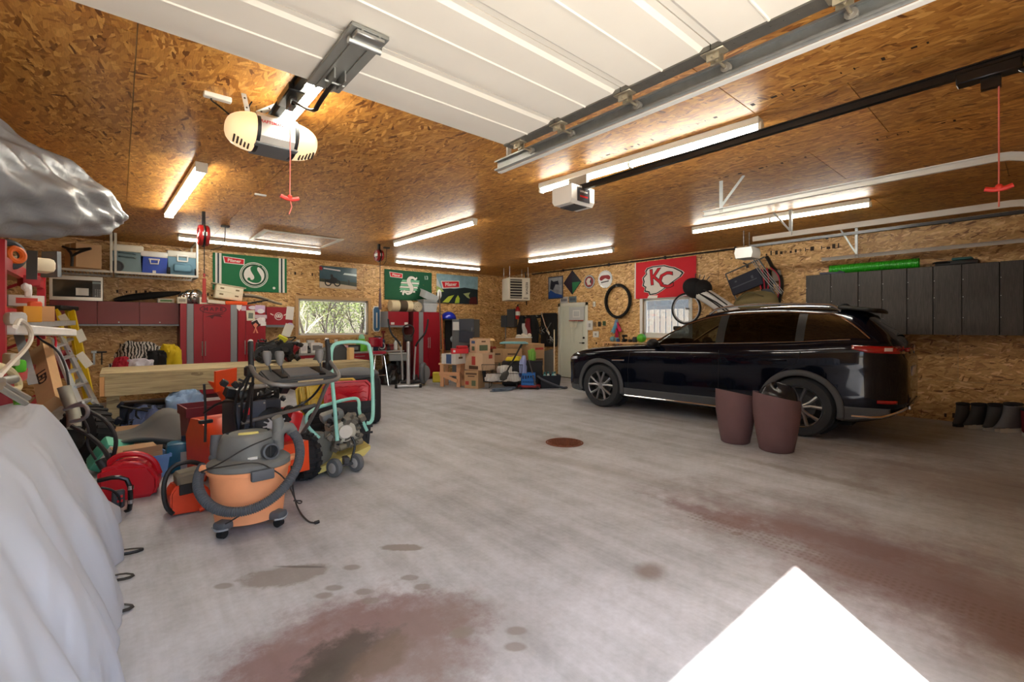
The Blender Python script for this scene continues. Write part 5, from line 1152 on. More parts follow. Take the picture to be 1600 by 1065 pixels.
cooler(223, 259, 392, 427, (20, 64, 168), (222, 220, 216), 'bright blue cooler with a white lid on the ceiling shelf', 'handle')
cooler(265, 305, 392, 430, (92, 134, 156), (222, 220, 208), 'pale blue wheeled cooler at the right end of the ceiling shelf', 'frame')
def carton(u0, v0, u1, v1, d, frac, delta, lab, c=CARD, zb=None, name='cardboard_box', cat='box', marks=(), par=None, tape=True, openf=False, grp=None):
    """two-sided view of a box: frac of its seen width is the main face, turned by delta"""
    uc = (u0+u1)/2; W_ = (u1-u0)*d/FPX; h_ = (v1-v0)*d/FPX; z0 = CAM_H+(HOR-v1)*d/FPX if zb is None else zb; dl = R(abs(delta)) or .001
    w_ = W_*frac/math.cos(dl); dp = max(.12, min(.6, W_*(1-frac)/math.sin(dl))) if frac < 1 else .3
    q = onD(uc, HOR, d); f = Vector((math.cos(YAW), math.sin(YAW), 0)); ctr = Vector((q.x, q.y, z0)) + f*(dp*.5)
    root = T(name, lab, cat, ctr, ang(uc)+R(delta), grp)
    g = G(); g.box((0, 0, h_/2), (w_, dp, h_), bev=.003); b = g.part('body', c, root, local=True)
    if tape:
        g = G(); g.box((0, 0, h_+.0006), (w_*1.001, .05, .0012)); [g.box((sx*(w_/2+.0006), 0, h_-.04), (.0012, .05, .08)) for sx in (-1, 1)]; g.part('tape', mat((196, 170, 130), .35), root, local=True)
        g = G(); g.box((0, -.001, h_-.0005), (w_*.98, .004, .003)); g.part('flap_seam', CARDD, root, local=True)
    if openf:
        g = G(); g.box((0, -dp/2-.05, h_+.02), (w_, .12, .004), rot=(.5, 0, 0)); g.box((0, dp/2+.04, h_+.03), (w_, .12, .004), rot=(-.7, 0, 0)); [g.box((sx*(w_/2+.05), 0, h_+.01), (.12, dp, .004), rot=(0, sx*.4, 0)) for sx in (-1, 1)]; g.part('flap', c, root, local=True)
    for (fx, fz, fw, fh, mm) in marks:
        g = G()
        if abs(fx) <= 1: g.box((fx*w_/2, -dp/2-.0008, fz*h_), (fw*w_, .0016, fh*h_))
        else: g.box(((w_/2+.0008)*(1 if fx > 0 else -1), 0, fz*h_), (.0016, fw*dp, fh*h_))
        g.part('printed_mark', mm, root, local=True)
    return root, (w_, dp, h_, z0)
MRED = mat((176, 60, 54), .7); MDK = mat((96, 70, 52), .7); MBL = mat((60, 84, 128), .6); MGN = mat((92, 104, 78), .7); CARDL = mat((206, 176, 146), .85, 0, .08, 5)
# cartons on the left ceiling shelf
bx_, _ = carton(91, 380, 134, 418, 7.6, .7, 20, 'brown carton with a black strap on the left ceiling shelf', zb=zS)
g = G(); p = onD(115, 400, 7.4); [g.tube([onD(*q, 7.42) for q in qs], .02, 6, smooth=1) for qs in (((105, 388), (113, 398), (112, 416)), ((142, 388), (122, 394), (113, 400)), ((98, 385), (112, 390), (142, 388)))]; o = g.part('strap', BLACKP); o.parent = bx_; o.matrix_parent_inverse = (Matrix.Translation(bx_.location) @ Matrix.Rotation(bx_.rotation_euler.z, 4, 'Z')).inverted()
# ---- flags and posters on the back wall
def lines_mark(x0, x1, y, h): return strip(x0, y, x1, y+h)
def pils(x, y, s, ang_=-.03):
    return [(mv(shape_bm([[(-.19, -.075), (-.22, .075), (.2, .06), (.2, -.075)]], .0005), x, y, s, ang_), FWH, .003, 'badge'), (mv(shape_bm([[(-.17, -.06), (-.2, .06), (.185, .045), (.185, -.06)]], .0005), x, y, s, ang_), FRED, .005, 'badge'), (mv(text_bm('Pilsner', .095, .0005, bold=.002), x, y-.005, s, ang_), FWH, .007, 'lettering')]
x0, z0 = A(332, 394, 0).x, 3.035
fw, fh = 1.47, .80
mk = []
for xx, ww in ((.045, .04), (.115, .045), (fw-.17, .045), (fw-.09, .045)): mk.append((strip(xx, -fh, xx+ww, 0), FWH, .002, 'stripe'))
for xx in (.085, fw-.125): mk.append((strip(xx, -fh, xx+.03, 0), mat((20, 50, 60), .75), .002, 'stripe'))
mk += pils(.40, -.14, 1.0)
cx_, cy_ = .79, -.43
mk += [(mv(shape_bm([circ(.285, 40), circ(.27, 40)], .0005), cx_, cy_), FWH, .003, 'emblem'), (mv(shape_bm([circ(.255, 40)], .0005), cx_, cy_), FWH, .003, 'emblem'), (mv(shape_bm([circ(.243, 40), circ(.205, 40)], .0005), cx_, cy_), FDG, .005, 'emblem')]
S_ = [(-.02, .19), (.07, .205), (.13, .19), (.10, .165), (.05, .17), (.035, .13), (.075, .04), (.115, -.05), (.09, -.135), (0, -.165), (-.11, -.13), (-.145, -.10), (-.13, -.06), (-.095, -.065), (-.08, -.10), (-.035, -.09), (-.02, -.04), (-.06, .04), (-.09, .12), (-.07, .175)]
mk += [(mv(shape_bm([S_], .0005, True), cx_+.02, cy_, 1.08), FGR, .005, 'emblem'), (mv(shape_bm([circ(.03, 12)], .0005), 1.20, -.70), FWH, .003, 'emblem')]
cloth('flag', 'green striped flag with a round S emblem above the tall red cabinets', wallA(x0, z0), fw, fh, FGR, lambda u, v: .02+.012*math.sin(u*11+v*3)*(.3+v*.7), mk)
x0, z0 = A(600, 419, 0).x, 3.0; fw, fh = 1.46, .82
mk = pils(.34, -.14, .95)
for i, (a, b, yy) in enumerate(((.50, 1.06, -.30), (.47, 1.05, -.36), (.46, 1.03, -.42), (.44, 1.00, -.48), (.43, .98, -.54), (.45, .92, -.60))): mk.append((shape_bm([[(a, yy), (a+.03, yy+.045), (b, yy+.05), (b-.03, yy+.02), (b, yy-.0)]], .0005), FWH if i % 2 else mat((120, 190, 150), .75), .003, 'emblem'))
S2 = [(.13, .30), (.20, .27), (.23, .30), (.21, .22), (.15, .21), (.10, .24), (.03, .20), (.06, .11), (.11, .02), (.10, -.12), (0, -.21), (-.1, -.22), (-.16, -.17), (-.2, -.24), (-.23, -.22), (-.16, -.09), (-.12, -.15), (-.03, -.16), (.0, -.06), (-.05, .05), (-.09, .17), (-.03, .28), (.05, .31)]
mk += [(mv(shape_bm([S2], .0005, True), .74, -.45, 1.05), FDG, .004, 'emblem'), (mv(shape_bm([S2], .0005, True), .74, -.45, .98), FWH, .006, 'emblem'), (mv(text_bm('13', .14, .0005, bold=.006), 1.27, -.16, 1, .1), mat((170, 190, 176), .75), .003, 'lettering')]
cloth('flag', 'plain dark green flag with a white S over striped wheat, right of the window', wallA(x0, z0), fw, fh, mat((12, 84, 54), .75, 0, .08), lambda u, v: .02+.012*math.sin(u*10+v*3)*(.3+v*.7)+.02*math.sin(u*PI)*v, mk)
x0, z0 = A(681, 426, 0).x, 3.0; fw, fh = 1.5, .86
LND = mat((134, 168, 180), .7, 0, .5, 5)
mk = [(shape_bm([[(0, -.52), (.3, -.40), (.62, -.42), (1.0, -.36), (fw, -.40), (fw, -fh), (0, -fh)]], .0005), mat((24, 40, 44), .75, 0, .4, 12), .002, 'scenery'), (shape_bm([[(.0, -.36), (.20, -.44), (.26, -.52), (0, -.56)]], .0005), mat((170, 190, 110), .75), .004, 'scenery'), (shape_bm([[(.2, -.84), (.40, -.66), (.62, -.60), (.5, -.74), (.42, -.84)]], .0005), mat((184, 202, 70), .75), .004, 'scenery'), (shape_bm([[(.64, -.85), (.68, -.70), (.76, -.60), (.82, -.70), (.80, -.84)]], .0005), mat((170, 196, 60), .75), .004, 'scenery'), (shape_bm([[(.95, -.55), (1.2, -.5), (1.14, -.6), (1.2, -.7), (1.08, -.66)]], .0005), mat((170, 180, 120), .75, 0, .3), .004, 'scenery'), (shape_bm([[(1.16, -.85), (1.2, -.66), (1.44, -.62), (fw-.02, -.85)]], .0005), mat((84, 22, 24), .75, 0, .3), .004, 'scenery'), (shape_bm([[(0, -.1), (.1, -.3), (.17, -.42), (0, -.36)]], .0005), mat((196, 204, 206), .75), .004, 'scenery')]
mk += pils(.5, -.29, 1.55, .10)
cloth('banner', 'landscape banner with a red beer badge beside the dark green flag', wallA(x0, z0), fw, fh, LND, lambda u, v: .015+.008*math.sin(u*14+v*5), mk, cat='banner')
a, b = A(499, 412, 0), A(557, 451, 0); w_, h_ = b.x-a.x, a.z-b.z; a.z -= .04; h_ -= .02
root = T('poster', 'motorcycle poster hung above the wide window', 'poster', ((a.x+b.x)/2, YA-.02, a.z-h_)); fn = wallA(a.x, a.z-h_, .004)
place(strip(0, 0, w_, h_), lambda x, y, z: fn(x, y, .006+z*8)).part('sheet', mat((70, 96, 106), .25, 0, .4, 3), root)
def pp(loops, c, o, sm=False): place(shape_bm(loops, .0005, sm), wallA(a.x, a.z-h_, .016+o)).part('print', mat(c, .3, 0, .15), root)
pp([[(0, 0), (w_, 0), (w_, h_*.13), (w_*.5, h_*.22), (0, h_*.28)]], (196, 180, 158), 0); pp([[(0, h_*.28), (w_*.5, h_*.22), (w_, h_*.13), (w_, h_*.32), (0, h_*.42)]], (58, 66, 54), 0); pp([[(w_*.1, h_*.86), (w_*.55, h_*.80), (w_*.55, h_*.86), (w_*.1, h_*.92)]], (206, 206, 210), .001); pp([[(0, h_*.8), (w_*.07, h_*.8), (w_*.07, h_*.95), (0, h_*.97)]], (150, 30, 34), .001); pp([[(w_*.62, h_*.66), (w_, h_*.62), (w_, h_*.72), (w_*.66, h_*.74)]], (206, 226, 228), .001)
for x in (.22, .46): pp([circ(.085, 20, w_*x, h_*.24), circ(.055, 20, w_*x, h_*.24)], (26, 26, 28), .002)
pp([[(w_*.13, h_*.38), (w_*.24, h_*.24), (w_*.44, h_*.26), (w_*.46, h_*.44), (w_*.36, h_*.52), (w_*.33, h_*.64), (w_*.28, h_*.6), (w_*.29, h_*.46), (w_*.2, h_*.36)]], (30, 32, 36), .003, True); pp([[(w_*.75, h_*.2), (w_*.77, h_*.34), (w_*.74, h_*.42), (w_*.80, h_*.42), (w_*.79, h_*.2)]], (34, 40, 36), .002)
# blue wall thermometer and outlets
a, b = A(582, 478, 0), A(594, 518, 0); xc, zc_ = (a.x+b.x)/2, (a.z+b.z)/2; w2, h2 = (b.x-a.x)/2, (a.z-b.z)/2
root = T('wall_thermometer', 'tall blue and white rounded thermometer sign right of the window', 'sign', (xc, YA-.02, zc_-h2)); st = lambda k: [(-w2*k, -h2+w2*.6), (-w2*k, h2-w2*.6), (-w2*.6*k, h2-.03*(1-k)), (w2*.6*k, h2-.03*(1-k)), (w2*k, h2-w2*.6), (w2*k, -h2+w2*.6), (w2*.6*k, -h2), (-w2*.6*k, -h2)]
place(shape_bm([st(1)], .01), wallA(xc, zc_, .012)).part('plate', WHITE, root); place(shape_bm([[(x, y*.94) for x, y in st(.78)]], .002), wallA(xc, zc_, .024)).part('face', mat((50, 98, 140), .35, 0, .25, 10), root); place(strip(-.018, -h2*.7, .018, h2*.5), lambda x, y, z: wallA(xc, zc_, .027)(x, y, z)).part('scale', FWH, root)
for u, v, lab in ((465.5, 535, 'white outlet below the left end of the wide window'), (525, 534, 'white outlet below the middle of the wide window'), (597, 497, 'white outlet beside the blue thermometer sign')):
    p = A(u, v, 0); root = T('wall_outlet', lab, 'outlet', (p.x, YA-.01, p.z-.06)); g = G(); g.bx(p.x-.045, p.x+.045, YA-.012, YA-.003, p.z-.07, p.z+.07, bev=.003); g.part('plate', OFFW, root); g = G(); [g.box((p.x, YA-.013, p.z+dz), (.05, .004, .04), bev=.002) for dz in (-.03, .03)]; g.part('socket', WHITE, root)
# ---- counter with red drawers
zK = A(520, 551, .62).z; kx0, kx1 = xf(458, .64), xf(607, .64)
root = T('counter', 'long grey worktop below the wide window', 'counter', ((kx0+kx1)/2, YA-.31, zK-.04)); g = G(); g.bx(kx0, xf(632, .64), YA-.64, YA-.003, zK-.035, zK, bev=.004); g.part('worktop', mat((150, 148, 146), .45, 0, .12, 20), root)
ku = (462, 506, 546, 578)
for i, lab in enumerate(('red drawer unit under the worktop, left one behind the snow blower', 'red drawer unit under the worktop, middle one', 'red drawer unit under the worktop, right one by the bar stool')):
    x0, x1 = xf(ku[i], .62), xf(ku[i+1], .62); y = YA-.60; u_ = T('drawer_unit', lab, 'cabinet', ((x0+x1)/2, YA-.3, 0)); g = G(); g.bx(x0+.002, x1-.002, y, YA-.01, 0, zK-.036); g.part('carcass', mat((60, 16, 22), .6), u_)
    zz = [zK-.036, zK-.22, zK-.44, zK-.66, .06] if i < 2 else [zK-.036, zK-.20, .06]
    for za, zb in zip(zz, zz[1:]):
        g = G(); g.bx(x0+.004, x1-.004, y-.02, y, zb+.004, za-.004, bev=.002); d_ = g.part('drawer' if za-zb < .4 else 'door', RC2, u_); g = G(); g.cyl(((x0+x1)/2-.12, y-.04, za-.07), ((x0+x1)/2+.12, y-.04, za-.07), .007, n=8); [g.cyl(((x0+x1)/2+s_*.10, y-.04, za-.07), ((x0+x1)/2+s_*.10, y-.018, za-.07), .005, n=6) for s_ in (-1, 1)]; g.part('handle', STEEL, d_)
g = G(); xr = xf(630, .6); g.bx(xr-.03, xr+.01, YA-.6, YA-.01, 0, zK-.036); g.part('end_panel', GREYCAB, root)
# things on the worktop
def onk(u, off=.35): p = A(u, 550, off); return Vector((p.x, p.y, zK+.001))
def bottle(u, h, r, c, lab, off=.35, cap=(230, 230, 230), name='bottle'):
    o = onk(u, off); root = T(name, lab, name, o); g = G(); g.lathe([(r*.9, 0), (r, .01), (r, h*.62), (r*.45, h*.80), (r*.4, h*.86)], o, 14); g.part('body', mat(c, .35), root); g = G(); g.lathe([(r*.46, h*.85), (r*.46, h), (r*.3, h*1.01)], o, 10); g.part('cap', mat(cap, .4), root); g = G(); g.lathe([(r*1.01, h*.15), (r*1.01, h*.5)], o, 14, cap=False); g.part('label_band', mat(tuple(min(255, int(x*.6+90)) for x in c), .5), root)
def kbox(u, h, w_, c, lab, off=.35, c2=None, name='small_box', dp=.14):
    o = onk(u, off); root = T(name, lab, 'box', o, R(random.uniform(-8, 8))); g = G(); g.box((0, 0, h/2), (w_, dp, h), bev=.004); g.part('body', mat(c, .55), root, local=True); g = G(); g.box((0, -dp/2-.001, h*.5), (w_*.7, .002, h*.5)); g.part('label_print', mat(c2 or (120, 120, 124), .5), root, local=True)
kbox(474, .24, .15, (226, 226, 224), 'white box at the left end of the worktop', c2=(200, 200, 205)); bottle(481, .17, .07, (28, 28, 30), 'short black jar next to the white box on the worktop', cap=(30, 30, 30), name='jar'); kbox(485, .30, .16, (190, 190, 186), 'tall grey box on the worktop behind the snow blower lever', off=.2); kbox(492, .24, .22, (222, 222, 222), 'wide white box on the worktop under the window middle'); kbox(500, .22, .10, (216, 220, 226), 'narrow pale box on the worktop right of the wide white box')
kbox(516, .10, .5, (150, 150, 148), 'long low grey tray on the worktop', c2=(110, 110, 110)); kbox(530, .16, .2, (200, 186, 190), 'pink and white small carton on the worktop inside the green cart handle', c2=(180, 60, 90)); kbox(538, .16, .16, (210, 170, 180), 'small pinkish carton right of the pink and white one', c2=(200, 90, 110)); kbox(551, .17, .34, (22, 22, 24), 'black radio on the worktop', c2=(120, 124, 128), name='radio')
o = onk(565, .30); root = T('jug', 'lime green rounded jug with a pale blue cap on the worktop', 'jug', o); g = G(); g.lathe([(.14, 0), (.15, .03), (.13, .2), (.08, .3), (.05, .34)], o, 18); g.part('body', mat((110, 200, 50), .4), root); g = G(); g.lathe([(.07, .31), (.075, .36), (.04, .42), (.01, .43)], o, 14); g.part('cap', mat((150, 220, 190), .4), root)
for i, (u, h, r, c, lab) in enumerate(((573, .24, .04, (190, 200, 206), 'clear spray bottle right of the lime green jug'), (577, .26, .035, (160, 170, 184), 'slim grey bottle behind the bar stool'), (581, .2, .04, (206, 204, 200), 'short white bottle between slim bottles on the worktop'))): bottle(u, h, r, c, lab)
o = onk(590, .3); root = T('portable_radio', 'blue-black portable radio with a silver ring on the worktop', 'radio', o); g = G(); g.box(o+Vector((0, 0, .15)), (.34, .2, .3), bev=.04, seg=2); g.part('body', mat((40, 52, 80), .5), root); g = G(); g.torus(o+Vector((.07, -.11, .12)), .08, .018, (0, 1, 0), 20, 8); g.part('speaker_ring', STEEL, root); g = G(); g.tube([o+Vector((-.14, 0, .28)), o+Vector((-.1, 0, .36)), o+Vector((.1, 0, .36)), o+Vector((.14, 0, .28))], .016, 6, smooth=1); g.part('handle', BLACKP, root)
rn = random.Random(12)
for i, (u, c, lab) in enumerate(((600, (150, 40, 44), 'red drill case heap on the worktop right of the portable radio'), (606, (50, 46, 50), 'black battery charger on the worktop'), (611, (120, 44, 46), 'small red power tool near the right end of the worktop'))):
    o = onk(u, .3); g = G(); g.box(o+Vector((0, 0, .05)), (.12, .12, .1), bev=.02); g.box(o+Vector((0, -.02, .13)), (.2, .07, .07), bev=.02); g.cyl(o+Vector((.08, -.02, .13)), o+Vector((.15, -.02, .13)), .015); g.thing(('drill_case', 'battery_charger', 'power_tool')[i], mat(c, .5, 0, .2), lab, 'tool')
bottle(618, .30, .05, (206, 214, 220), 'tall white bottle at the right end of the worktop', cap=(120, 150, 190)); bottle(625, .22, .05, (190, 150, 110), 'amber jar at the worktop end by the elliptical trainer', name='jar')
p = A(599, 531, .05); g = G(); g.tube([p+Vector((0, 0, -.28)), p+Vector((0, 0, .0))], .05, 10); g.cyl(p, p+Vector((0, 0, .2)), .025, n=8); g.box(p+Vector((0, 0, .22)), (.10, .05, .06)); g.thing('caulking_gun', mat((126, 40, 36), .5), 'dark red caulking gun hanging under the blue thermometer', 'caulking gun')
# ---- right red cabinets
r2, dr2, xc, yy, z0, z1 = upper('small red wall cabinet with grey side left of the tall right cabinet', 606, 638, 486, 511, .45, dd=.42)
for u in (613, 634): place(strip(-.05, -.03, .05, .03), wallA(xf(u, .45), z0+.10, .472)).part('sticker', FWH, dr2)
t3, d3_ = tall('tall red cabinet on the right carrying stacked grey totes', [(645.5, 654, 'red'), (654, 661, 'grey')], [(661, 668.8, 667.6), (668.8, 687, 670.3)], z1=A(660, 487, FD).z)
zT3 = A(660, 487, FD).z
# cushions and totes on top
p = A(626, 486, .30); root = T('striped_cushion', 'rolled cream and brown striped cushion on the small red cabinet', 'cushion', (p.x, p.y, z1)); w_ = .56
for i, (a, b, c) in enumerate(((-.5, -.12, (214, 200, 166)), (-.12, .24, (74, 60, 44)), (.24, .5, (210, 196, 160)))):
    g = G(); g.tube([(p.x+a*w_*1.1, p.y, z1+.155), (p.x+b*w_*1.1, p.y, z1+.155)], .153, 16); g.part('stripe', mat(c, .85), root, smooth=60)
p = A(650, 486, .34); g = G(); g.tube([(p.x, p.y-.1, zT3+.142), (p.x, p.y+.25, zT3+.142)], .14, 16); [g.torus((p.x, p.y-.105, zT3+.142), r, .012, (0, 1, 0), 18, 6) for r in (.04, .08, .12)]; g.thing('rolled_cushion', mat((196, 184, 160), .9), 'round end of a rolled cream cushion between striped cushion and totes', 'cushion', smooth=60)
p = A(668, 486, .34); root = T('storage_tote', 'lowest grey storage tote of the stack on the tall right cabinet', 'tote', (p.x, p.y, zT3), 0, 'grey storage totes')
def tote_mesh(g, o, w_, dp, h_, rot=(0, 0, 0)):
    M_ = Matrix.Translation(o) @ Euler(rot).to_matrix().to_4x4(); prof = [(.86, 0), (.97, h_*.85), (1.05, h_*.85), (1.06, h_), (1.0, h_), (.84, .02)]
    rs = [[g.V(M_ @ Vector((sx*w_/2*k, sy*dp/2*k, z))) for sx, sy in ((-1, -1), (1, -1), (1, 1), (-1, 1))] for k, z in prof]
    [g.skin(a, b) for a, b in zip(rs, rs[1:])]; g.F(rs[0][::-1]); g.F(rs[-1]); return g
TG = mat((176, 182, 186), .45, 0, .06)
tote_mesh(G(), Vector((p.x, p.y, zT3+.001)), .44, .36, .24).part('tub', TG, root)
for k, (dz, rot, lab) in enumerate(((.245, (0, 0, 0), 'grey storage tote second in the stack on the tall right cabinet'), (.30, (0, 0, 0), 'grey storage tote third in the stack, rims showing'), (.36, (.25, .35, 0), 'topmost grey storage tote, tipped on the stack before the green flag'))):
    rt = T('storage_tote', lab, 'tote', (p.x, p.y, zT3+dz), 0, 'grey storage totes'); h_ = .05 if k < 2 else .2
    tote_mesh(G(), Vector((p.x, p.y, zT3+dz)), .46, .36, h_, rot).part('tub', TG, rt)
# black strip and shovels at the cabinet side
for i, (u, v0, v1, c, hd, lab) in enumerate(((686.5, 455, 545, (90, 74, 58), (206, 206, 206), 'garden tool with a dark shaft and grey head leaning by the tall right cabinet'), (690, 492, 575, (196, 110, 60), (196, 184, 160), 'shovel with an orange shaft leaning at the cabinet side'))):
    a, b = onD(u, v0, 12.4), onD(u+3, v1, 12.2); root = T('shovel', lab, 'shovel', b); g = G(); g.cyl(a, b, .018, n=8); g.part('shaft', mat(c, .6), root); g = G(); q = a if i == 0 else b; g.lathe([(.02, .05), (.06, .0), (.07, -.12), (.03, -.2)], q, 10, sq=(1, .3)); g.part('blade', mat(hd, .4, .4), root)
p = onY(701, 494, 11.46); root = T('helmet', 'shiny blue helmet with black padding on the wall by the tall cabinet', 'helmet', p-Vector((0, 0, .2))); g = G(); g.grid(lambda u, v: p+Vector((.24*math.cos(2*PI*u)*math.cos(v*PI/2), .2*math.sin(2*PI*u)*math.cos(v*PI/2), -.08+.22*math.sin(v*PI/2))), 22, 8, True); g.part('shell', mat((24, 48, 190), .2, 0, .05, coat=1), root, solid=.01, smooth=70)
g = G(); g.tube([p+Vector((.22*math.cos(a), .18*math.sin(a), -.1)) for a in [2*PI*i/16 for i in range(16)]], .03, 6, closed=True); g.part('padding', BLACKP, root)
p = onY(703, 545, 11.55); root = T('garment_bag', 'tall black garment bag hanging below the blue helmet', 'bag', Vector((p.x, p.y, .75))); g = G(); g.grid(lambda u, v: Vector((p.x+.18*math.cos(2*PI*u)*(1-.1*v), p.y+.08*math.sin(2*PI*u), (.75+.95*v))), 16, 6, True); g.part('bag', mat((10, 10, 12), .7, 0, .2), root); g = G(); g.tube([(p.x, p.y, 1.69), (p.x+.02, p.y, 1.74), (p.x, p.y+.15, 1.72)], .012, 6); g.part('hanger', STEEL, root); g = G(); g.ell((p.x+.02, p.y-.1, 1.08), (.07, .05, .09), 10, 8); g.part('tag', mat((150, 170, 180), .5), root)
# ================================================================ far corner: heater, panels, cartons, cart
hc = onD(806, 452.5, 12.9); hz = ang(806)+R(20)
root = T('unit_heater', 'cream gas unit heater hanging in the far corner', 'heater', hc-Vector((0, 0, .31)), hz); HT = mat((214, 206, 190), .4, 0, .05)
g = G(); g.box((0, .0, .31), (.62, .60, .62), bev=.012); g.part('casing', HT, root, local=True)
g = G(); g.box((-.10, -.302, .31), (.34, .006, .52)); lv = g.part('louvre_opening', mat((34, 30, 28), .7), root, local=True)
for k in range(7): g = G(); g.box((-.10, -.315, .09+.073*k), (.34, .035, .012), rot=(.5, 0, 0)); g.part('louvre', HT, lv, local=True)
bm = text_bm('REZNOR', .085, .001, bold=.002); place(bm, lambda x, y, z: Vector((.21+y, -.303-z, .33-x))).part('lettering', mat((60, 54, 50), .5), root, local=True, smooth=0)
g = G(); g.box((.18, -.303, .06), (.14, .004, .03)); g.part('name_plate', mat((120, 110, 100), .5), root, local=True)
for x, y in ((-.27, -.25), (.27, -.25), (-.27, .25), (.27, .25)): g = G(); g.cyl((x, y, .62), (x, y, ZC-hc.z+.31), .008, n=6); g.part('hanger_rod', STEEL, root, local=True)
g = G(); g.tube([(.33, .2, .3), (.42, .25, .3), (.42, .25, -.1), (.42, .3, .62), (.40, .3, .85)], .018, 6); g.part('gas_pipe', BLACKP, root, local=True)
def wbox(u0, u1, v0, v1, X, dp, c, nm, lab, cat, door=True):
    a, b = onX(u0, v0, X), onX(u1, v1, X); root = T(nm, lab, cat, (XB-dp/2, (a.y+b.y)/2, b.z)); g = G(); g.bx(XB-dp, XB-.002, b.y, a.y, b.z, a.z, bev=.006); g.part('box', mat(c, .45, .2, .06), root)
    if door: g = G(); g.bx(XB-dp-.006, XB-dp, b.y+.02, a.y-.02, b.z+.03, a.z-.03, bev=.003); g.part('cover', mat(tuple(int(x*.95) for x in c), .45, .2, .06), root)
    return root
wbox(773, 791, 493, 511, XB-.12, .12, (82, 92, 104), 'electrical_panel', 'wide grey electrical panel left of the tall one in the corner', 'electrical panel'); er = wbox(792, 803, 483, 511, XB-.15, .15, (84, 90, 98), 'electrical_panel', 'tall narrow grey electrical panel under the heater', 'electrical panel')
p = onX(790, 520, XB-.04); g = G(); g.cyl((XB-.04, p.y, .3), (XB-.04, p.y, 1.45), .02, n=8); g.part('conduit_pipe', GALV, er)
p = onX(809, 486, XB-.12); root = T('fire_extinguisher', 'red fire extinguisher on the wall below the heater', 'fire extinguisher', (XB-.12, p.y, p.z-.25)); o = Vector((XB-.12, p.y, p.z-.25)); g = G(); g.lathe([(.06, 0), (.075, .02), (.075, .30), (.05, .36), (.02, .40)], o, 16); g.part('cylinder', mat((190, 26, 30), .3, 0, .05), root); g = G(); g.box(o+Vector((0, 0, .42)), (.04, .03, .06)); g.bar(o+Vector((0, 0, .45)), o+Vector((0, -.10, .47)), .02, .015); g.tube([o+Vector((.02, 0, .42)), o+Vector((0, .09, .38)), o+Vector((0, .085, .12))], .010, 6, smooth=1); g.part('valve_hose', BLACKP, root); g = G(); g.lathe([(.0765, .12), (.0765, .24)], o, 16, cap=False); g.part('label_band', WHITE, root)
# black coats and gear hung on the right wall left of the door
root = T('coat_rack', 'dark rack board carrying black gear left of the entry door', 'rack', onX(832, 492, XB-.03)); a, b = onX(812, 492, XB), onX(866, 497, XB); g = G(); g.bx(XB-.05, XB-.003, b.y, a.y, 1.70, 1.80); g.part('board', mat((24, 22, 22), .7), root)
for k in range(6): y = b.y+(a.y-b.y)*(k+.5)/6; g = G(); g.tube([(XB-.05, y, 1.76), (XB-.11, y, 1.75), (XB-.12, y, 1.79)], .008, 6); g.part('hook', STEEL, root)
def garment(u, v0, v1, w_, c, lab, nm='jacket', cat='jacket', seed=0, off=.12):
    a, b = onX(u, v0, XB-off), onX(u, v1, XB-off); rn = random.Random(seed); ph = [rn.uniform(0, 6) for _ in range(3)]
    g = G()
    def f(s, t):
        an = 2*PI*s; z = a.z+(b.z-a.z)*t; wd = w_*(.35+.65*min(1, t*2.2))*(1-.12*max(0, t-.8)*5); return Vector((XB-off+.075*math.sin(an)*(1+.3*math.sin(4*an+ph[0])), a.y+wd/2*math.cos(an)+.02*math.sin(6*t+ph[1]), z))
    g.grid(f, 22, 10, True); return g.thing(nm, mat(c, .8, 0, .25, 6), lab, cat, smooth=70)
garment(815, 494, 538, .42, (20, 20, 24), 'black padded jacket hanging at the left end of the dark rack', seed=1); garment(826, 497, 530, .30, (126, 30, 34), 'dark red backpack hanging between black jackets', 'backpack', 'backpack', 2, .16); garment(833, 492, 535, .5, (14, 14, 16), 'long black coat hanging right of the dark red backpack', 'coat', 'coat', 3, .10)
garment(820, 505, 528, .2, (196, 196, 196), 'white and black glove bundle hung on the rack front', 'glove_bundle', 'gloves', 4, .22)
c = onX(854, 515, XB-.2); root = T('golf_trolley', 'black folded golf trolley with a silver shaft hung beside the door', 'trolley', (XB-.2, c.y, c.z-.45)); g = G(); g.box((XB-.10, c.y, c.z), (.14, .62, .98), bev=.06, seg=2); g.part('bag', mat((16, 16, 19), .8, 0, .2), root); g = G(); g.tube([(XB-.22, c.y+.18, c.z+.50), (XB-.23, c.y+.02, c.z+.12), (XB-.23, c.y-.16, c.z-.12)], .022, 8); g.part('shaft', CHROME, root)
for dy, dz in ((.14, -.02), (-.2, -.28)): g = G(); g.torus((XB-.24, c.y+dy, c.z+dz), .12, .02, (1, .2, 0), 22, 8); g.part('wheel', RUBBER, root); g = G(); [g.cyl((XB-.24, c.y+dy, c.z+dz), (XB-.24, c.y+dy+.11*math.cos(k*2*PI/5), c.z+dz+.11*math.sin(k*2*PI/5)), .008, n=5) for k in range(5)]; g.part('spokes', STEEL, root)
g = G(); g.tube([(XB-.22, c.y-.2, c.z+.2), (XB-.26, c.y-.05, c.z-.02), (XB-.22, c.y-.28, c.z-.3)], .012, 6); g.part('strut', STEEL, root)
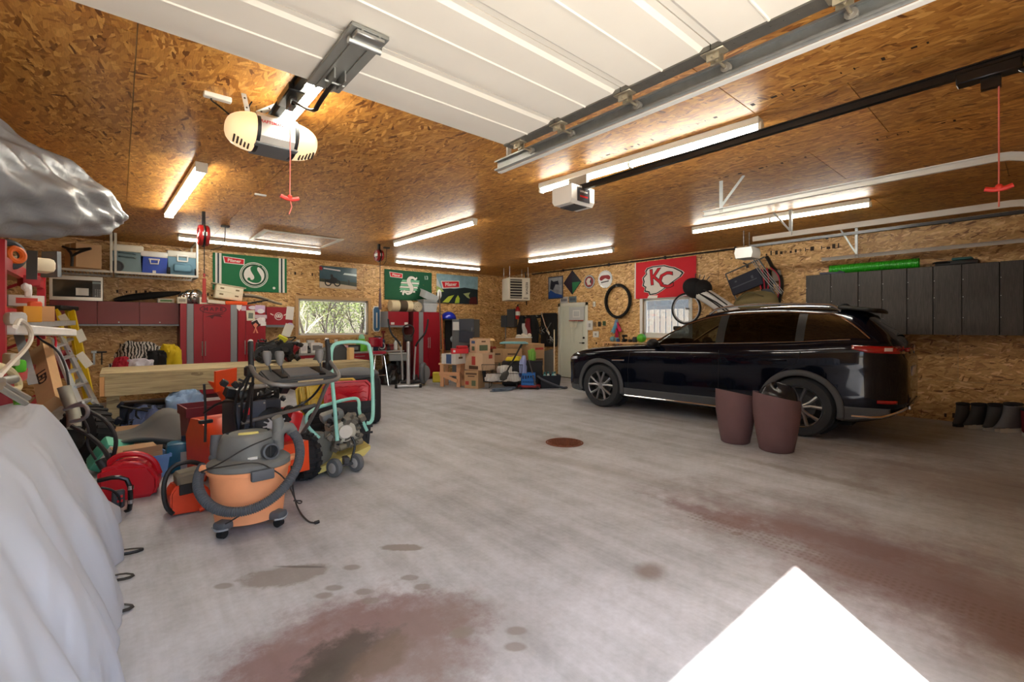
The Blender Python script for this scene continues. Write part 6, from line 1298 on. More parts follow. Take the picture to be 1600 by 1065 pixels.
# cartons
def zt(v, d): return CAM_H+(HOR-v)*d/FPX
b1, i1 = carton(724.5, 580, 757, 608, 10.75, .66, -28, 'brown carton at the bottom of the stack beside the wooden stool', zb=0, marks=((0, .82, .8, .10, MDK), (0, .68, .5, .06, MDK), (.35, .3, .3, .3, MGN), (-.6, .3, .25, .2, MRED)))
h1 = i1[2]+i1[3]
b2, i2 = carton(724, 553, 772, 580, 10.75, .40, 48, 'large pale carton with red print, second in the stack by the stool', CARDL, zb=h1+.002, marks=((.3, .78, .3, .22, MRED), (-1.5, .55, .2, .5, MRED), (-1.5, .15, .5, .2, MDK)))
h2 = i2[2]+i2[3]
b3, i3 = carton(733, 530.5, 765.5, 552.5, 10.9, .66, 30, 'printed pale carton on top of the large carton with red print', CARDL, zb=h2+.002, marks=((.0, .80, .3, .10, MDK), (0, .35, .6, .4, MGN), (-1.5, .3, .4, .3, MGN), (-1.5, .75, .5, .2, MBL)))
b4, i4 = carton(741, 522.5, 781, 575, 11.8, .6, -25, 'tall brown carton behind the printed pale carton', zb=0, marks=((.3, .92, .25, .05, MDK), (.2, .80, .7, .06, MGN)))
carton(738, 506.5, 769.5, 515, 11.6, .5, 40, 'shallow open tan tray on top of the cartons', mat((206, 172, 124), .8), zb=i4[2]+.10, openf=True, tape=False)
g = G(); rn = random.Random(9); q = onD(757, 522, 11.6); [g.ell((q.x+rn.uniform(-.28, .28), q.y+rn.uniform(-.15, .15), i4[2]+.045), (.045, .045, .042), 8, 6) for k in range(12)]; o = g.thing('fruit_ornaments', mat((150, 50, 36), .5, 0, .4), 'red and brown small ornaments under the shallow tan tray', 'ornaments'); o['kind'] = 'stuff'
for k, (u0, u1, lab) in enumerate(((769, 785, 'narrow brown carton behind the shopping basket, left one'), (785, 815, 'wide brown carton behind the shopping basket, right one'))): carton(u0, 545, u1, 600, 11.6, 1, 4, lab, zb=0, marks=((0, .85, .5, .05, MDK), (.3, .5, .2, .2, MGN)))
b5, i5 = carton(814, 536.5, 851.5, 600, 11.5, .48, 42, 'tall brown carton near the entry door, right end of the pile', zb=0, marks=((.1, .88, .7, .05, MRED), (0, .55, .75, .18, MDK), (0, .30, .75, .08, MDK), (.1, .15, .6, .05, MRED)))
carton(802, 525.5, 830.5, 533.5, 12.4, 1, 3, 'low brown carton at the back holding white shoes', zb=1.0, tape=False)
for k, u in enumerate((814, 824)):
    o = onD(u, 522, 12.4); root = T('white_shoe', '%s white shoe on the low brown carton at the back' % ('left' if k == 0 else 'right'), 'shoe', Vector((o.x, o.y, 1.0+.14)), ang(u)+R(70)); root.location.z = 1.0+8*12.4/FPX+.002; g = G(); g.prism([(-.05, -.12), (-.055, .1), (0, .16), (.055, .1), (.05, -.12)], .03); g.part('sole', WHITE, root, local=True); g = G(); g.ell((0, .06, .05), (.05, .09, .045), 10, 8); g.ell((0, -.06, .07), (.05, .06, .06), 10, 8); g.part('upper', mat((224, 216, 200), .8), root, local=True)
carton(790, 534, 826, 600, 12.35, 1, 2, 'brown carton under the low one, at the very back of the pile', zb=0)
o = onD(803, 533, 11.75); root = T('plastic_lid', 'pale turquoise plastic tote lid lying across the back cartons', 'sheet', Vector((o.x, o.y, zt(537, 11.7))), ang(803)); g = G(); g.box((0, 0, .02), (.72, .4, .035), bev=.012); g.box((0, 0, .045), (.62, .3, .02), bev=.008); g.part('panel', mat((120, 176, 188), .4), root, local=True)  # lid of a plastic tote with a raised middle, laid flat
# wooden step stool with carton and toolbox
sp = onZ(703, 604); rz = ang(703)+R(-22); S = Loc(sp, rz); sz = zt(568, 10.9)
root = T('step_stool', 'unpainted wooden bench with braced legs in front of the tall red cabinet', 'bench', sp, rz); PW = mat((216, 164, 124), .7, 0, .1, 6)
g = G(); g.box((0, .14, sz-.02), (.56, .36, .04), bev=.003); g.part('top', PW, root, local=True)
for x in (-.20, .22):
    for y in (.0, .28): g = G(); g.box((x, y, (sz-.04)/2), (.09, .045, sz-.04)); g.part('leg', PW, root, local=True)
g = G(); g.box((0, -.03, sz*.55), (.52, .03, .09)); g.part('rail', PW, root, local=True); g = G(); g.bar((-.18, -.04, sz*.5), (.2, -.04, sz*.25), .03, .08, up=(0, 0, 1)); g.part('brace', PW, root, local=True); g = G(); g.bar((.24, -.0, sz*.6), (.24, .3, sz*.3), .03, .08); g.part('brace', PW, root, local=True)
b6, i6 = carton(688, 551.5, 726, 567.5, 10.75, .58, -38, 'white carton with a blue picture standing on the wooden bench', mat((206, 204, 200), .7, 0, .1), zb=sz+.002, marks=((.05, .5, .36, .9, MBL), (1.5, .6, .4, .2, MDK)))
o = onD(718, 550, 10.9); tz = sz+i6[2]+.004; root = T('tool_box', 'bright red toolbox on the white carton with a blue picture', 'toolbox', (o.x, o.y, tz), ang(718)+R(10)); g = G(); g.box((0, 0, .06), (.40, .20, .12), bev=.01); g.part('body', mat((206, 22, 40), .35), root, local=True); g = G(); g.box((.06, .02, .15), (.26, .18, .07), bev=.02); g.part('lid', mat((190, 20, 36), .35), root, local=True); g = G(); g.box((-.14, -.102, .06), (.05, .004, .05)); g.part('badge', WHITE, root, local=True)
o = onZ(697, 598); g = G(); rn = random.Random(4)
root = T('storage_bin', 'yellow and white bin under the wooden bench', 'bin', (o.x, o.y+.2, 0), ang(700)); g.box((-.12, .05, .13), (.24, .2, .26), bev=.02); g.part('bin', mat((212, 196, 60), .5), root, local=True); g = G(); g.lathe([(.09, 0), (.10, .02), (.08, .2), (.02, .24)], (.12, .05, 0), 12); g.part('jug', mat((206, 214, 222), .4), root, local=True)
# grey case and panels behind
o = onD(728, 545, 12.3); root = T('grey_locker', 'grey metal locker behind the cartons with papers on its side', 'locker', (o.x, o.y, 0), ang(728)+R(-30)); g = G(); g.box((0, 0, .82), (.62, .40, 1.64), bev=.008); g.part('cabinet', mat((116, 122, 128), .4, .4, .08), root, local=True); g = G(); g.box((-.16, -.203, 1.46), (.24, .006, .22)); g.part('paper', WHITE, root, local=True)
[G().box((.16, -.24, z), (.40, .02, .30), rot=(.12, .06*k, .3)).part('leaning_panel', mat(c, .4, .2), root, local=True) for k, (z, c) in enumerate(((1.50, (72, 80, 94)), (1.18, (62, 70, 86))))]
g = G(); a, b = onD(716, 552, 11.6), onD(745, 530, 11.9); g.bar(a, b, .1, .04); g.thing('black_pole', BLACKP, 'dark flat bar leaning across the grey locker', 'bar')
o = onD(702, 560, 11.3); g = G(); g.bar(onZ(696, 588)+Vector((.2, .25, 0)), onD(694, 530, 12.0), .02, .05); g.thing('red_lath', mat((150, 30, 36), .5), 'narrow red board leaning at the corner of the tall cabinet', 'board')
# shopping basket of black wire on skids with white bags
cp = onZ(786, 606); rz = ang(786)+R(-6); root = T('wire_cart', 'black wire shopping basket with white bags, in front of the cartons', 'cart', cp, rz); WIRE = mat((26, 25, 26), .5, .3)
w0, w1, d0, hh, zb = .86, .94, .5, .40, .17
g = G()
for (z, k) in ((zb, 0), (zb+hh*.5, .5), (zb+hh, 1)):
    a = (w0+(w1-w0)*k)/2; g.tube([(-a, -d0/2, z), (a, -d0/2, z), (a, d0/2, z), (-a, d0/2, z)], .007, 5, closed=True)
g.part('rim', WIRE, root, local=True); g = G()
for i in range(26): t = -1+2*i/25; [g.cyl((t*w0/2, s*d0/2, zb), (t*w1/2, s*d0/2, zb+hh), .0035, n=3, cap=False) for s in (-1, 1)]
for i in range(14): t = -1+2*i/13; [g.cyl((s*w0/2, t*d0/2, zb), (s*w1/2, t*d0/2, zb+hh), .0035, n=3, cap=False) for s in (-1, 1)]; g.cyl((-w0/2, t*d0/2, zb), (w0/2, t*d0/2, zb), .0035, n=3, cap=False)
g.part('wire_mesh', WIRE, root, local=True, kind='stuff')
for sx in (-.3, .34): g = G(); g.tube([(sx, -.2, zb), (sx, -.22, .03), (sx, .22, .03), (sx, .2, zb)], .010, 6); g.part('foot', WIRE, root, local=True)
def heap(name, lab, cat, o, rx, ry, h, c, seed, rough=.7, amp=.25, par=None):
    rn = random.Random(seed); ph = [rn.uniform(0, 6.3) for _ in range(6)]; g = G()
    def f(u, v):
        a = 2*PI*u; r = math.cos(v*PI/2)**.6; q = Vector((math.cos(a)*r*1.6+ph[0], math.sin(a)*r*1.6+ph[1], v*1.6+ph[2])); nz = mnoise.noise(q)+.6*mnoise.noise(q*2.3)+.35*mnoise.noise(q*5.1); k = 1+amp*nz; return Vector((o[0]+rx*r*k*math.cos(a), o[1]+ry*r*k*math.sin(a), o[2]+h*math.sin(v*PI/2)*(1+amp*.8*mnoise.noise(q*.7+Vector((9, 0, 0)))*math.cos(v*PI/2))+h*amp*.7*nz*math.sin(PI*(.15+.85*v))))
    g.grid(f, 40, 14, True); return g.thing(name, mat(c, rough, 0, .12, 8), lab, cat, smooth=50)
Cw = Loc(cp, rz)
for x, y, r, h, lab, sd in ((-.22, -.05, .20, .17, 'low white plastic bag at the left in the wire basket', 1), (.03, .0, .19, .36, 'peaked white plastic bag in the middle of the wire basket', 2), (.28, -.05, .17, .22, 'white plastic bag at the right end of the wire basket', 3)): p = Cw(x, y, zb+.01); heap('plastic_bag', lab, 'bag', p, r, r*.9, h, (224, 222, 220), sd, .5, .3)
p = Cw(.05, -.46, .004); heap('rag', 'crumpled blue-grey rag on the floor before the wire basket', 'rag', p, .34, .10, .07, (92, 104, 120), 6, .9, .5)
p = Cw(.62, -.02, 0); root = T('wagon', 'low red wagon carrying the blue crate', 'wagon', p, rz); g = G(); g.box((0, 0, .065), (.52, .34, .05), bev=.01); g.part('bed', mat((136, 18, 24), .4), root, local=True)
for sx in (-.2, .2):
    for sy in (-.15, .15): g = G(); g.cyl((sx, sy-.02, .04), (sx, sy+.02, .04), .04, n=14); g.part('wheel', RUBBER, root, local=True)
p = Cw(.60, -.03, .092); root = T('crate', 'bright blue slatted plastic crate on the red wagon', 'crate', p, rz); CB = mat((30, 112, 196), .45)
for sx, sy, a, b in ((0, -.13, .32, .012), (0, .13, .32, .012), (-.154, 0, .012, .26), (.154, 0, .012, .26)):
    g = G(); [g.box((sx, sy, z), (a, b, .05)) for z in (.03, .12, .25)]; n = 6; [g.box((sx+(k/5-.5)*(a-.03) if a > .1 else sx, sy+(k/5-.5)*(b-.03) if b > .1 else sy, .14), (.02 if a > .1 else a, .02 if b > .1 else b, .26)) for k in range(n)]; g.part('side', CB, root, local=True)
g = G(); g.box((0, 0, .006), (.31, .26, .012)); g.part('floor', CB, root, local=True)
for kk, (x, y, z, rx, ry, h, c, lab, nm, sd) in enumerate(((.25, .42, .62, .26, .12, .10, (216, 196, 40), 'yellow folded cloth on top behind the wire basket', 'cloth', 1), (.48, -.03, .36, .09, .08, .40, (150, 164, 216), 'pale lilac bag standing up beside the blue crate', 'bag', 2), (.45, .02, .18, .16, .1, .2, (34, 60, 130), 'dark blue bag between wire basket and blue crate', 'bag', 3), (.66, .42, .63, .1, .1, .28, (110, 164, 60), 'green leafy bag at the back above the lilac bag', 'bag', 4))): p = Cw(x, y, z); heap(nm, lab, nm, p, rx, ry, h, c, sd+10, .6, .3)
p = Cw(.25, .43, 0); root = T('black_case', 'dark wheeled suitcase behind the wire basket', 'suitcase', p, rz); g = G(); g.box((0, 0, .32), (.62, .26, .58), bev=.03, seg=2); g.part('body', mat((26, 28, 36), .6), root, local=True); [G().cyl((sx*.25, -.03, .03), (sx*.25, .03, .03), .03, n=10).part('wheel', RUBBER, root, local=True) for sx in (-1, 1)]
p = Cw(.72, .42, 0); root = T('black_box', 'dark low box behind the blue crate', 'box', p, rz); g = G(); g.box((0, 0, .31), (.40, .22, .61), bev=.02); g.part('body', mat((30, 30, 34), .7), root, local=True); g = G(); g.box((0, 0, .615), (.41, .23, .02), bev=.004); g.part('lid', mat((40, 30, 34), .6), root, local=True)
g = G(); a, b = onD(792, 580, 10.55), onD(815, 538, 10.9); g.cyl(a, b, .02, n=8); g.cyl(a+(b-a)*.9, b, .026, n=8); q = a-(b-a).normalized()*.05; g.lathe([(.02, .08), (.10, 0), (.12, -.14), (.06, -.2)], q, 12, (b-a), sq=(1, .35)); g.thing('broom', BLACKP, 'black broom sticking up out of the wire basket', 'broom')
g = G(); a, b = onD(836, 598, 10.5), onD(826, 562, 10.9); g.cyl(a, b, .016, n=8); g.tube([a, a+Vector((0, 0, -.04))], .03, 8); g.thing('vacuum_wand', mat((90, 84, 84), .4, .4), 'thin grey wand leaning on the black box above the red wagon', 'wand')
# laundry basket
p = onZ(858, 605); rz = ang(858)+R(12); root = T('basket', 'dark navy fabric basket with teal bottles near the door', 'basket', p, rz); NV = mat((28, 32, 44), .75, 0, .15); bw, bd, bh = .50, .36, .30
g = G()
pr = [(.86, .0), (1.0, bh), (.94, bh), (.82, .03)]; rs = [[g.V(Vector((sx*bw/2*k, sy*bd/2*k, z))) for sx, sy in ((-1, -1), (-.4, -1.08), (.4, -1.08), (1, -1), (1.05, 0), (1, 1), (0, 1.05), (-1, 1), (-1.05, 0))] for k, z in pr]; [g.skin(a, b) for a, b in zip(rs, rs[1:])]; g.F(rs[0][::-1]); g.F(rs[-1]); g.part('tub', NV, root, local=True)
g = G(); g.tube([(-.30, -.1, .28), (-.22, -.26, .22), (0, -.33, .12), (.25, -.36, .03), (.36, -.28, .03)], .028, 8, smooth=2); g.part('strap', mat((70, 72, 82), .8), root, local=True)
for k, (x, y) in enumerate(((-.12, -.05), (-.02, .03), (.08, -.04), (.15, .05))):
    o = p + Matrix.Rotation(rz, 3, 'Z') @ Vector((x, y, .06)); r_ = T('water_bottle', ('leftmost', 'second', 'third', 'rightmost')[k]+' pale teal bottle in the navy fabric basket', 'bottle', o, 0, None); g = G(); g.lathe([(.035, 0), (.04, .02), (.04, .22), (.02, .27)], o, 12); g.part('body', mat((130, 196, 204) if k % 2 == 0 else (206, 214, 210), .3), r_); g = G(); g.lathe([(.022, .26), (.024, .31), (.01, .315)], o, 10); g.part('cap', mat((40, 110, 120), .4), r_)
g = G(); g.bar(onD(866, 590, 11.5)+Vector((0, 0, -.16)), onD(866, 515, 11.9), .03, .03); g.thing('plank', mat((190, 176, 150), .7), 'thin pale wooden batten leaning left of the entry door', 'batten')
g = G(); o = onD(858, 580, 12.2); g.bar(o+Vector((0, 0, -.4)), o+Vector((.1, .15, .55)), .5, .02, up=(-1, .2, 0)); g.thing('grey_board', mat((112, 112, 110), .6), 'grey sheet leaning against the wall left of the door', 'board')
# ---- bar stool, black bags, elliptical trainer, grey pack
def seat_xy(u, v): return onZ(u, v)
p = onZ(592, 601); p = Vector((p.x-.02, p.y-.03, 0)); root = T('bar_stool', 'red padded bar stool with chrome legs by the worktop', 'stool', p); hs = zt(548, 11.4)-.01; RS = mat((160, 20, 46), .3, 0, .06)
g = G(); g.lathe([(.17, hs-.075), (.19, hs-.07), (.195, hs-.02), (.17, hs), (.01, hs+.005)], p, 24); g.part('seat', RS, root); g = G(); g.lathe([(.197, hs-.085), (.2, hs-.06), (.197, hs-.058)], p, 24, cap=False); g.part('seat_band', CHROME, root)
for k in range(4):
    a = R(35)+k*PI/2; g = G(); g.tube([p+Vector((.14*math.cos(a), .14*math.sin(a), hs-.08)), p+Vector((.17*math.cos(a), .17*math.sin(a), hs-.2)), p+Vector((.27*math.cos(a), .27*math.sin(a), 0))], .013, 8, smooth=1); g.part('leg', CHROME, root)
g = G(); g.torus(p+Vector((0, 0, .26)), .215, .010, n=26, k=6); g.part('foot_ring', CHROME, root)
f_ = Vector((math.cos(YAW-.25), math.sin(YAW-.25), 0)); lf = Vector((-f_.y, f_.x, 0)); bc = p+lf*.13+f_*.10; g = G(); g.grid(lambda u, v: bc+lf*(.24*(u-.5))*2*.75+f_*(.06-.10*(2*u-1)**2)+Vector((0, 0, hs+.10+.24*v)), 10, 6); g.part('backrest', RS, root, solid=.05); g = G(); g.tube([p+lf*.05+f_*.13+Vector((0, 0, hs-.06)), bc+f_*.08+Vector((0, 0, hs+.2))], .012, 6); g.part('back_post', CHROME, root)
heap('garbage_bag', 'large black garbage bag slumped beside the bar stool', 'bag', onZ(606, 600)+Vector((.05, .05, 0)), .24, .24, .50, (20, 20, 22), 31, .3, .3); heap('garbage_bag', 'smaller black garbage bag behind the elliptical trainer', 'bag', onZ(620, 596)+Vector((.12, .25, 0)), .20, .22, .62, (22, 22, 24), 32, .3, .25)
o = onD(622, 556, 11.9); root = T('plastic_tub', 'clear grey plastic tub under the right end of the worktop', 'tub', o-Vector((0, 0, .12)), ang(622)); g = G(); g.box((0, 0, .09), (.46, .3, .18), bev=.02); g.part('tub', mat((140, 148, 152), .4), root, local=True); g = G(); g.box((0, 0, .19), (.50, .33, .03), bev=.01); g.part('lid', mat((176, 182, 184), .4), root, local=True)
# elliptical trainer facing the camera
ep = onZ(638, 606); ez = ang(638); E = Loc(ep, ez); root = T('elliptical_trainer', 'silver and black elliptical exercise machine', 'exercise machine', ep, ez); SIL = mat((190, 192, 196), .3, .6, .06)
g = G(); g.cyl((-.26, 0, .05), (.26, 0, .05), .035, n=12); g.part('front_foot', SIL, root, local=True)
for s in (-1, 1): g = G(); g.cyl((s*.25, 0, .045), (s*.31, 0, .045), .045, n=14); g.part('foot_cap', RUBBER, root, local=True)
g = G(); g.tube([(0, .02, .06), (0, .0, .6), (0, .02, 1.12)], .045, 12); g.part('mast', SIL, root, local=True); g = G(); g.cyl((0, .05, .07), (.12, .9, .08), .04, n=10); g.cyl((-.2, .9, .04), (.42, .9, .04), .035, n=10); g.part('base_beam', DGREY, root, local=True)
for s in (-1, 1):
    g = G(); g.tube([(s*.13, .02, .20), (s*.15, .0, .7), (s*.17, .02, .98)], .020, 8); g.part('swing_arm', SIL, root, local=True); g = G(); g.tube([(s*.17, .02, .98), (s*.24, -.02, 1.12), (s*.38, -.05, 1.26), (s*.44, -.05, 1.46), (s*.455, -.05, 1.62)], .022, 8, smooth=2); g.part('handle', BLACKP, root, local=True); g = G(); g.box((s*.16, .35, .22), (.13, .40, .04), rot=(.12, 0, 0), bev=.01); g.part('pedal', BLACKP, root, local=True)
g = G(); g.box((0, .02, 1.17), (.19, .10, .16), rot=(-.4, 0, 0), bev=.02); g.part('console', BLACKP, root, local=True); g = G(); g.tube([(-.05, 0, 1.20), (-.13, -.06, 1.30), (-.12, -.06, 1.44), (0, -.04, 1.50), (.12, -.06, 1.44), (.13, -.06, 1.30), (.05, 0, 1.20)], .018, 8, smooth=2); g.part('grip', BLACKP, root, local=True)
g = G(); g.lathe([(.25, -.05), (.27, -.02), (.27, .02), (.25, .05)], (.36, .42, .30), 26, (1, -.25, 0), sq=(1, 1)); g.part('flywheel_cover', mat((88, 92, 98), .5), root, local=True); g = G(); g.lathe([(.20, .052), (.19, .06), (.02, .062)], (.36, .42, .30), 26, (1, -.9, 0)); g.part('cover_disc', mat((150, 156, 160), .5), root, local=True)
# ================================================================ outside: trees beyond the back window, fence beyond the right window
BARK = mat((50, 44, 38), .9, 0, .3, 6); TWIG = mat((150, 144, 132), .9, 0, .2); LEAFS = [mat((92, 104, 44), .7, 0, .3), mat((110, 116, 62), .7, 0, .3), mat((72, 86, 40), .7, 0, .3)]
def tree(x, y, h, seed, lab):
    rn = random.Random(seed); root = T('tree', lab, 'tree', (x, y, -.05), 0, 'trees behind the garage'); g = G(); tips = []; tw = G()
    def br(p, d, L_, r, lv):
        q = p+d*L_; m = p+d*L_*.5+Vector((rn.uniform(-.1, .1), rn.uniform(-.1, .1), 0))*L_
        (g if lv < 2 else tw).tube([p, m, q], lambda t: r*(1-.5*t), 5 if lv < 2 else 3)
        if lv >= 3: tips.append(q); return
        for k in range(4 if lv else 5):
            t = rn.uniform(.35, 1); a = rn.uniform(0, 2*PI); s = rn.uniform(.35, .85); nd = (d+Vector((math.cos(a)*s, math.sin(a)*s, rn.uniform(-.1, .4)))).normalized(); br(p+d*L_*t, nd, L_*rn.uniform(.5, .7), r*.5, lv+1)
    br(Vector((x, y, -.05)), Vector((rn.uniform(-.15, .15), rn.uniform(-.1, .1), 1)).normalized(), h*.5, .035+.012*h/3, 0)
    g.part('trunk', BARK, root); tw.part('twigs', TWIG if seed % 2 else BARK, root, kind='stuff', smooth=0); lf = G()
    for q in tips:
        for _ in range(3 if seed % 3 else 7):
            c = q+Vector((rn.gauss(0, .16), rn.gauss(0, .16), rn.gauss(0, .16))); a = Vector((rn.uniform(-1, 1), rn.uniform(-1, 1), rn.uniform(-1, 1))).normalized(); b, e = frame(a); s = rn.uniform(.02, .05); lf.F([lf.V(c+b*s), lf.V(c+e*s*.6), lf.V(c-b*s), lf.V(c-e*s*.6)])
    lf.part('leaves', LEAFS[seed % 3], root, kind='stuff', smooth=0)
rn = random.Random(77)
spots = [(4.0, 13.6), (5.3, 13.2), (6.3, 13.9), (7.4, 13.3), (8.6, 14.2), (5.0, 15.2), (6.8, 15.6), (8.2, 16.0), (9.8, 15.2), (6.0, 17.2), (8.0, 18.0), (10.2, 17.6), (4.3, 16.6)]
NTH = ('first', 'second', 'third', 'fourth', 'fifth', 'sixth', 'seventh', 'eighth', 'ninth'); row = lambda y: 0 if y < 14.5 else 1 if y < 16.7 else 2
for i, (x, y) in enumerate(spots): k = sum(1 for a, b in spots if row(b) == row(y) and a < x); tree(x, y, rn.uniform(2.6, 4.6), i+1, 'sparse leafy tree behind the back window, %s row, %s from the left' % (('nearest', 'middle', 'farthest')[row(y)], NTH[k]))
def shrub(x, y, seed, lab):
    rn = random.Random(seed); root = T('shrub', lab, 'shrub', (x, y, -.05), 0, 'shrubs behind the garage'); g = G(); tw = G(); lf = G(); st = G(); st.cyl((x, y, -.05), (x, y, .4), .03, n=6); st.part('stem', BARK, root)
    for _ in range(130):
        a = rn.uniform(0, 2*PI); q = Vector((x+rn.gauss(0, .5), y+rn.gauss(0, .3), rn.uniform(.3, 2.6))); tw.cyl((x+.3*math.cos(a), y+.2*math.sin(a), 0), q, .008, .003, n=3, cap=False)
        for _ in range(5):
            c = q+Vector((rn.gauss(0, .14), rn.gauss(0, .14), rn.gauss(0, .16))); b, e = frame(Vector((rn.uniform(-1, 1), rn.uniform(-1, 1), rn.uniform(-1, 1)))); s = rn.uniform(.025, .06); lf.F([lf.V(c+b*s), lf.V(c+e*s*.6), lf.V(c-b*s), lf.V(c-e*s*.6)])
    tw.part('twigs', TWIG, root, kind='stuff', smooth=0); lf.part('leaves', LEAFS[seed % 3], root, kind='stuff', smooth=0)
SHR = ((5.0, 19.0), (6.2, 19.4), (7.4, 19.2), (8.6, 19.6), (9.8, 19.3), (11.0, 19.5), (12.2, 19.8), (7.0, 17.0), (9.2, 17.0))
for i, (x, y) in enumerate(SHR): shrub(x, y, i+40, 'tangled pale twiggy shrub beyond the window trees, %s from the left' % NTH[sum(1 for a, b in SHR if a < x)])
g = G(); g.bx(3, 18, 24, 24.3, -.05, 5.2); hb = g.thing('hedge_bank', mat((84, 88, 62), .9, 0, .7, 5), 'pale olive hedge bank far behind the trees', 'hedge')
fence = T('board_fence', 'pale vertical board fence outside the right window', 'fence', (12.2, 8.2, -.05)); FB = mat((118, 114, 108), .8, 0, .15)
bmesh_ = G(); bmesh_.box((0, 0, 1.0), (.03, .145, 2.0), bev=.004); bme = bmesh_.mesh('fence_board', FB, 0)
for k in range(50): instance(bme, 'fence_board', fence, (0, (k-25)*.19, 0))
for z in (.4, 1.6): g = G(); g.bx(12.22, 12.27, 4.0, 12.4, z, z+.09); g.part('fence_rail', FB, fence)
g = G(); g.bx(15, 20, 2, 16, -.05, 2.6); sh = g.thing('outbuilding', mat((70, 74, 78), .6, .2), 'grey outbuilding seen over the board fence through the right window', 'building')
# ================================================================ left side: rack, tarp, ladders, work table and what lies under it
RX0, RX1, RZ2 = -1.32, -.70, 2.02; RY0, RY1 = 5.28, 7.85
root = T('pallet_rack', 'red steel storage rack along the left wall', 'rack', ((RX0+RX1)/2, (RY0+RY1)/2, 0)); RR = mat((178, 22, 38), .4, .1, .1)
for x in (RX0, RX1):
    for y in (RY0, RY1): g = G(); g.bx(x-.035, x+.035, y-.04, y+.04, 0, 2.12); g.part('upright', RR, root)
for z in (RZ2-.02, 1.60, 1.04, .62):
    for x in (RX0, RX1): g = G(); g.bx(x-.025, x+.025, RY0, RY1, z-.10, z); g.part('beam', RR, root)
    g = G(); n = 9; [g.bx(RX0, RX1, RY0+.03+(RY1-RY0-.06)*k/n, RY0+.02+(RY1-RY0-.06)*(k+1)/n, z-.02, z-.001) for k in range(n)]; g.part('shelf_deck', mat((150, 120, 84), .8), root, kind='stuff')
for y in (RY0, RY1):
    for z0 in (.3, 1.0, 1.7): g = G(); g.bar((RX0, y, z0), (RX1, y, z0+.35), .03, .03); g.part('brace', RR, root)
def K(u, v, X): return onX(u, v, X)
# silver tarp over a long load on top of the rack
TARP = NT('silver_tarp'); TARP.b.inputs['Base Color'].default_value = lin((132, 135, 141)); TARP.b.inputs['Roughness'].default_value = .42; TARP.b.inputs['Metallic'].default_value = .05
TARP.bump(TARP.noise(TARP.obj(), 4, 3, .55, 1.5).outputs[0], .2, .05); TARP = TARP.m
def tp(u, v):
    """u along from the hidden tail to the tip, v around"""
    s = u; a = 2*PI*v; tip = Vector((-.01, 6.02, 2.49)); tail = Vector((-1.0, 3.5, 2.30)); c = tail+(tip-tail)*s
    r = .44*(1-s**5)**.75*(1-.28*s); up = .37*(1-s**4)**.8*(1-.25*s)
    f = 1+.06*math.sin(5*a+9*s)+.05*math.sin(9*a-14*s+1)+.04*math.sin(3*a+22*s)+.03*math.sin(17*a+30*s)
    ax = (tip-tail).normalized(); n, b = Vector((ax.y, -ax.x, 0)).normalized(), Vector((0, 0, 1)); sag = -.06*math.cos(a)**2*(1-s)
    z = math.sin(a)*up*f; z = max(z, -.33) if s < .7 else z
    return c+n*(math.cos(a)*r*f)+b*(z+sag*0)
g = G(); g.grid(lambda u, v: tp(v, u), 72, 70, True); g.thing('tarpaulin', TARP, 'shiny silver tarp wrapped around a long load on top of the red rack', 'tarp', smooth=60)
# loads on the rack
def rb(u0, v0, u1, v1, X, dy, c, lab, nm, cat, bev=.01, rz=0, mk=None, dx=.2):
    uc = (u0+u1)/2; d = X/ray(uc, HOR).x; p = onD(uc, v1, d); h_ = (v1-v0)*d/FPX; w_ = (u1-u0)*d/FPX; root = T(nm, lab, cat, p, ang(uc)+R(12)); g = G(); g.box((0, dx/2, h_/2), (w_, dx, h_), bev=min(bev, .3*min(w_, h_)), seg=2); g.part('body', mat(c, .6), root, local=True)
    if mk: g = G(); g.box((0, -.001, h_*.5), (w_*.6, .002, h_*.5)); g.part('label_print', mat(mk, .6), root, local=True)
    return root, h_
rb(30, 401, 80, 424, -.62, .3, (214, 204, 176), 'cream plastic sheet bundle at the end of the red rack under the tarp', 'plastic_bundle', 'bundle', .05)
g = G(); p = K(47, 415, -.60); g.bar(p+Vector((.01, 0, -.12)), p+Vector((.01, .03, .14)), .012, .07, up=(1, 0, 0)); g.thing('strap', mat((70, 70, 68), .8), 'dark grey strap around the cream plastic sheet bundle', 'strap')
p = K(25, 398, -.66); g = G(); g.torus(p, .055, .024, (.7, -.7, .1), 22, 8); g.thing('hose_ring', mat((236, 110, 34), .5), 'orange ring of hose beneath the tarp on the red rack', 'hose'); g = G(); g.torus(p+Vector((-.04, -.01, .0)), .10, .03, (.7, -.7, .1), 22, 8); g.thing('hose_coil', mat((60, 66, 72), .6), 'dark grey hose coil around the orange ring', 'hose')
g = G(); q = [onD(u, v, 5.45) for u, v in ((64, 384), (90, 382), (92, 433), (70, 433.5))]; f_ = ray(78, HOR)*.05; g.prism([(0, 0), (.2, 0), (.2, .30), (.02, .30)], .05, basis(q[3], (q[2]-q[3]), (0, 0, 1))); g.thing('grey_case', mat((92, 96, 100), .6), 'flat grey plastic case standing under the tarp tip', 'case')
rb(22, 461, 62, 478, -.62, .3, (214, 206, 198), 'red and white carton on the upper shelf of the red rack', 'carton', 'box', .003, 0, (200, 60, 44)); g = G(); p = K(53, 470, -.58); p.z = 1.64; g.box(p, (.10, .08, .07), rot=(0, .0, .4), bev=.015); g.thing('orange_clamp', mat((226, 84, 40), .5), 'orange plastic block in front of the red and white carton', 'block')
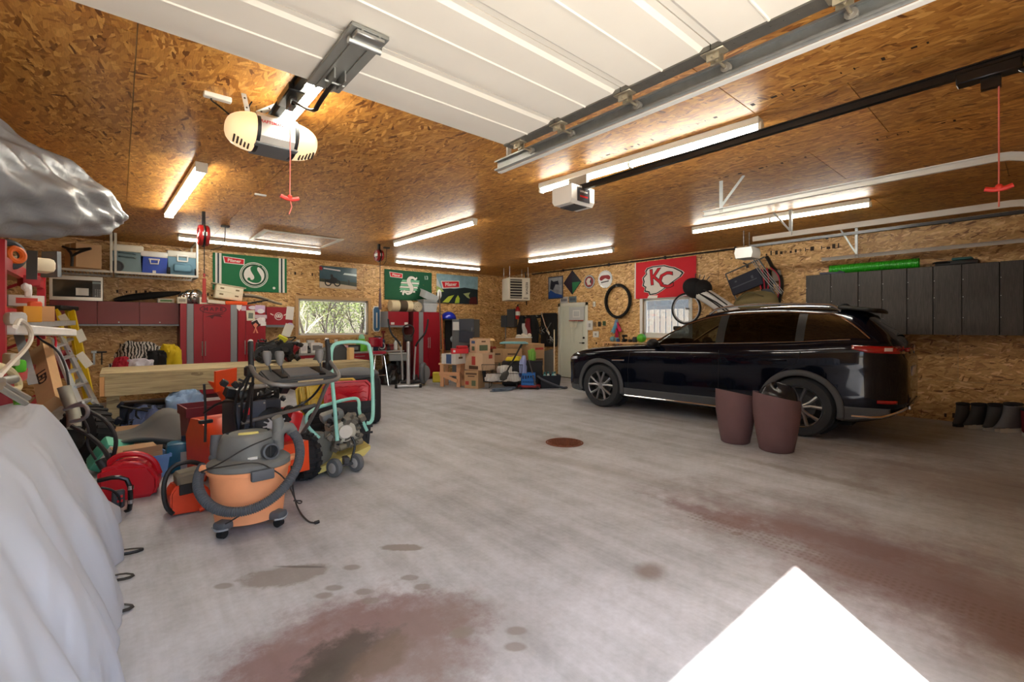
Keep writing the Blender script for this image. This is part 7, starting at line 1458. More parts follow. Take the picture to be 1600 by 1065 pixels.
p = K(44, 452, -.60); g = G(); g.torus(p+Vector((0, .1, 0)), .04, .013, (1, 0, 0), 16, 6); g.box(p+Vector((0, -.10, .01)), (.05, .18, .07), bev=.02); g.box(p+Vector((.01, -.10, -.03)), (.04, .05, .09), bev=.01); g.thing('jigsaw', mat((214, 208, 206), .5), 'white handheld power saw lying above the red and white carton', 'power saw')
rb(40, 430, 60, 446, -.62, .3, (156, 30, 40), 'dark red small case high on the red rack', 'red_case', 'case')
rb(22, 481, 58, 497, -.64, .3, (164, 126, 84), 'flattened brown carton on the middle shelf of the red rack', 'carton', 'box', .003); rb(18, 487, 40, 508, -.58, .2, (206, 204, 200), 'white plastic jar on the middle shelf of the red rack', 'jar', 'jar', .03); rb(41, 478, 62, 503, -.54, .2, (222, 156, 40), 'orange-yellow box at the front of the middle rack shelf', 'box', 'box', .006); rb(62, 478, 82, 502, -.52, .2, (196, 146, 96), 'torn brown carton flap sticking out beside the yellow ladder top', 'carton', 'box', .003, .3)
rb(66, 548, 104, 592, -.62, .4, (140, 20, 34), 'dark red tool chest behind the aluminium ladder', 'tool_chest', 'tool chest', .01, 0, (110, 14, 26), .36); rb(26, 562, 40, 582, -.62, .15, (90, 196, 40), 'bright green small tool on the low rack shelf', 'cordless_tool', 'tool', .03); rb(18, 552, 30, 572, -.56, .15, (196, 190, 170), 'cream coloured spool on the low rack shelf', 'spool', 'spool', .03)
g = G(); [g.tube([K(u, v, -.40) for u, v in q], .012, 6, smooth=2) for q in (((0, 586), (14, 570), (40, 546), (50, 528), (46, 510), (30, 497), (24, 510)),)]; g.thing('white_hose', mat((216, 206, 190), .5), 'pale bent hose arching down in front of the red rack upright', 'hose')
g = G(); g.tube([K(u, v, -.42) for u, v in ((0, 572), (16, 578), (28, 592), (30, 606), (22, 610), (8, 606))], .017, 8, smooth=2); g.thing('yellowed_hose', mat((206, 194, 150), .6), 'thick yellowed hose curled low beside the red rack', 'hose')
g = G(); [g.cyl(K(u0, v0, -.40), K(u1, v1, -.34), .013, n=8) for u0, v0, u1, v1 in ((0, 606, 40, 630), (4, 600, 44, 622))]; g.cyl(K(0, 596, -.42), K(22, 592, -.40), .022, n=10); g.thing('jack_handle', mat((150, 148, 140), .4, .5), 'grey metal jack bars above the white dust sheet', 'jack'); rb(0, 612, 20, 652, -.55, .3, (130, 16, 30), 'dark red metal jack body at the left picture edge', 'floor_jack', 'jack', .03); g = G(); g.cyl(K(26, 612, -.46), K(30, 632, -.44), .022, n=12); g.thing('green_tin', mat((90, 150, 40), .5), 'small green tin beside the dark red jack', 'tin')
# white lamp tube and galvanised rail sticking out of the rack
def stick(u0, v0, X0, u1, v1, X1, wd, ht, m, nm, lab, cat, up=(0, 0, 1), **k):
    g = G(); g.bar(onX(u0, v0, X0), onX(u1, v1, X1), wd, ht, up=up, **k); return g.thing(nm, m, lab, cat)
stick(15, 514, -.66, 112, 519.5, -.42, .09, .085, mat((236, 236, 234), .35), 'lamp_cover', 'white plastic lamp cover sticking out of the red rack over the ladder', 'lamp cover', bev=.012)
stick(28, 508, -.70, 112, 504, -.47, .08, .06, GALV, 'steel_rail', 'galvanised rail lying just above the white lamp cover', 'rail')
g = G(); g.bar(onD(29, 522, 4.6), onD(52, 600, 4.5), .07, .008, up=(.2, -1, 0)); g.thing('steel_plate', GALV, 'long galvanised strip leaning below the white lamp cover', 'strip')
# tall carton lettered LED
a, b = onD(63, 548, 5.2), onD(82, 632, 4.6); root = T('led_carton', 'tall narrow brown carton lettered LED leaning by the ladder', 'box', b); ax = (a-b).normalized(); g = G(); g.bar(a, b, .17, .12, up=(-.3, -1, 0)); g.part('body', mat((190, 150, 106), .85), root); c = b+(a-b)*.42; sd = ax.cross(Vector((-.3, -1, 0))).normalized(); nn = sd.cross(ax).normalized(); nn = nn if nn.y < 0 else -nn
Mx = basis(c+nn*.0615, -ax, ax.cross(nn)*-1); Mx = basis(c+nn*.0615, -ax, nn.cross(-ax)); place(text_bm('LED', .13, .0006, bold=.004), onto(Mx)).part('lettering', mat((34, 26, 20), .7), root)
g = G(); g.bar(a+sd*.05, a+sd*.05+Vector((0, .05, .10)), .09, .006, up=(-.3, -1, 0)); g.part('flap', CARD, root)
# ladders
YL = mat((206, 176, 20), .45, 0, .08); AL = mat((190, 196, 202), .35, .7, .08)
def ladder(nm, lab, tl, tr, bl, br, n, m, rail, rm, top=None):
    root = T(nm, lab, 'ladder', Vector((bl.x, bl.y, min(bl.z, br.z))))
    fwd = (tr-tl).cross(bl-tl).normalized()
    for a, b in ((tl, bl), (tr, br)): g = G(); g.bar(a, b, rail[0], rail[1], up=fwd); g.part('rail', m, root)
    for i in range(n):
        t = (i+.6)/n; a = tl+(bl-tl)*t; b = tr+(br-tr)*t; g = G(); g.bar(a, b, .07, .025, up=(0, 0, 1)); g.part('rung', rm, root)
    return root
tl, tr = onD(91, 486, 6.9), onD(104, 482, 7.35); bl, br = onD(132, 655, 5.7), onD(147, 640, 6.2); bl.z = br.z = .0
k_ = ladder('step_ladder', 'yellow fibreglass step ladder leaning folded against the red rack', tl, tr, bl, br, 6, YL, (.10, .03), AL)
g = G(); g.box((tl+tr)/2+Vector((0, 0, .03)), (.20, .50, .07), rot=(0, 0, -.35), bev=.015); g.part('top_cap', BLACKP, k_)
for (u0, v0, u1, v1, d0, d1) in ((96, 492, 103, 502, 6.7, 6.6), (122, 516, 130, 533, 6.35, 6.25), (124, 552, 140, 572, 6.1, 6.0)):
    g = G(); g.bar(onD(u0, v0, d0-.25), onD(u1, v1, d1-.25), .008, .085, up=(-.8, .6, 0)); g.part('label_plate', mat((206, 206, 196), .5), k_)
d2 = (onD(112, 486, 7.1), onD(154, 648, 6.2)); g = G(); g.bar(d2[0], Vector((d2[1].x, d2[1].y, .02)), .03, .08, up=(.8, -.6, 0)); g.part('rear_rail', YL, k_)
tl, tr = onD(82, 530, 5.9), onD(96, 526, 6.3); bl, br = onD(128, 640, 4.9), onD(150, 632, 5.2); ladder('aluminium_ladder', 'bare aluminium ladder standing in front of the yellow step ladder', tl, tr, bl, br, 5, AL, (.10, .026), AL)
g = G(); g.tube([onD(80, 522, 5.9), onD(74, 540, 5.8), onD(86, 548, 5.7), onD(88, 528, 5.8)], .012, 6, closed=True, smooth=1); g.thing('clamp', mat((196, 24, 44), .4), 'red metal frame clamp hooked on the aluminium ladder top', 'clamp')
g = G(); g.tube([onD(*q, 5.0) for q in ((50, 515), (62, 530), (90, 545), (104, 575), (108, 605), (108, 615))], .011, 6, smooth=2); g.cyl(onD(108, 612, 5.0), onD(111, 628, 4.95), .022, n=8); g.thing('air_hose', mat((40, 40, 44), .5), 'black air hose with a brass end hanging in front of the aluminium ladder', 'hose')
# pipe, handle bar, knobby tyre, cables
g = G(); g.tube([onD(100, 604, 4.6), onD(106, 622, 4.6), onD(116, 645, 4.5), onD(116, 668, 4.45)], .055, 12, smooth=1); g.thing('exhaust_pipe', mat((150, 150, 140), .5, .4), 'dull grey pipe standing between dust sheet and ladders', 'pipe')
tc = onD(134, 668, 4.9); tc.z = .36; root = T('atv_tyre', 'large black tyre standing behind the grey pipe', 'tyre', tc-Vector((0, 0, .36))); root.scale = (.84,)*3; ax = Vector((-.75, -.5, .1)).normalized(); g = G(); g.lathe([(.18, -.10), (.28, -.13), (.345, -.10), (.36, 0), (.345, .10), (.28, .13), (.18, .10), (.16, 0), (.18, -.10)], tc, 30, ax, cap=False); g.part('tyre', RUBBER, root); a, b = frame(ax); g = G()
for i in range(24): an = 2*PI*i/24; q = tc+(a*math.cos(an)+b*math.sin(an))*.355; g.bar(q-ax*.10, q+ax*.10+(a*-math.sin(an)+b*math.cos(an))*.03, .035, .03, up=(a*math.cos(an)+b*math.sin(an)))
g.part('tread', RUBBER, root, kind='stuff')
g = G(); [g.tube([onD(*q, 4.0) for q in qs], r, 8, smooth=2) for qs, r in ((((104, 638), (122, 632), (136, 634), (138, 648), (128, 656), (110, 658)), .016), (((100, 640), (112, 634), (130, 628)), .014))]; g.thing('handle_bar', mat((150, 152, 158), .35, .6), 'silver looped handle bar rising behind the white dust sheet', 'handle bar')
CBL = mat((36, 36, 40), .45)
for lab, pts, r in (('long black cable arching over the tyre towards the turquoise bag', ((136, 640), (165, 655), (182, 680), (180, 705), (172, 722)), .016), ('second black cable curving below the first over the tyre', ((112, 665), (140, 680), (162, 700), (172, 720), (170, 738)), .018), ('thin black cable dropping behind the dust sheet corner', ((128, 650), (140, 672), (134, 692), (150, 718)), .010)):
    g = G(); g.tube([onD(u, v, 4.05) for u, v in pts], r, 8, smooth=2); g.thing('cable', CBL, lab, 'cable')
# ---- work table of heavy timber
TX0, TX1, TY0, TY1, TZ = -.17, 3.15, 7.30, 8.42, .85
root = T('work_table', 'long rough timber work table in front of the red cabinets', 'table', ((TX0+TX1)/2, (TY0+TY1)/2, 0))
TW = NT('treated_timber'); o_ = TW.obj(); n_ = TW.noise(TW.map(o_, (.5, 6, 9)), 4, 6, .6, .8); kn = TW.noise(TW.map(o_, (1.2, 3, 3)), 2.2, 2)
cc = TW.ramp(n_.outputs[0], [(.3, lin((134, 120, 92))), (.5, lin((176, 160, 122))), (.75, lin((202, 186, 146)))]); TW.l(TW.mix(TW.math('MULTIPLY', TW.math('GREATER_THAN', kn.outputs[0], .68), .55), cc, lin((92, 74, 52))), TW.b.inputs['Base Color']); TW.b.inputs['Roughness'].default_value = .75; TW = TW.m
g = G(); g.bx(TX0+.045, TX1-.045, TY0, TY0+.042, TZ-.24, TZ, bev=.003); g.part('front_beam', TW, root); g = G(); g.bx(TX0+.045, TX1-.045, TY1-.042, TY1, TZ-.24, TZ, bev=.003); g.part('rear_beam', TW, root)
for x in (TX0, TX1-.042): g = G(); g.bx(x, x+.042, TY0, TY1, TZ-.235, TZ-.003, bev=.003); g.part('end_beam', mat((212, 160, 104), .7, 0, .1) if x < 1 else TW, root)
for k in range(4): y0 = TY0+.002+k*.28; g = G(); g.bx(TX0, TX1, y0, y0+.272, TZ, TZ+.038, bev=.003); g.part('plank', TW, root)
for x in (TX0+.06, TX1-.16):
    for y in (TY0+.05, TY1-.15): g = G(); g.bx(x, x+.12, y, y+.09, 0, TZ-.01); g.part('leg', TW, root)
TT = TZ+.038
# clothes heap on a low shelf behind the table
SHZ = onY(200, 578, 10.2).z
x0, x1 = onY(176, 560, 10.2).x, onY(282, 560, 10.2).x; root = T('low_bench', 'plain low bench against the back wall behind the work table', 'bench', ((x0+x1)/2, 10.6, 0)); g = G(); g.bx(x0-.1, x1, 10.1, 11.2, SHZ-.04, SHZ-.002); g.part('top', TW, root)
for x in (x0, x1-.1):
    for y in (10.15, 11.1): g = G(); g.bx(x, x+.08, y, y+.08, 0, SHZ-.04); g.part('leg', TW, root)
def yh(u, v1, v0, wpx, dep, c, lab, nm, sd, Y=10.45, var=.12, amp=.3, m=None):
    p = onY(u, v1, Y); d = Y/ray(u, HOR).y; o = heap(nm, lab, nm, (p.x, p.y, SHZ), wpx*d/FPX/2, dep, (v1-v0)*d/FPX, c, sd, .85, amp)
    if m: o.data.materials[0] = m
    return o
ZEB = NT('zebra_cloth'); v_ = ZEB.n('TexWave'); v_.inputs['Scale'].default_value = 7; v_.inputs['Distortion'].default_value = 9; v_.inputs['Detail'].default_value = 3; ZEB.l(ZEB.obj(), v_.inputs[0]); ZEB.l(ZEB.ramp(v_.outputs[1], [(.42, (.015, .014, .014, 1)), (.55, (.52, .48, .44, 1))]), ZEB.b.inputs['Base Color']); ZEB.b.inputs['Roughness'].default_value = .9
yh(218, 578, 537, 62, .30, (60, 60, 60), 'black and cream patterned jacket heaped on the low bench', 'jacket', 51, 10.6, m=ZEB.m); yh(190, 578, 557, 20, .15, (160, 18, 44), 'red bag with a white mark in front of the patterned jacket', 'bag', 52, 10.3); yh(220, 578, 561, 34, .15, (206, 204, 216), 'white bundled shirt in front of the patterned jacket', 'shirt', 53, 10.25); yh(248, 578, 551, 28, .2, (16, 16, 18), 'black clothing heap between white shirt and yellow bag', 'clothing', 54); yh(266, 578, 543, 30, .2, (206, 178, 20), 'crumpled yellow bag at the right end of the low bench', 'bag', 55)
for k, (u, lab) in enumerate(((147, 'open-ended wrench hung on the back wall right of the ladder'), (159, 'dark hammer hung beside the wrench on the back wall'))):
    p = A(u, 558, .03); g = G(); g.bar(p+Vector((0, 0, -.14)), p+Vector((0, 0, .09)), .03 if k == 0 else .02, .012, up=(0, 1, 0)); g.box(p+Vector((0, 0, .10)), (.09, .02, .05) if k == 0 else (.15, .03, .03), bev=.006); g.thing(('wrench', 'hammer')[k], STEEL if k == 0 else BLACKP, lab, ('wrench', 'hammer')[k])
# dark engine on the right of the table, notes on it
ex = onY(432, 577, 7.95); root = T('small_engine', 'dark dismantled engine with yellow label on the work table', 'engine', (ex.x, ex.y, TT)); EN = mat((28, 30, 33), .5, .3, .3); o = Vector((ex.x, ex.y, TT)); rn = random.Random(21)
g = G(); g.box(o+Vector((0, 0, .17)), (.44, .34, .26), bev=.05, seg=2); g.part('block', EN, root); g = G(); g.cyl(o+Vector((-.28, 0, .2)), o+Vector((.30, -.03, .2)), .12, n=18); g.cyl(o+Vector((-.05, -.2, .14)), o+Vector((-.05, .2, .14)), .10, n=16); g.part('housing', mat((34, 40, 46), .45, .4), root); g = G(); g.cyl(o+Vector((-.22, -.19, .13)), o+Vector((-.22, -.12, .13)), .13, n=18); g.part('flywheel', mat((48, 50, 54), .4, .5), root)
g = G(); [g.tube([o+Vector((rn.uniform(-.3, .3), rn.uniform(-.2, .15), rn.uniform(.1, .4))) for _ in range(4)], .012, 6, smooth=2) for _ in range(8)]; g.part('hoses', BLACKP, root, kind='stuff')
g = G(); [g.box(o+Vector((rn.uniform(-.3, .32), -.2+rn.uniform(-.04, .04), rn.uniform(.05, .36))), (rn.uniform(.03, .09),)*3, rot=(rn.random(), rn.random(), rn.random()), bev=.008) for _ in range(14)]; g.part('fittings', EN, root, kind='stuff')
g = G(); g.box(o+Vector((.06, -.1, .37)), (.14, .03, .08), rot=(.5, .5, 0), bev=.004); g.part('label', mat((220, 220, 60), .5), root, 'yellow label'); g = G(); g.box(o+Vector((.16, -.02, .50)), (.13, .012, .2), rot=(.2, .3, 0)); g.part('paper_tag', WHITE, root); g = G(); [g.cyl(o+Vector((x, -.05, 0)), o+Vector((x, -.05, .08)), .03, n=8) for x in (-.18, .18)]; g.part('mounts', EN, root, kind='stuff')
p = onY(459, 577, 7.8); g = G(); g.tube([Vector((p.x-.1, p.y, TT+.03)), Vector((p.x, p.y+.05, TT+.16)), Vector((p.x+.06, p.y, TT+.25))], .05, 8); g.thing('red_canister', mat((130, 24, 36), .5), 'dark red bent canister next to the dark engine', 'canister')
p = onY(528, 580, 7.9); root = T('battery_box', 'slanted dark grey plastic bin at the right end of the work table', 'bin', (p.x-.1, p.y, TT), .2); g = G(); g.prism([(-.24, 0), (.22, 0), (.26, .10), (.10, .26), (-.16, .16)], .36, Matrix.Translation((0, .18, 0)) @ Matrix.Rotation(R(90), 4, 'X')); g.part('bin', mat((66, 70, 74), .6), root, local=True); g = G(); g.box((.14, 0, .19), (.22, .37, .02), rot=(0, .78, 0)); g.part('lid', mat((50, 54, 58), .6), root, local=True)
p = onY(548, 578, 7.75); g = G(); g.box((p.x-.02, p.y, TT+.10), (.09, .14, .2), rot=(0, 0, .2), bev=.004); g.thing('wood_block', mat((216, 184, 130), .7), 'pale wood block standing at the right end of the work table', 'block')
# ---- underneath and in front of the table
EB = mat((30, 34, 46), .4, .4, .3); o = onZ(225, 690); o = Vector((o.x+.1, 7.5, 0)); root = T('outboard_motor', 'dark blue-black engine with chrome parts under the work table', 'engine', o); rn = random.Random(8)
g = G(); g.box(o+Vector((0, .1, .30)), (.80, .45, .34), bev=.08, seg=2); g.part('block', EB, root); g = G(); g.cyl(o+Vector((.18, -.16, .36)), o+Vector((.18, .05, .36)), .12, n=18); g.part('cover', CHROME, root); g = G(); g.torus(o+Vector((-.12, -.15, .33)), .14, .025, (0, 1, 0), 20, 8); g.cyl(o+Vector((-.12, -.15, .33)), o+Vector((-.12, .05, .33)), .10, n=16); g.part('pulley', EB, root)
g = G(); [g.box(o+Vector((rn.uniform(-.42, .42), -.14+rn.uniform(-.05, .05), rn.uniform(.10, .5))), (rn.uniform(.04, .12), .06, rn.uniform(.04, .1)), rot=(rn.random()*.5, rn.random(), 0), bev=.01) for _ in range(16)]; g.part('fittings', mat((52, 58, 72), .35, .5, .3), root, kind='stuff'); g = G(); [g.cyl(o+Vector((x, .1, 0)), o+Vector((x, .1, .2)), .05, n=8) for x in (-.3, .3)]; g.part('feet', EB, root, kind='stuff'); g = G(); [g.tube([o+Vector((rn.uniform(-.4, .4), -.2, rn.uniform(.1, .5))) for _ in range(4)], .013, 6, smooth=2) for _ in range(5)]; g.part('hoses', BLACKP, root, kind='stuff')
p = onD(293, 655, 5.85); heap('blue_cloth', 'light blue cloth bundled under the work table edge', 'cloth', (p.x, p.y+.2, .25), .24, .16, .38, (140, 170, 206), 61, .9, .3); g = G(); g.box((p.x, p.y+.2, .125), (.5, .36, .25), bev=.01); g.thing('crate', mat((60, 54, 50), .8), 'dark crate under the light blue cloth', 'crate')
heap('printed_cloth', 'blue and white patterned cloth beside the dark engine under the table', 'cloth', (p.x-.42, p.y+.25, 0), .2, .14, .46, (90, 104, 140), 62, .9, .4)
p = onD(340, 660, 5.0); root = T('red_bin', 'dusty dark red plastic bin behind the snow blower', 'bin', (p.x-.08, p.y, 0), .1); g = G(); tote_mesh(g, Vector((0, 0, 0)), .46, .4, .62); g.part('tub', mat((120, 34, 46), .5), root, local=True)
def flat(u0, v0, u1, v1, d, c, lab, nm, cat, th=.03, dep=.25, z=None, rz=None):
    a, b = onD(u0, v1, d), onD(u1, v1, d); w_ = (b-a).length; h_ = (v1-v0)*d/FPX; root = T(nm, lab, cat, ((a.x+b.x)/2, (a.y+b.y)/2, a.z if z is None else z), ang((u0+u1)/2) if rz is None else rz); return root, w_, h_
zf = onD(200, 686, 5.2).z
root, w_, h_ = flat(160, 655, 228, 684, 5.3, CARD, 'flattened brown cartons stacked by the table leg', 'flat_carton', 'box', z=0); g = G(); g.box((0, 0, .10), (w_, .36, .2), bev=.004); g.part('body', CARD, root, local=True); g = G(); g.box((-.02, .05, .235), (w_*.8, .3, .06), rot=(.05, .02, .1)); g.box((.12, -.185, .12), (.14, .004, .08)); g.part('flap', CARDD, root, local=True)
# grey moulded rubber liner lying in front of the table
MAT_ = mat((104, 104, 102), .75, 0, .12, 4)
A0, A1 = onD(150, 702, 4.75), onD(345, 668, 5.1)
def liner(u, v):
    p = A0+(A1-A0)*u; z = .18+.10*u+.05*math.sin(u*7); f = Vector((-.3, .95, 0)); hump = .28*math.exp(-((u-.68)/.2)**2)*max(0, (v-.35)/.65); return Vector((p.x, p.y, z+hump-.05*v*(1-u)+.06*abs(2*v-1)**3))+f*(v-.4)*.7
g = G(); g.grid(liner, 30, 10); g.thing('rubber_liner', MAT_, 'large dusty grey moulded liner lying in front of the work table', 'liner', smooth=60, solid=.025)
p = onD(250, 700, 4.95); g = G(); g.box((p.x, p.y+.1, .08), (.9, .4, .15), rot=(0, 0, .05), bev=.02); g.thing('black_tray', mat((28, 28, 30), .7), 'low black tray under the grey moulded liner', 'tray')
p = onZ(180, 745); p = Vector((p.x-.02, p.y+.25, 0)); root = T('turquoise_bag', 'turquoise printed bag tipped behind the red fuel can', 'bag', p, ang(178)+.3); g = G(); g.box((0, 0, .15), (.30, .22, .30), rot=(.35, .5, 0), bev=.04, seg=2); g.part('bag', mat((84, 178, 150), .45), root, local=True); g = G(); g.box((-.03, -.112, .16), (.18, .012, .20), rot=(.35, .5, 0)); g.part('label', WHITE, root, local=True); g = G(); g.box((-.05, -.124, .17), (.07, .008, .08), rot=(.35, .5, 0)); g.box((.04, -.124, .13), (.05, .008, .06), rot=(.35, .5, 0)); g.part('print', mat((24, 60, 84), .5), root, local=True)
p = onZ(228, 752); p = Vector((p.x-.02, p.y+.16, 0)); root = T('storage_tote', 'light blue plastic tote with a torn carton on top', 'tote', p, ang(240)+R(15)); g = G(); tote_mesh(g, Vector((0, 0, .001)), .36, .30, .22); g.part('tub', mat((112, 160, 220), .45), root, local=True)
root2 = T('torn_carton', 'torn brown carton lying in the light blue tote', 'box', p+Vector((-.02, 0, .14)), ang(235)+R(15)); g = G(); g.box((0, 0, .06), (.30, .22, .10), bev=.003); g.box((-.02, .05, .14), (.34, .16, .006), rot=(.3, .05, .1)); g.box((.0, -.10, .13), (.30, .006, .08), rot=(.2, 0, 0)); g.part('body', CARD, root2, local=True)
p = onZ(288, 742); p = Vector((p.x-.01, p.y+.18, 0)); root = T('washer_jug', 'teal plastic jug between blue tote and orange auger', 'jug', p, ang(285)); g = G(); g.box((0, 0, .15), (.25, .2, .30), bev=.045, seg=2); g.part('jug', mat((14, 96, 130), .35), root, local=True); g = G(); g.cyl((.03, 0, .30), (.03, 0, .35), .03, n=12); g.part('cap', mat((30, 40, 60), .4), root, local=True); g = G(); g.box((.05, -.102, .12), (.11, .004, .18)); g.part('label', mat((170, 176, 180), .6), root, local=True)
# ================================================================ foreground: dust sheet, fuel can, saw, vacuum, snow blower, compactor, sleds
SHEET = NT('dust_sheet'); o_ = SHEET.obj(); f1 = SHEET.noise(SHEET.map(o_, (1.6, .7, .5), (0, .3, .4)), 2.0, 2, .55, 1.2)
SHEET.b.inputs['Base Color'].default_value = lin((182, 187, 198)); SHEET.b.inputs['Roughness'].default_value = .85; SHEET.bump(f1.outputs[0], .5, .08); SHEET = SHEET.m
def drape(u, v):
    """u along Y from the camera end to the far end, v across from left hem over the ridge to the right hem"""
    Y = 1.2+(4.72-1.2)*u; far = max(0, (Y-3.95)/.77); near = max(0, (1.9-Y)/.7)
    top = (1.0+.025*math.sin(Y*3.1))*(1-far**1.6)*(1-.5*near**2); fold = .03*math.sin(Y*8+v*3)+.022*math.sin(Y*17-v*7)+.012*math.sin(Y*31+v*5)
    prof = [(-1.20, 0), (-1.06, .55), (-.92, .86), (-.66, .97), (-.44, 1.0), (-.33, .97), (-.24, .82), (-.13, .52), (-.045, .24), (.01, .0)]
    k = v*(len(prof)-1); i = min(int(k), len(prof)-2); t = k-i; t = t*t*(3-2*t)*.4+t*.6; x = prof[i][0]+(prof[i+1][0]-prof[i][0])*t; z = prof[i][1]+(prof[i+1][1]-prof[i][1])*t
    edge = min(1, (1-z)*1.6); sgn = 1 if x > -.45 else -1
    x += sgn*(fold*edge) + .03*far*sgn*(1-z); x = min(x-.02, .012+.02*math.sin(Y*9))
    return Vector((x, Y+.12*far*z, max(.004, z*top+.012*math.sin(Y*6+x*9)*(1-edge))))
g = G(); g.grid(drape, 120, 60); g.thing('dust_sheet', SHEET, 'pale grey dust sheet draped over a bulky machine at the left picture edge', 'dust sheet', smooth=70)
for k, (u, v, lab) in enumerate(((197, 866, 'black strap end poking out below the dust sheet, the farther one'), (193, 905, 'short black strap end below the dust sheet, middle one'), (190, 955, 'black strap stub below the dust sheet, nearest one'))):
    p = onZ(u, v); g = G(); s_ = 1 if k == 0 else .5; g.tube([p+Vector((-.08, .02, .03)), p+Vector((.0, .04, .02)), p+Vector((.10*s_, .0, .012)), p+Vector((.04*s_, -.03, .012)), p+Vector((-.06, -.02, .02))], .010, 6, smooth=1, flat=.4); g.thing('strap', BLACKP, lab, 'strap')
# red fuel can
p = onZ(205, 783); p = Vector((p.x, p.y+.16, 0)); rz = ang(205)+R(-8); root = T('fuel_can', 'bright red plastic fuel can beside the dust sheet', 'fuel can', p, rz); FC = mat((196, 22, 38), .35, 0, .08)
g = G(); g.prism([(-.20, 0), (.17, 0), (.20, .05), (.20, .17), (.13, .27), (-.08, .30), (-.20, .27)], .24, Matrix.Translation((0, .12, 0)) @ Matrix.Rotation(R(90), 4, 'X')); bmesh.ops.bevel(g.bm, geom=g.bm.edges[:], offset=.028, segments=3, affect='EDGES'); g.part('can', FC, root, local=True)
g = G(); g.tube([(-.17, 0, .26), (-.10, 0, .36), (.06, 0, .36), (.16, 0, .28), (.195, 0, .16)], .024, 8, smooth=2); g.part('handle', FC, root, local=True); g = G(); [g.tube([(-.16, s*.06, .26), (-.02, s*.075, .31), (.10, s*.07, .27), (.17, s*.06, .15)], .018, 8, smooth=2) for s in (-1, 1)]; g.part('rib', FC, root, local=True); g = G(); g.cyl((-.17, 0, .27), (-.20, 0, .34), .035, n=12); g.part('cap', BLACKP, root, local=True)
p = onZ(190, 800); root = T('trimmer_guard', 'black tubular guard frame with chrome clips in front of the fuel can', 'guard', p, ang(190)); o = p
g = G(); g.tube([(-.14, .02, .27), (-.03, 0, .285), (.05, -.01, .24), (.055, -.01, .02), (.02, -.02, .0)], .017, 8, smooth=1); g.part('frame', BLACKG, root, local=True); g = G(); [g.cyl((.055, -.01, z), (.055, -.01, z+.03), .021, n=10) for z in (.06, .17)]; g.part('clip', CHROME, root, local=True); g = G(); g.tube([(-.12, 0, .22), (-.04, 0, .18), (0, 0, .08), (-.02, .02, .02)], .009, 6, smooth=2); g.part('cable', BLACKP, root, local=True); g = G(); g.box((-.02, .03, .10), (.08, .05, .14), bev=.012); g.part('motor', mat((60, 62, 66), .5), root, local=True); g = G(); [g.box((-.02+.02*k, .0, .09+.035*j), (.016, .01, .02), bev=.003) for k in range(2) for j in range(2)]; g.part('switches', REDP, root, local=True, kind='stuff')
# orange chainsaw-like cut-off saw
p = onZ(297, 806); p = Vector((p.x, p.y+.14, 0)); rz = ang(297)+R(12); root = T('cutoff_saw', 'orange chainsaw with black wrap handle left of the vacuum', 'saw', p, rz); OS = mat((214, 66, 26), .4, 0, .15)
g = G(); g.prism([(-.13, .02), (.07, .0), (.14, .03), (.13, .16), (.06, .22), (-.09, .24), (-.13, .18)], .18, Matrix.Translation((0, .09, 0)) @ Matrix.Rotation(R(90), 4, 'X')); bmesh.ops.bevel(g.bm, geom=g.bm.edges[:], offset=.014, segments=2, affect='EDGES'); g.part('body', OS, root, local=True)
g = G(); g.box((.0, -.01, .27), (.17, .16, .11), rot=(0, -.1, 0), bev=.02); g.part('air_filter_cover', mat((120, 112, 96), .7), root, local=True); g = G(); g.box((-.01, -.096, .20), (.13, .012, .08), bev=.004); g.part('side_plate', BLACKP, root, local=True); g = G(); g.box((.05, -.105, .235), (.06, .006, .04)); g.part('label', WHITE, root, local=True)
g = G(); g.tube([(.10, -.02, .34), (0, -.04, .40), (-.12, -.04, .38), (-.17, -.06, .26), (-.16, -.08, .10), (-.11, -.08, .03)], .017, 8, smooth=2); g.part('wrap_handle', BLACKP, root, local=True); g = G(); g.tube([(.04, -.1, .14), (.09, -.12, .12), (.12, -.11, .04), (.05, -.11, .02)], .02, 8, smooth=1); g.part('rear_handle', OS, root, local=True); g = G(); g.box((-.02, .12, .10), (.16, .05, .12), bev=.01); g.part('bar_cover', DGREY, root, local=True)
# ---- orange shop vacuum
vp = Vector((.735, 3.83, 0)); vz = ang(390); V_ = Loc(vp, vz); root = T('shop_vacuum', 'dusty orange and grey shop vacuum with hose around it', 'vacuum cleaner', vp, vz); root.scale = (.86,)*3
VO = mat((246, 166, 116), .55, 0, .12, 5); VG = mat((112, 114, 112), .7, 0, .2, 7); VGD = mat((84, 88, 94), .6, 0, .15, 20)
g = G(); g.lathe([(.245, .07), (.255, .075), (.30, .47), (.315, .475), (.318, .505), (.30, .51)], (0, 0, 0), 40, sq=(1, .92)); g.part('drum', VO, root, local=True, smooth=50)
g = G(); g.lathe([(.305, .50), (.318, .515), (.312, .55), (.28, .575), (.20, .59), (.05, .592)], (0, 0, 0), 40, sq=(1, .92)); g.part('lid', VG, root, local=True)
def head(u, v):
    a = 2*PI*u; t = v; r = .21*(1-.28*t**2.2)*(1+.05*math.cos(4*a)); return Vector((r*1.05*math.cos(a)-.01, r*.9*math.sin(a), .575+.20*min(1, t*1.25) if t < .8 else .775+.012*(t-.8)/.2))
g = G(); g.grid(head, 32, 10, True); hd = g.part('motor_head', VG, root, local=True, smooth=50); g = G(); g.prism([(.145*math.cos(2*PI*i/32)-.01, .135*math.sin(2*PI*i/32)) for i in range(32)], .012, Matrix.Translation((0, 0, .77))); g.part('top_cap', VG, root, local=True)
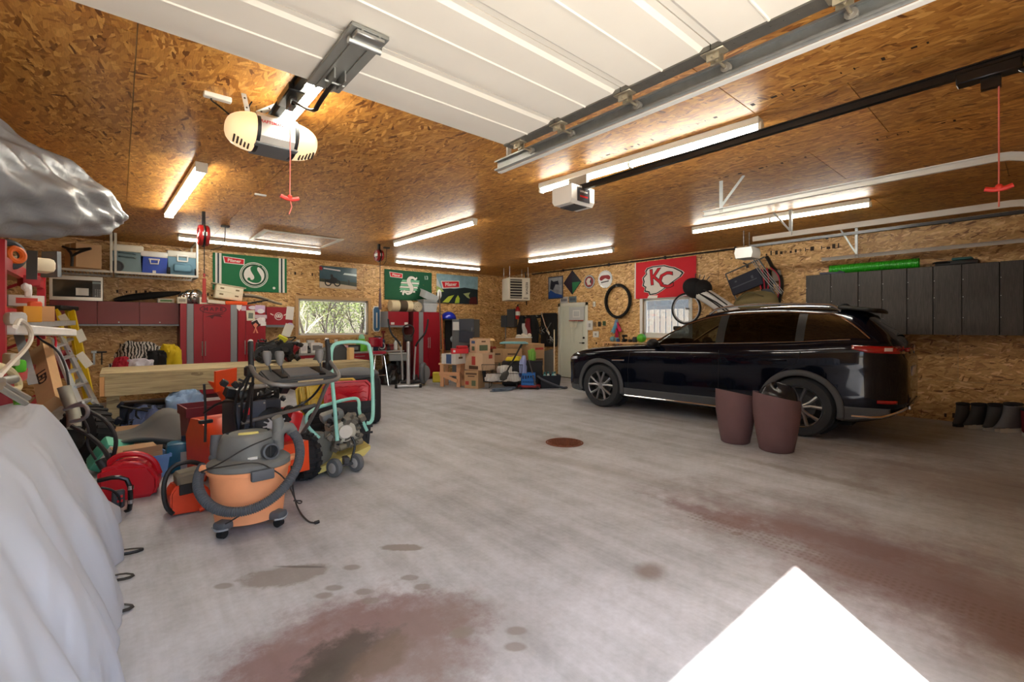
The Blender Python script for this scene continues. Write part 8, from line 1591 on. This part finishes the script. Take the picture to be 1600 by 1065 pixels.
g = G(); g.box((-.01, -.10, .785), (.15, .05, .018), rot=(.2, 0, 0), bev=.006); g.part('yellow_label', mat((206, 196, 110), .6), hd, local=True, label='pale yellow label'); g = G(); g.box((.02, -.195, .60), (.07, .008, .02), rot=(.3, 0, 0)); g.part('white_label', WHITE, hd, local=True)
g = G(); g.lathe([(.062, -.02), (.066, .05), (.052, .055), (.05, -.02)], (.14, -.16, .635), 20, (.35, -1, .15), cap=False); g.lathe([(.05, 0), (.01, 0)], (.145, -.165, .636), 16, (.35, -1, .15), cap=False); g.part('blower_port', VGD, root, local=True); g = G(); g.cyl((.143, -.163, .636), (.146, -.17, .637), .049, n=18); g.bar((.15, -.178, .59), (.15, -.178, .685), .006, .006); g.part('port_grille', BLACKP, root, local=True)
g = G(); g.box((.09, -.305, .485), (.17, .05, .085), rot=(-.1, 0, .25), bev=.012, seg=2); lt = g.part('latch', VGD, root, local=True); g = G(); [g.box((.05+.03*k, -.333+.008*k, .485), (.018, .008, .05), rot=(-.1, 0, .25)) for k in range(4)]; g.part('latch_rib', DGREY, lt, local=True, kind='stuff')
g = G(); g.tube([(-.245, .08, .56), (-.25, .10, .66), (-.245, .12, .76)], .045, 12); g.box((-.245, .09, .58), (.11, .1, .06), bev=.02); g.part('wand_holder', mat((90, 92, 96), .6), root, local=True)
g = G(); g.box((.31, .0, .52), (.10, .12, .03), rot=(0, -.2, 0), bev=.01); g.box((-.30, 0, .515), (.12, .14, .035), rot=(0, .25, 0), bev=.01); g.part('drum_handle', VO, root, local=True)
for a in (R(-132), R(-42), R(48), R(138)):
    c = Vector((.265*math.cos(a), .265*math.sin(a), 0)); d = c.normalized(); t_ = Vector((-d.y, d.x, 0)); g = G(); g.box(c+Vector((0, 0, .10)), (.13, .11, .07), rot=(0, 0, a), bev=.02, seg=2); ct = g.part('caster_foot', VGD, root, local=True); g = G(); g.cyl(c+d*.02-t_*.025+Vector((0, 0, .035)), c+d*.02+t_*.025+Vector((0, 0, .035)), .035, n=16); g.part('caster_wheel', RUBBER, ct, local=True); g = G(); g.tube([c-t_*.075+d*.04+Vector((0, 0, .085)), c+d*.085+Vector((0, 0, .075)), c+t_*.075+d*.04+Vector((0, 0, .085))], .008, 6, smooth=2); g.part('caster_rim', mat((150, 156, 164), .6), ct, local=True)
hp = [(.20, -.02, .86), (.215, -.02, .80), (.25, -.06, .73), (.35, -.10, .68), (.385, -.15, .60), (.35, -.25, .48), (.22, -.345, .33), (.05, -.375, .245), (-.12, -.36, .235), (-.26, -.29, .28), (-.355, -.16, .38), (-.365, -.03, .47), (-.34, .06, .52)]
hp = [(.33, .02, .74), (.365, -.06, .70), (.385, -.15, .60)]+hp[5:]
P_ = [Vector(q) for q in hp]
for _ in range(4):
    Q = []
    for a, b in zip(P_, P_[1:]): Q += [a*.75+b*.25, a*.25+b*.75]
    P_ = [P_[0]]+Q+[P_[-1]]
L_ = [0]
for a, b in zip(P_, P_[1:]): L_.append(L_[-1]+(b-a).length)
def along(s):
    for i in range(len(L_)-1):
        if s <= L_[i+1]: t = (s-L_[i])/max(1e-9, L_[i+1]-L_[i]); return P_[i]+(P_[i+1]-P_[i])*t
    return P_[-1]
n = 420; pts = [along(L_[-1]*i/n) for i in range(n+1)]; g = G(); g.tube(pts, lambda t: .036+.0035*(1 if int(t*n+.5) % 4 < 2 else -1), 12); g.part('hose', VGD, root, local=True, smooth=30)
g = G(); g.tube([(.33, .02, .74), (.30, .0, .80), (.22, -.05, .78), (.20, -.06, .70)], .046, 12, smooth=1); g.tube([(.21, -.04, .62), (.215, -.05, .86), (.20, -.06, .90)], lambda t: .05-.008*t, 12); g.part('hose_cuff', VG, root, local=True)
CORD = mat((44, 42, 42), .5)
g = G(); g.tube([(-.34, -.10, .52), (-.20, -.23, .60), (-.02, -.20, .70), (.16, -.12, .74)], .006, 6, smooth=2); g.tube([(-.36, .05, .46), (-.30, -.2, .56), (-.16, -.28, .585), (.05, -.27, .59), (.16, -.30, .52), (.25, -.24, .42), (.31, -.12, .27), (.36, -.05, .12), (.40, -.02, .10), (.41, .02, .11), (.34, .03, .12)], .006, 6, smooth=2); g.tube([(.05, -.33, .27), (-.02, -.31, .22), (-.12, -.275, .15), (-.22, -.24, .10)], .006, 6, smooth=2); g.part('power_cord', CORD, root, local=True)
W2 = lambda q: vp+Matrix.Rotation(vz, 3, 'Z') @ Vector(q)
pts = [onD(455, 728, 3.6), onD(458, 770, 3.75), Vector((*onZ(466, 800)[:2], .012)), Vector((*onZ(482, 817)[:2], .008)), Vector((*onZ(492, 819)[:2], .012))]
g = G(); g.tube(pts, .006, 6, smooth=2); g.tube([pts[-1], pts[-1]+Vector((.03, .005, 0))], .013, 8); g.thing('extension_cord', CORD, 'thin black cord with a plug trailing on the floor right of the vacuum', 'cord')
# ---- snow blower
sp = Vector((1.04, 4.56, 0)); sz = R(13); root = T('snow_blower', 'orange and black two-stage snow blower behind the shop vacuum', 'snow blower', sp, sz)
SO = mat((224, 74, 26), .38, 0, .1); SB = mat((46, 50, 60), .45, 0, .12); TIRE = mat((30, 30, 33), .8, 0, .2)
for s in (-1, 1):
    c = Vector((s*.30, -.02, .215)); g = G(); g.lathe([(.10, -.07), (.17, -.08), (.20, -.06), (.205, 0), (.20, .06), (.17, .08), (.10, .07), (.09, 0), (.10, -.07)], c, 30, (1, 0, 0), cap=False); tr_ = g.part('tyre', TIRE, root, local=True)
    lug = G(); lug.box((0, 0, 0), (.075, .045, .022), bev=.004); lm = lug.mesh('lug', TIRE, 0)
    for i in range(16):
        for q in (-1, 1): a = 2*PI*(i+(.5 if q > 0 else 0))/16; o = instance(lm, 'lug', tr_, c+Vector((q*.040, .207*math.cos(a), .207*math.sin(a))), (a-PI/2, 0, 0)); o.rotation_euler = (a-PI/2, 0, q*.5)
    g = G(); g.lathe([(.105, -.05), (.10, 0), (.02, -.02)], c, 20, (1, 0, 0), cap=False); g.lathe([(.105, .05), (.10, 0), (.02, .02)], c, 20, (1, 0, 0), cap=False); g.cyl(c-Vector((s*.2, 0, 0)), c+Vector((s*.06, 0, 0)), .03, n=12); g.part('wheel_rim', mat((150, 152, 156), .4, .6), root, local=True)
g = G(); g.prism([(-.28, .16), (.22, .14), (.24, .40), (-.26, .42)], .42, basis((-.21, 0, 0), (0, 1, 0), (0, 0, 1))); g.part('chassis', SO, root, local=True)
# auger housing, open to the front, flat back plate
g = G(); g.grid(lambda u, v: Vector((-.38+.76*u, .86-.42*math.sin(PI*min(1, v*1.0))*1.0, .03+.54*v)), 2, 14); g.part('auger_housing', SO, root, local=True, solid=.012)
for s in (-1, 1): g = G(); g.prism([(.95, .02), (.56, .03), (.46, .18), (.44, .34), (.52, .52), (.70, .58), (.88, .57), (1.0, .40)], .014, basis((s*.38-.007, 0, 0), (0, 1, 0), (0, 0, 1))); g.part('side_plate', SO, root, local=True)
g = G(); g.cyl((-.37, .78, .28), (.37, .78, .28), .03, n=10); [g.tube([Vector((x0+.02*k, .78+.2*math.cos(k*.7+x0*9), .28+.2*math.sin(k*.7+x0*9))) for k in range(17)], .014, 6) for x0 in (-.36, .04)]; g.part('auger', BLACKP, root, local=True)
g = G(); g.cyl((0, .46, .40), (0, .50, .62), .10, .09, n=18); g.part('chute_base', BLACKP, root, local=True)
g = G()
def chute(u, v):
    a = R(-35)+R(250)*u; t = v; c = Vector((-.03-.14*t**1.6, .48+.10*t**2, .60+.42*t)); r = .095+.035*t; return c+Vector((r*math.cos(a+2.2), r*math.sin(a+2.2), -.05*t*math.cos(a+2.2)))
g.grid(chute, 16, 8); g.part('chute', SO, root, local=True, solid=.008); g = G(); g.prism([(-.12, 0), (.10, 0), (.12, .17), (-.10, .19)], .02, basis((-.19, .50, 1.0), (.9, .3, .15), (-.25, -.15, .9))); g.part('chute_deflector', SO, root, local=True); g = G(); g.bar((-.10, .45, 1.08), (.04, .36, 1.0), .02, .02); g.part('deflector_lever', DGREY, root, local=True)
# engine: dark side panel with red button, recoil, tank
g = G(); g.box((-.08, .10, .60), (.36, .36, .32), bev=.03, seg=2); g.part('engine_shroud', SB, root, local=True); g = G(); g.box((-.17, -.095, .62), (.24, .02, .29), bev=.008); pn = g.part('control_plate', mat((70, 76, 90), .45, 0, .08), root, local=True)
g = G(); g.cyl((-.21, -.10, .69), (-.21, -.13, .69), .03, n=18); g.part('red_button', mat((226, 40, 54), .35), pn, local=True); g = G(); [g.cyl((-.26+.08*k, -.10, .53+.02*(k % 2)), (-.26+.08*k, -.125, .53+.02*(k % 2)), .016, n=10) for k in range(3)]; g.box((-.12, -.11, .60), (.05, .02, .025)); g.part('switches', BLACKP, pn, local=True, kind='stuff'); g = G(); [g.cyl((x, -.104, z), (x, -.11, z), .008, n=8) for x in (-.27, -.07) for z in (.50, .74)]; g.part('screws', STEEL, pn, local=True, kind='stuff')
g = G(); g.box((.10, .02, .53), (.30, .14, .28), bev=.02, seg=2); g.part('engine_block', mat((84, 92, 112), .45, .2), root, local=True)
rc = Vector((.10, -.09, .52)); g = G(); g.lathe([(.155, 0), (.15, .05), (.11, .075), (.02, .08)], rc, 26, (0, -1, 0)); rcv = g.part('recoil_cover', BLACKP, root, local=True); g = G()
for k in range(14):
    a = 2*PI*k/14; g.bar(rc+Vector((.05*math.cos(a), -.08, .05*math.sin(a))), rc+Vector((.10*math.cos(a), -.084, .10*math.sin(a))), .012, .006, up=(0, 1, 0))
g.part('recoil_slots', mat((200, 202, 206), .4, .3), rcv, local=True, kind='stuff'); g = G(); g.cyl(rc+Vector((-.02, -.08, 0)), rc+Vector((-.02, -.085, 0)), .045, n=16); g.part('recoil_plate', mat((200, 202, 206), .4, .3), rcv, local=True)
g = G(); g.box((.30, .0, .52), (.13, .26, .34), rot=(.1, .25, 0), bev=.04, seg=2); g.part('belt_cover', REDP, root, local=True); g = G(); g.torus((.27, -.10, .66), .055, .02, (.3, -1, .2), 18, 8); g.part('fuel_cap', BLACKP, root, local=True)
g = G(); g.box((.06, .14, .84), (.36, .30, .14), bev=.035, seg=2); tk = g.part('fuel_tank', BLACKG, root, local=True); g = G(); g.box((.10, -.012, .85), (.14, .006, .035)); g.part('white_label', WHITE, tk, local=True); rn = random.Random(14); g = G(); [g.box((rn.uniform(-.2, .3), rn.uniform(-.04, .16), rn.uniform(.70, .98)), (rn.uniform(.03, .08),)*3, rot=(rn.random(), rn.random(), 0), bev=.006) for _ in range(18)]; g.part('engine_fittings', mat((40, 42, 46), .45, .3, .3), root, local=True, kind='stuff')
g = G(); [g.box((rn.uniform(0, .3), -.03, rn.uniform(.9, .98)), (.05, .03, .025), bev=.004) for _ in range(5)]; g.part('bright_fittings', mat((206, 206, 206), .4, .4), root, local=True, kind='stuff')
HM = mat((120, 118, 116), .4, .5, .1)
for s in (-1, 1): g = G(); g.tube([(s*.28, .12, .30), (s*.31, -.18, .62), (s*.335, -.36, .93), (s*.345, -.42, 1.00)], .017, 8, smooth=1); g.part('handle_tube', HM if s > 0 else BLACKP, root, local=True)
g = G(); g.tube([(-.34, -.38, 1.14), (-.35, -.46, 1.07), (-.30, -.62, 1.0), (-.16, -.68, .985), (.16, -.68, .985), (.30, -.62, 1.0), (.35, -.46, 1.07), (.34, -.38, 1.14)], .018, 10, smooth=2); g.part('handle_loop', HM, root, local=True)
g = G(); g.tube([(-.33, -.20, .66), (0, -.24, .70), (.31, -.20, .72)], .016, 8); g.part('cross_bar', HM, root, local=True)
g = G(); g.prism([(-.30, -.62), (.30, -.62), (.27, -.36), (-.27, -.36)], .05, Matrix.Translation((0, 0, 1.155)) @ Matrix.Rotation(.30, 4, 'X')); bmesh.ops.bevel(g.bm, geom=g.bm.edges[:], offset=.012, segments=2, affect='EDGES'); ds = g.part('dash_panel', mat((74, 76, 78), .5), root, local=True)
g = G(); g.prism([(-.13, -.57), (.13, -.57), (.11, -.40), (-.11, -.40)], .012, Matrix.Translation((0.02, 0, 1.205)) @ Matrix.Rotation(.30, 4, 'X')); g.part('dash_plate', mat((96, 98, 102), .5), ds, local=True); g = G(); g.box((.03, -.612, .995), (.22, .006, .022), rot=(.3, 0, 0)); g.part('dash_label', mat((206, 190, 150), .5), ds, local=True)
for x in (-.14, .19): g = G(); g.box((x-.02, -.48, 1.062), (.05, .17, .02), rot=(.3, 0, 0)); g.part('lever_slot', BLACKG, ds, local=True)
for x, dx in ((-.14, -.03), (-.19, -.05), (.19, .0)):
    y = -.50 if x != -.19 else -.42; g = G(); g.cyl((x, y, 1.05), (x+dx*.5, y+.02, 1.16), .007, n=6); lv = g.part('shift_lever', BLACKP, root, local=True); q = Vector((x+dx*.5, y+.02, 1.13)); g = G(); g.lathe([(.012, 0), (.026, .03), (.036, .09), (.030, .115), (.012, .12)], q, 16, (dx*.8, .1, 1)); g.part('lever_knob', mat((112, 112, 112), .5), lv, local=True)
for s in (-1, 1):
    g = G(); g.tube([(s*.335, -.38, 1.12), (s*.335, -.375, 1.20), (s*.33, -.36, 1.33)], lambda t: .026-.002*t, 10, flat=.8); gp = g.part('hand_grip', mat((34, 34, 36), .6), root, local=True); g = G(); g.ell((s*.33, -.36, 1.325), (.02, .022, .02), 10, 7); g.part('grip_cap', mat((206, 206, 208), .4), gp, local=True)
    g = G(); g.box((s*.335, -.36, 1.09), (.07, .08, .09), bev=.015); g.part('clutch_mount', BLACKP, root, local=True)
g = G(); [g.tube(q, .010, 6, smooth=2) for q in ([(-.335, -.37, 1.08), (-.36, -.26, .86), (-.30, -.14, .60), (-.24, -.02, .40)], [(-.32, -.38, 1.06), (-.30, -.3, .8), (-.24, -.16, .55), (-.12, -.1, .42)], [(-.345, -.36, 1.06), (-.40, -.25, .9), (-.36, -.15, .64), (-.28, -.12, .42)], [(.335, -.38, 1.04), (.30, -.25, .84), (.24, -.14, .74), (.1, -.14, .70)], [(-.1, -.3, .9), (-.25, -.1, .8), (-.36, .1, .82), (-.42, .3, .70)], [(-.42, .3, .95), (-.40, .32, .7), (-.42, .28, .45)])]; g.part('control_cables', BLACKP, root, local=True, kind='stuff')
g = G(); g.box((-.40, .32, .62), (.10, .05, .03), bev=.005); g.part('cable_bracket', BLACKP, root, local=True)
for o in root.children:
    if any(k in o.name for k in ('engine', 'control_plate', 'recoil', 'belt', 'fuel', 'bright')): o.location = (-.15, 0, .07 if 'recoil' in o.name else 0)
    if 'shroud' in o.name or 'control_plate' in o.name: o.location = (-.05, -.03, .05)
    if 'chute' in o.name or 'deflector' in o.name: o.location = (.02, 0, -.13)
    if 'auger' in o.name or 'side_plate' in o.name: o.location.x = .06
# ---- plate compactor with turquoise handle on a two-wheel dolly
cp = Vector((1.68, 4.73, 0)); cz = ang(540)+R(14); root = T('plate_compactor', 'plate compactor with turquoise handle and worn yellow base', 'plate compactor', cp, cz)
TQ = mat((150, 216, 204), .4, 0, .08); YB = mat((206, 190, 110), .6, 0, .25, 12)
g = G(); g.prism([(-.30, .045), (-.24, .02), (.24, .14), (.30, .20), (.30, .23), (.20, .20), (-.22, .08), (-.30, .10)], .40, basis((0, .22, 0), (1, 0, 0), (0, 0, 1))); g.part('base_plate', YB, root, local=True)
for y in (-.10, .16): g = G(); g.lathe([(.025, -.028), (.082, -.026), (.09, 0), (.082, .026), (.025, .028)], (-.07 if y < 0 else .15, -.26 if y < 0 else -.20, .09), 22, (-.95, -.55, 0)); w_ = g.part('dolly_wheel', mat((104, 108, 112), .7), root, local=True); g = G(); g.lathe([(.05, .031), (.045, .034), (.01, .04)], (-.07 if y < 0 else .15, -.26 if y < 0 else -.20, .09), 18, (-.95, -.55, 0)); g.part('wheel_hub', mat((190, 192, 192), .4, .4), w_, local=True)
g = G(); g.cyl((-.07, -.26, .09), (.15, -.20, .09), .014, n=8); g.box((.05, -.2, .13), (.06, .1, .07), bev=.01); g.part('dolly_axle', DGREY, root, local=True)
g = G(); g.lathe([(.02, -.09), (.15, -.085), (.17, -.05), (.17, .05), (.15, .085), (.02, .09)], (-.20, -.04, .24), 24, (.55, -1, .1)); g.box((-.24, .02, .16), (.30, .24, .14), rot=(0, -.35, 0), bev=.04, seg=2); g.part('belt_guard', mat((120, 122, 116), .55, .2, .2), root, local=True)
rn = random.Random(33); EG = mat((178, 174, 160), .5, .3, .2)
g = G(); g.box((.08, .04, .36), (.28, .26, .24), rot=(0, -.2, .1), bev=.035, seg=2); g.cyl((.06, -.14, .40), (.06, -.06, .40), .105, n=20); g.part('engine', EG, root, local=True); g = G(); g.lathe([(.07, 0), (.065, .03), (.01, .035)], (.06, -.14, .40), 18, (0, -1, 0)); g.part('recoil_cover', mat((206, 204, 196), .45), root, local=True)
g = G(); [g.box((rn.uniform(-.10, .24), rn.uniform(-.16, -.06), rn.uniform(.24, .54)), (rn.uniform(.03, .07),)*3, rot=(rn.random(), rn.random(), rn.random()), bev=.006) for _ in range(22)]; g.part('fittings', mat((120, 116, 108), .5, .4, .4), root, local=True, kind='stuff'); g = G(); [g.box((rn.uniform(-.1, .26), rn.uniform(-.15, .0), rn.uniform(.26, .58)), (rn.uniform(.02, .06),)*3, rot=(rn.random(), rn.random(), 0), bev=.006) for _ in range(12)]; g.part('dark_fittings', BLACKP, root, local=True, kind='stuff'); g = G(); g.box((-.02, .08, .53), (.22, .18, .10), rot=(0, -.25, 0), bev=.03, seg=2); g.part('fuel_tank', mat((120, 124, 124), .5), root, local=True)
g = G(); g.cyl((.0, -.13, .24), (.24, -.07, .27), .035, n=14); g.part('exciter', mat((140, 136, 120), .5, .4), root, local=True); g = G(); g.tube([(.12, -.16, .34), (.15, -.18, .26), (.12, -.19, .16), (.10, -.2, .1)], .012, 6, smooth=2); g.part('strap', BLACKP, root, local=True)
g = G(); g.tube([(-.03, -.20, .33), (-.035, -.14, .58), (-.06, -.08, 1.0), (-.06, -.05, 1.22), (.0, -.04, 1.29), (.28, -.04, 1.29), (.345, -.05, 1.23), (.36, -.06, .85), (.36, -.08, .50), (.33, -.08, .44), (.30, -.06, .44)], .019, 10, smooth=2); g.part('handle', TQ, root, local=True)
g = G(); g.tube([(-.18, -.12, .36), (-.30, -.06, .50), (-.26, .0, .62), (.05, .05, .68), (.22, .05, .70), (.24, .0, .66), (.22, -.04, .56), (.30, -.06, .36)], .017, 8, smooth=2); g.part('roll_cage', TQ, root, local=True)
# ---- black tote holding sleds
tp_ = Vector((2.07, 5.75, 0)); tz = ang(540)+R(8); root = T('black_tote', 'big black slatted tote holding red and yellow trays', 'tote', tp_, tz); g = G(); tote_mesh(g, Vector((0, 0, .001)), .78, .50, .54); g.part('tub', mat((30, 32, 38), .6, 0, .12), root, local=True)
for k in range(5): g = G(); g.bx(-.37, .37, -.268, -.25, .14+.075*k, .165+.075*k); g.part('rib', mat((24, 26, 32), .6), root, local=True)
g = G(); [g.bx(-.30+.075*k, -.288+.075*k, -.262, -.25, .08, .46) for k in range(9)]; g.part('rib_lattice', mat((24, 26, 32), .6), root, local=True, kind='stuff')
def tray(x, y, z, c, lab, tilt, sc=1.0):
    o = tp_+Matrix.Rotation(tz, 3, 'Z') @ Vector((x, y, z)); root = T('plastic_tray', lab, 'tray', o, tz, 'plastic trays in the black tote'); w2, h2 = .30*sc, .23*sc; M_ = Matrix.Rotation(tilt, 4, 'X')
    ol = [(-w2+.05, 0), (w2-.05, 0), (w2, .05), (w2+.03, h2*2-.06), (w2-.03, h2*2), (-w2+.03, h2*2), (-w2-.03, h2*2-.06), (-w2, .05)]
    g = G(); rs = [[g.V(M_ @ Vector((cx*k, dy, hz+(cz_-hz)*k))) for cx, cz_ in ol] for k, dy, hz in ((1.0, .04, h2), (1.0, 0, h2), (.93, 0, h2), (.90, .035, h2), (.0001, .035, h2))]; [g.skin(a, b) for a, b in zip(rs, rs[1:])]; m = mat(c, .35, 0, .06); t = g.part('tray', m, root, local=True, solid=.006)
    g = G()
    for j in range(4):
        for i in range(5): cx = -w2*.7+w2*1.4*i/4; cz_ = h2*.5+h2*1.1*j/3; g.tube([M_ @ Vector((cx-.045, .032, cz_)), M_ @ Vector((cx, .030, cz_+.02)), M_ @ Vector((cx+.045, .032, cz_))], .006, 5)
    g.part('embossing', m, t, local=True, kind='stuff'); return root
tray(.10, -.16, .385, (206, 26, 44), 'red ribbed tray standing in the black tote, front one', -.12, .86); tray(-.06, -.05, .39, (226, 196, 40), 'yellow tray standing in the black tote, just behind the red one', -.10, .90); tray(-.15, .04, .39, (222, 190, 36), 'second yellow tray behind the others, left in the black tote', -.08, .84); tray(-.20, .14, .36, (214, 190, 40), 'rearmost yellow tray mostly hidden behind the snow blower', -.05, .8)
p = onD(590, 590, 6.9); root = T('black_cushion', 'dark seat with grey rounded top right of the work table', 'seat', Vector((p.x-.2, p.y+.2, 0)), ang(575)); g = G(); g.box((0, 0, .36), (.62, .40, .70), bev=.08, seg=2); g.part('body', mat((24, 26, 30), .7), root, local=True); g = G(); g.ell((-.05, 0, .74), (.34, .24, .10), 18, 8); g.part('top', mat((96, 100, 106), .6), root, local=True)
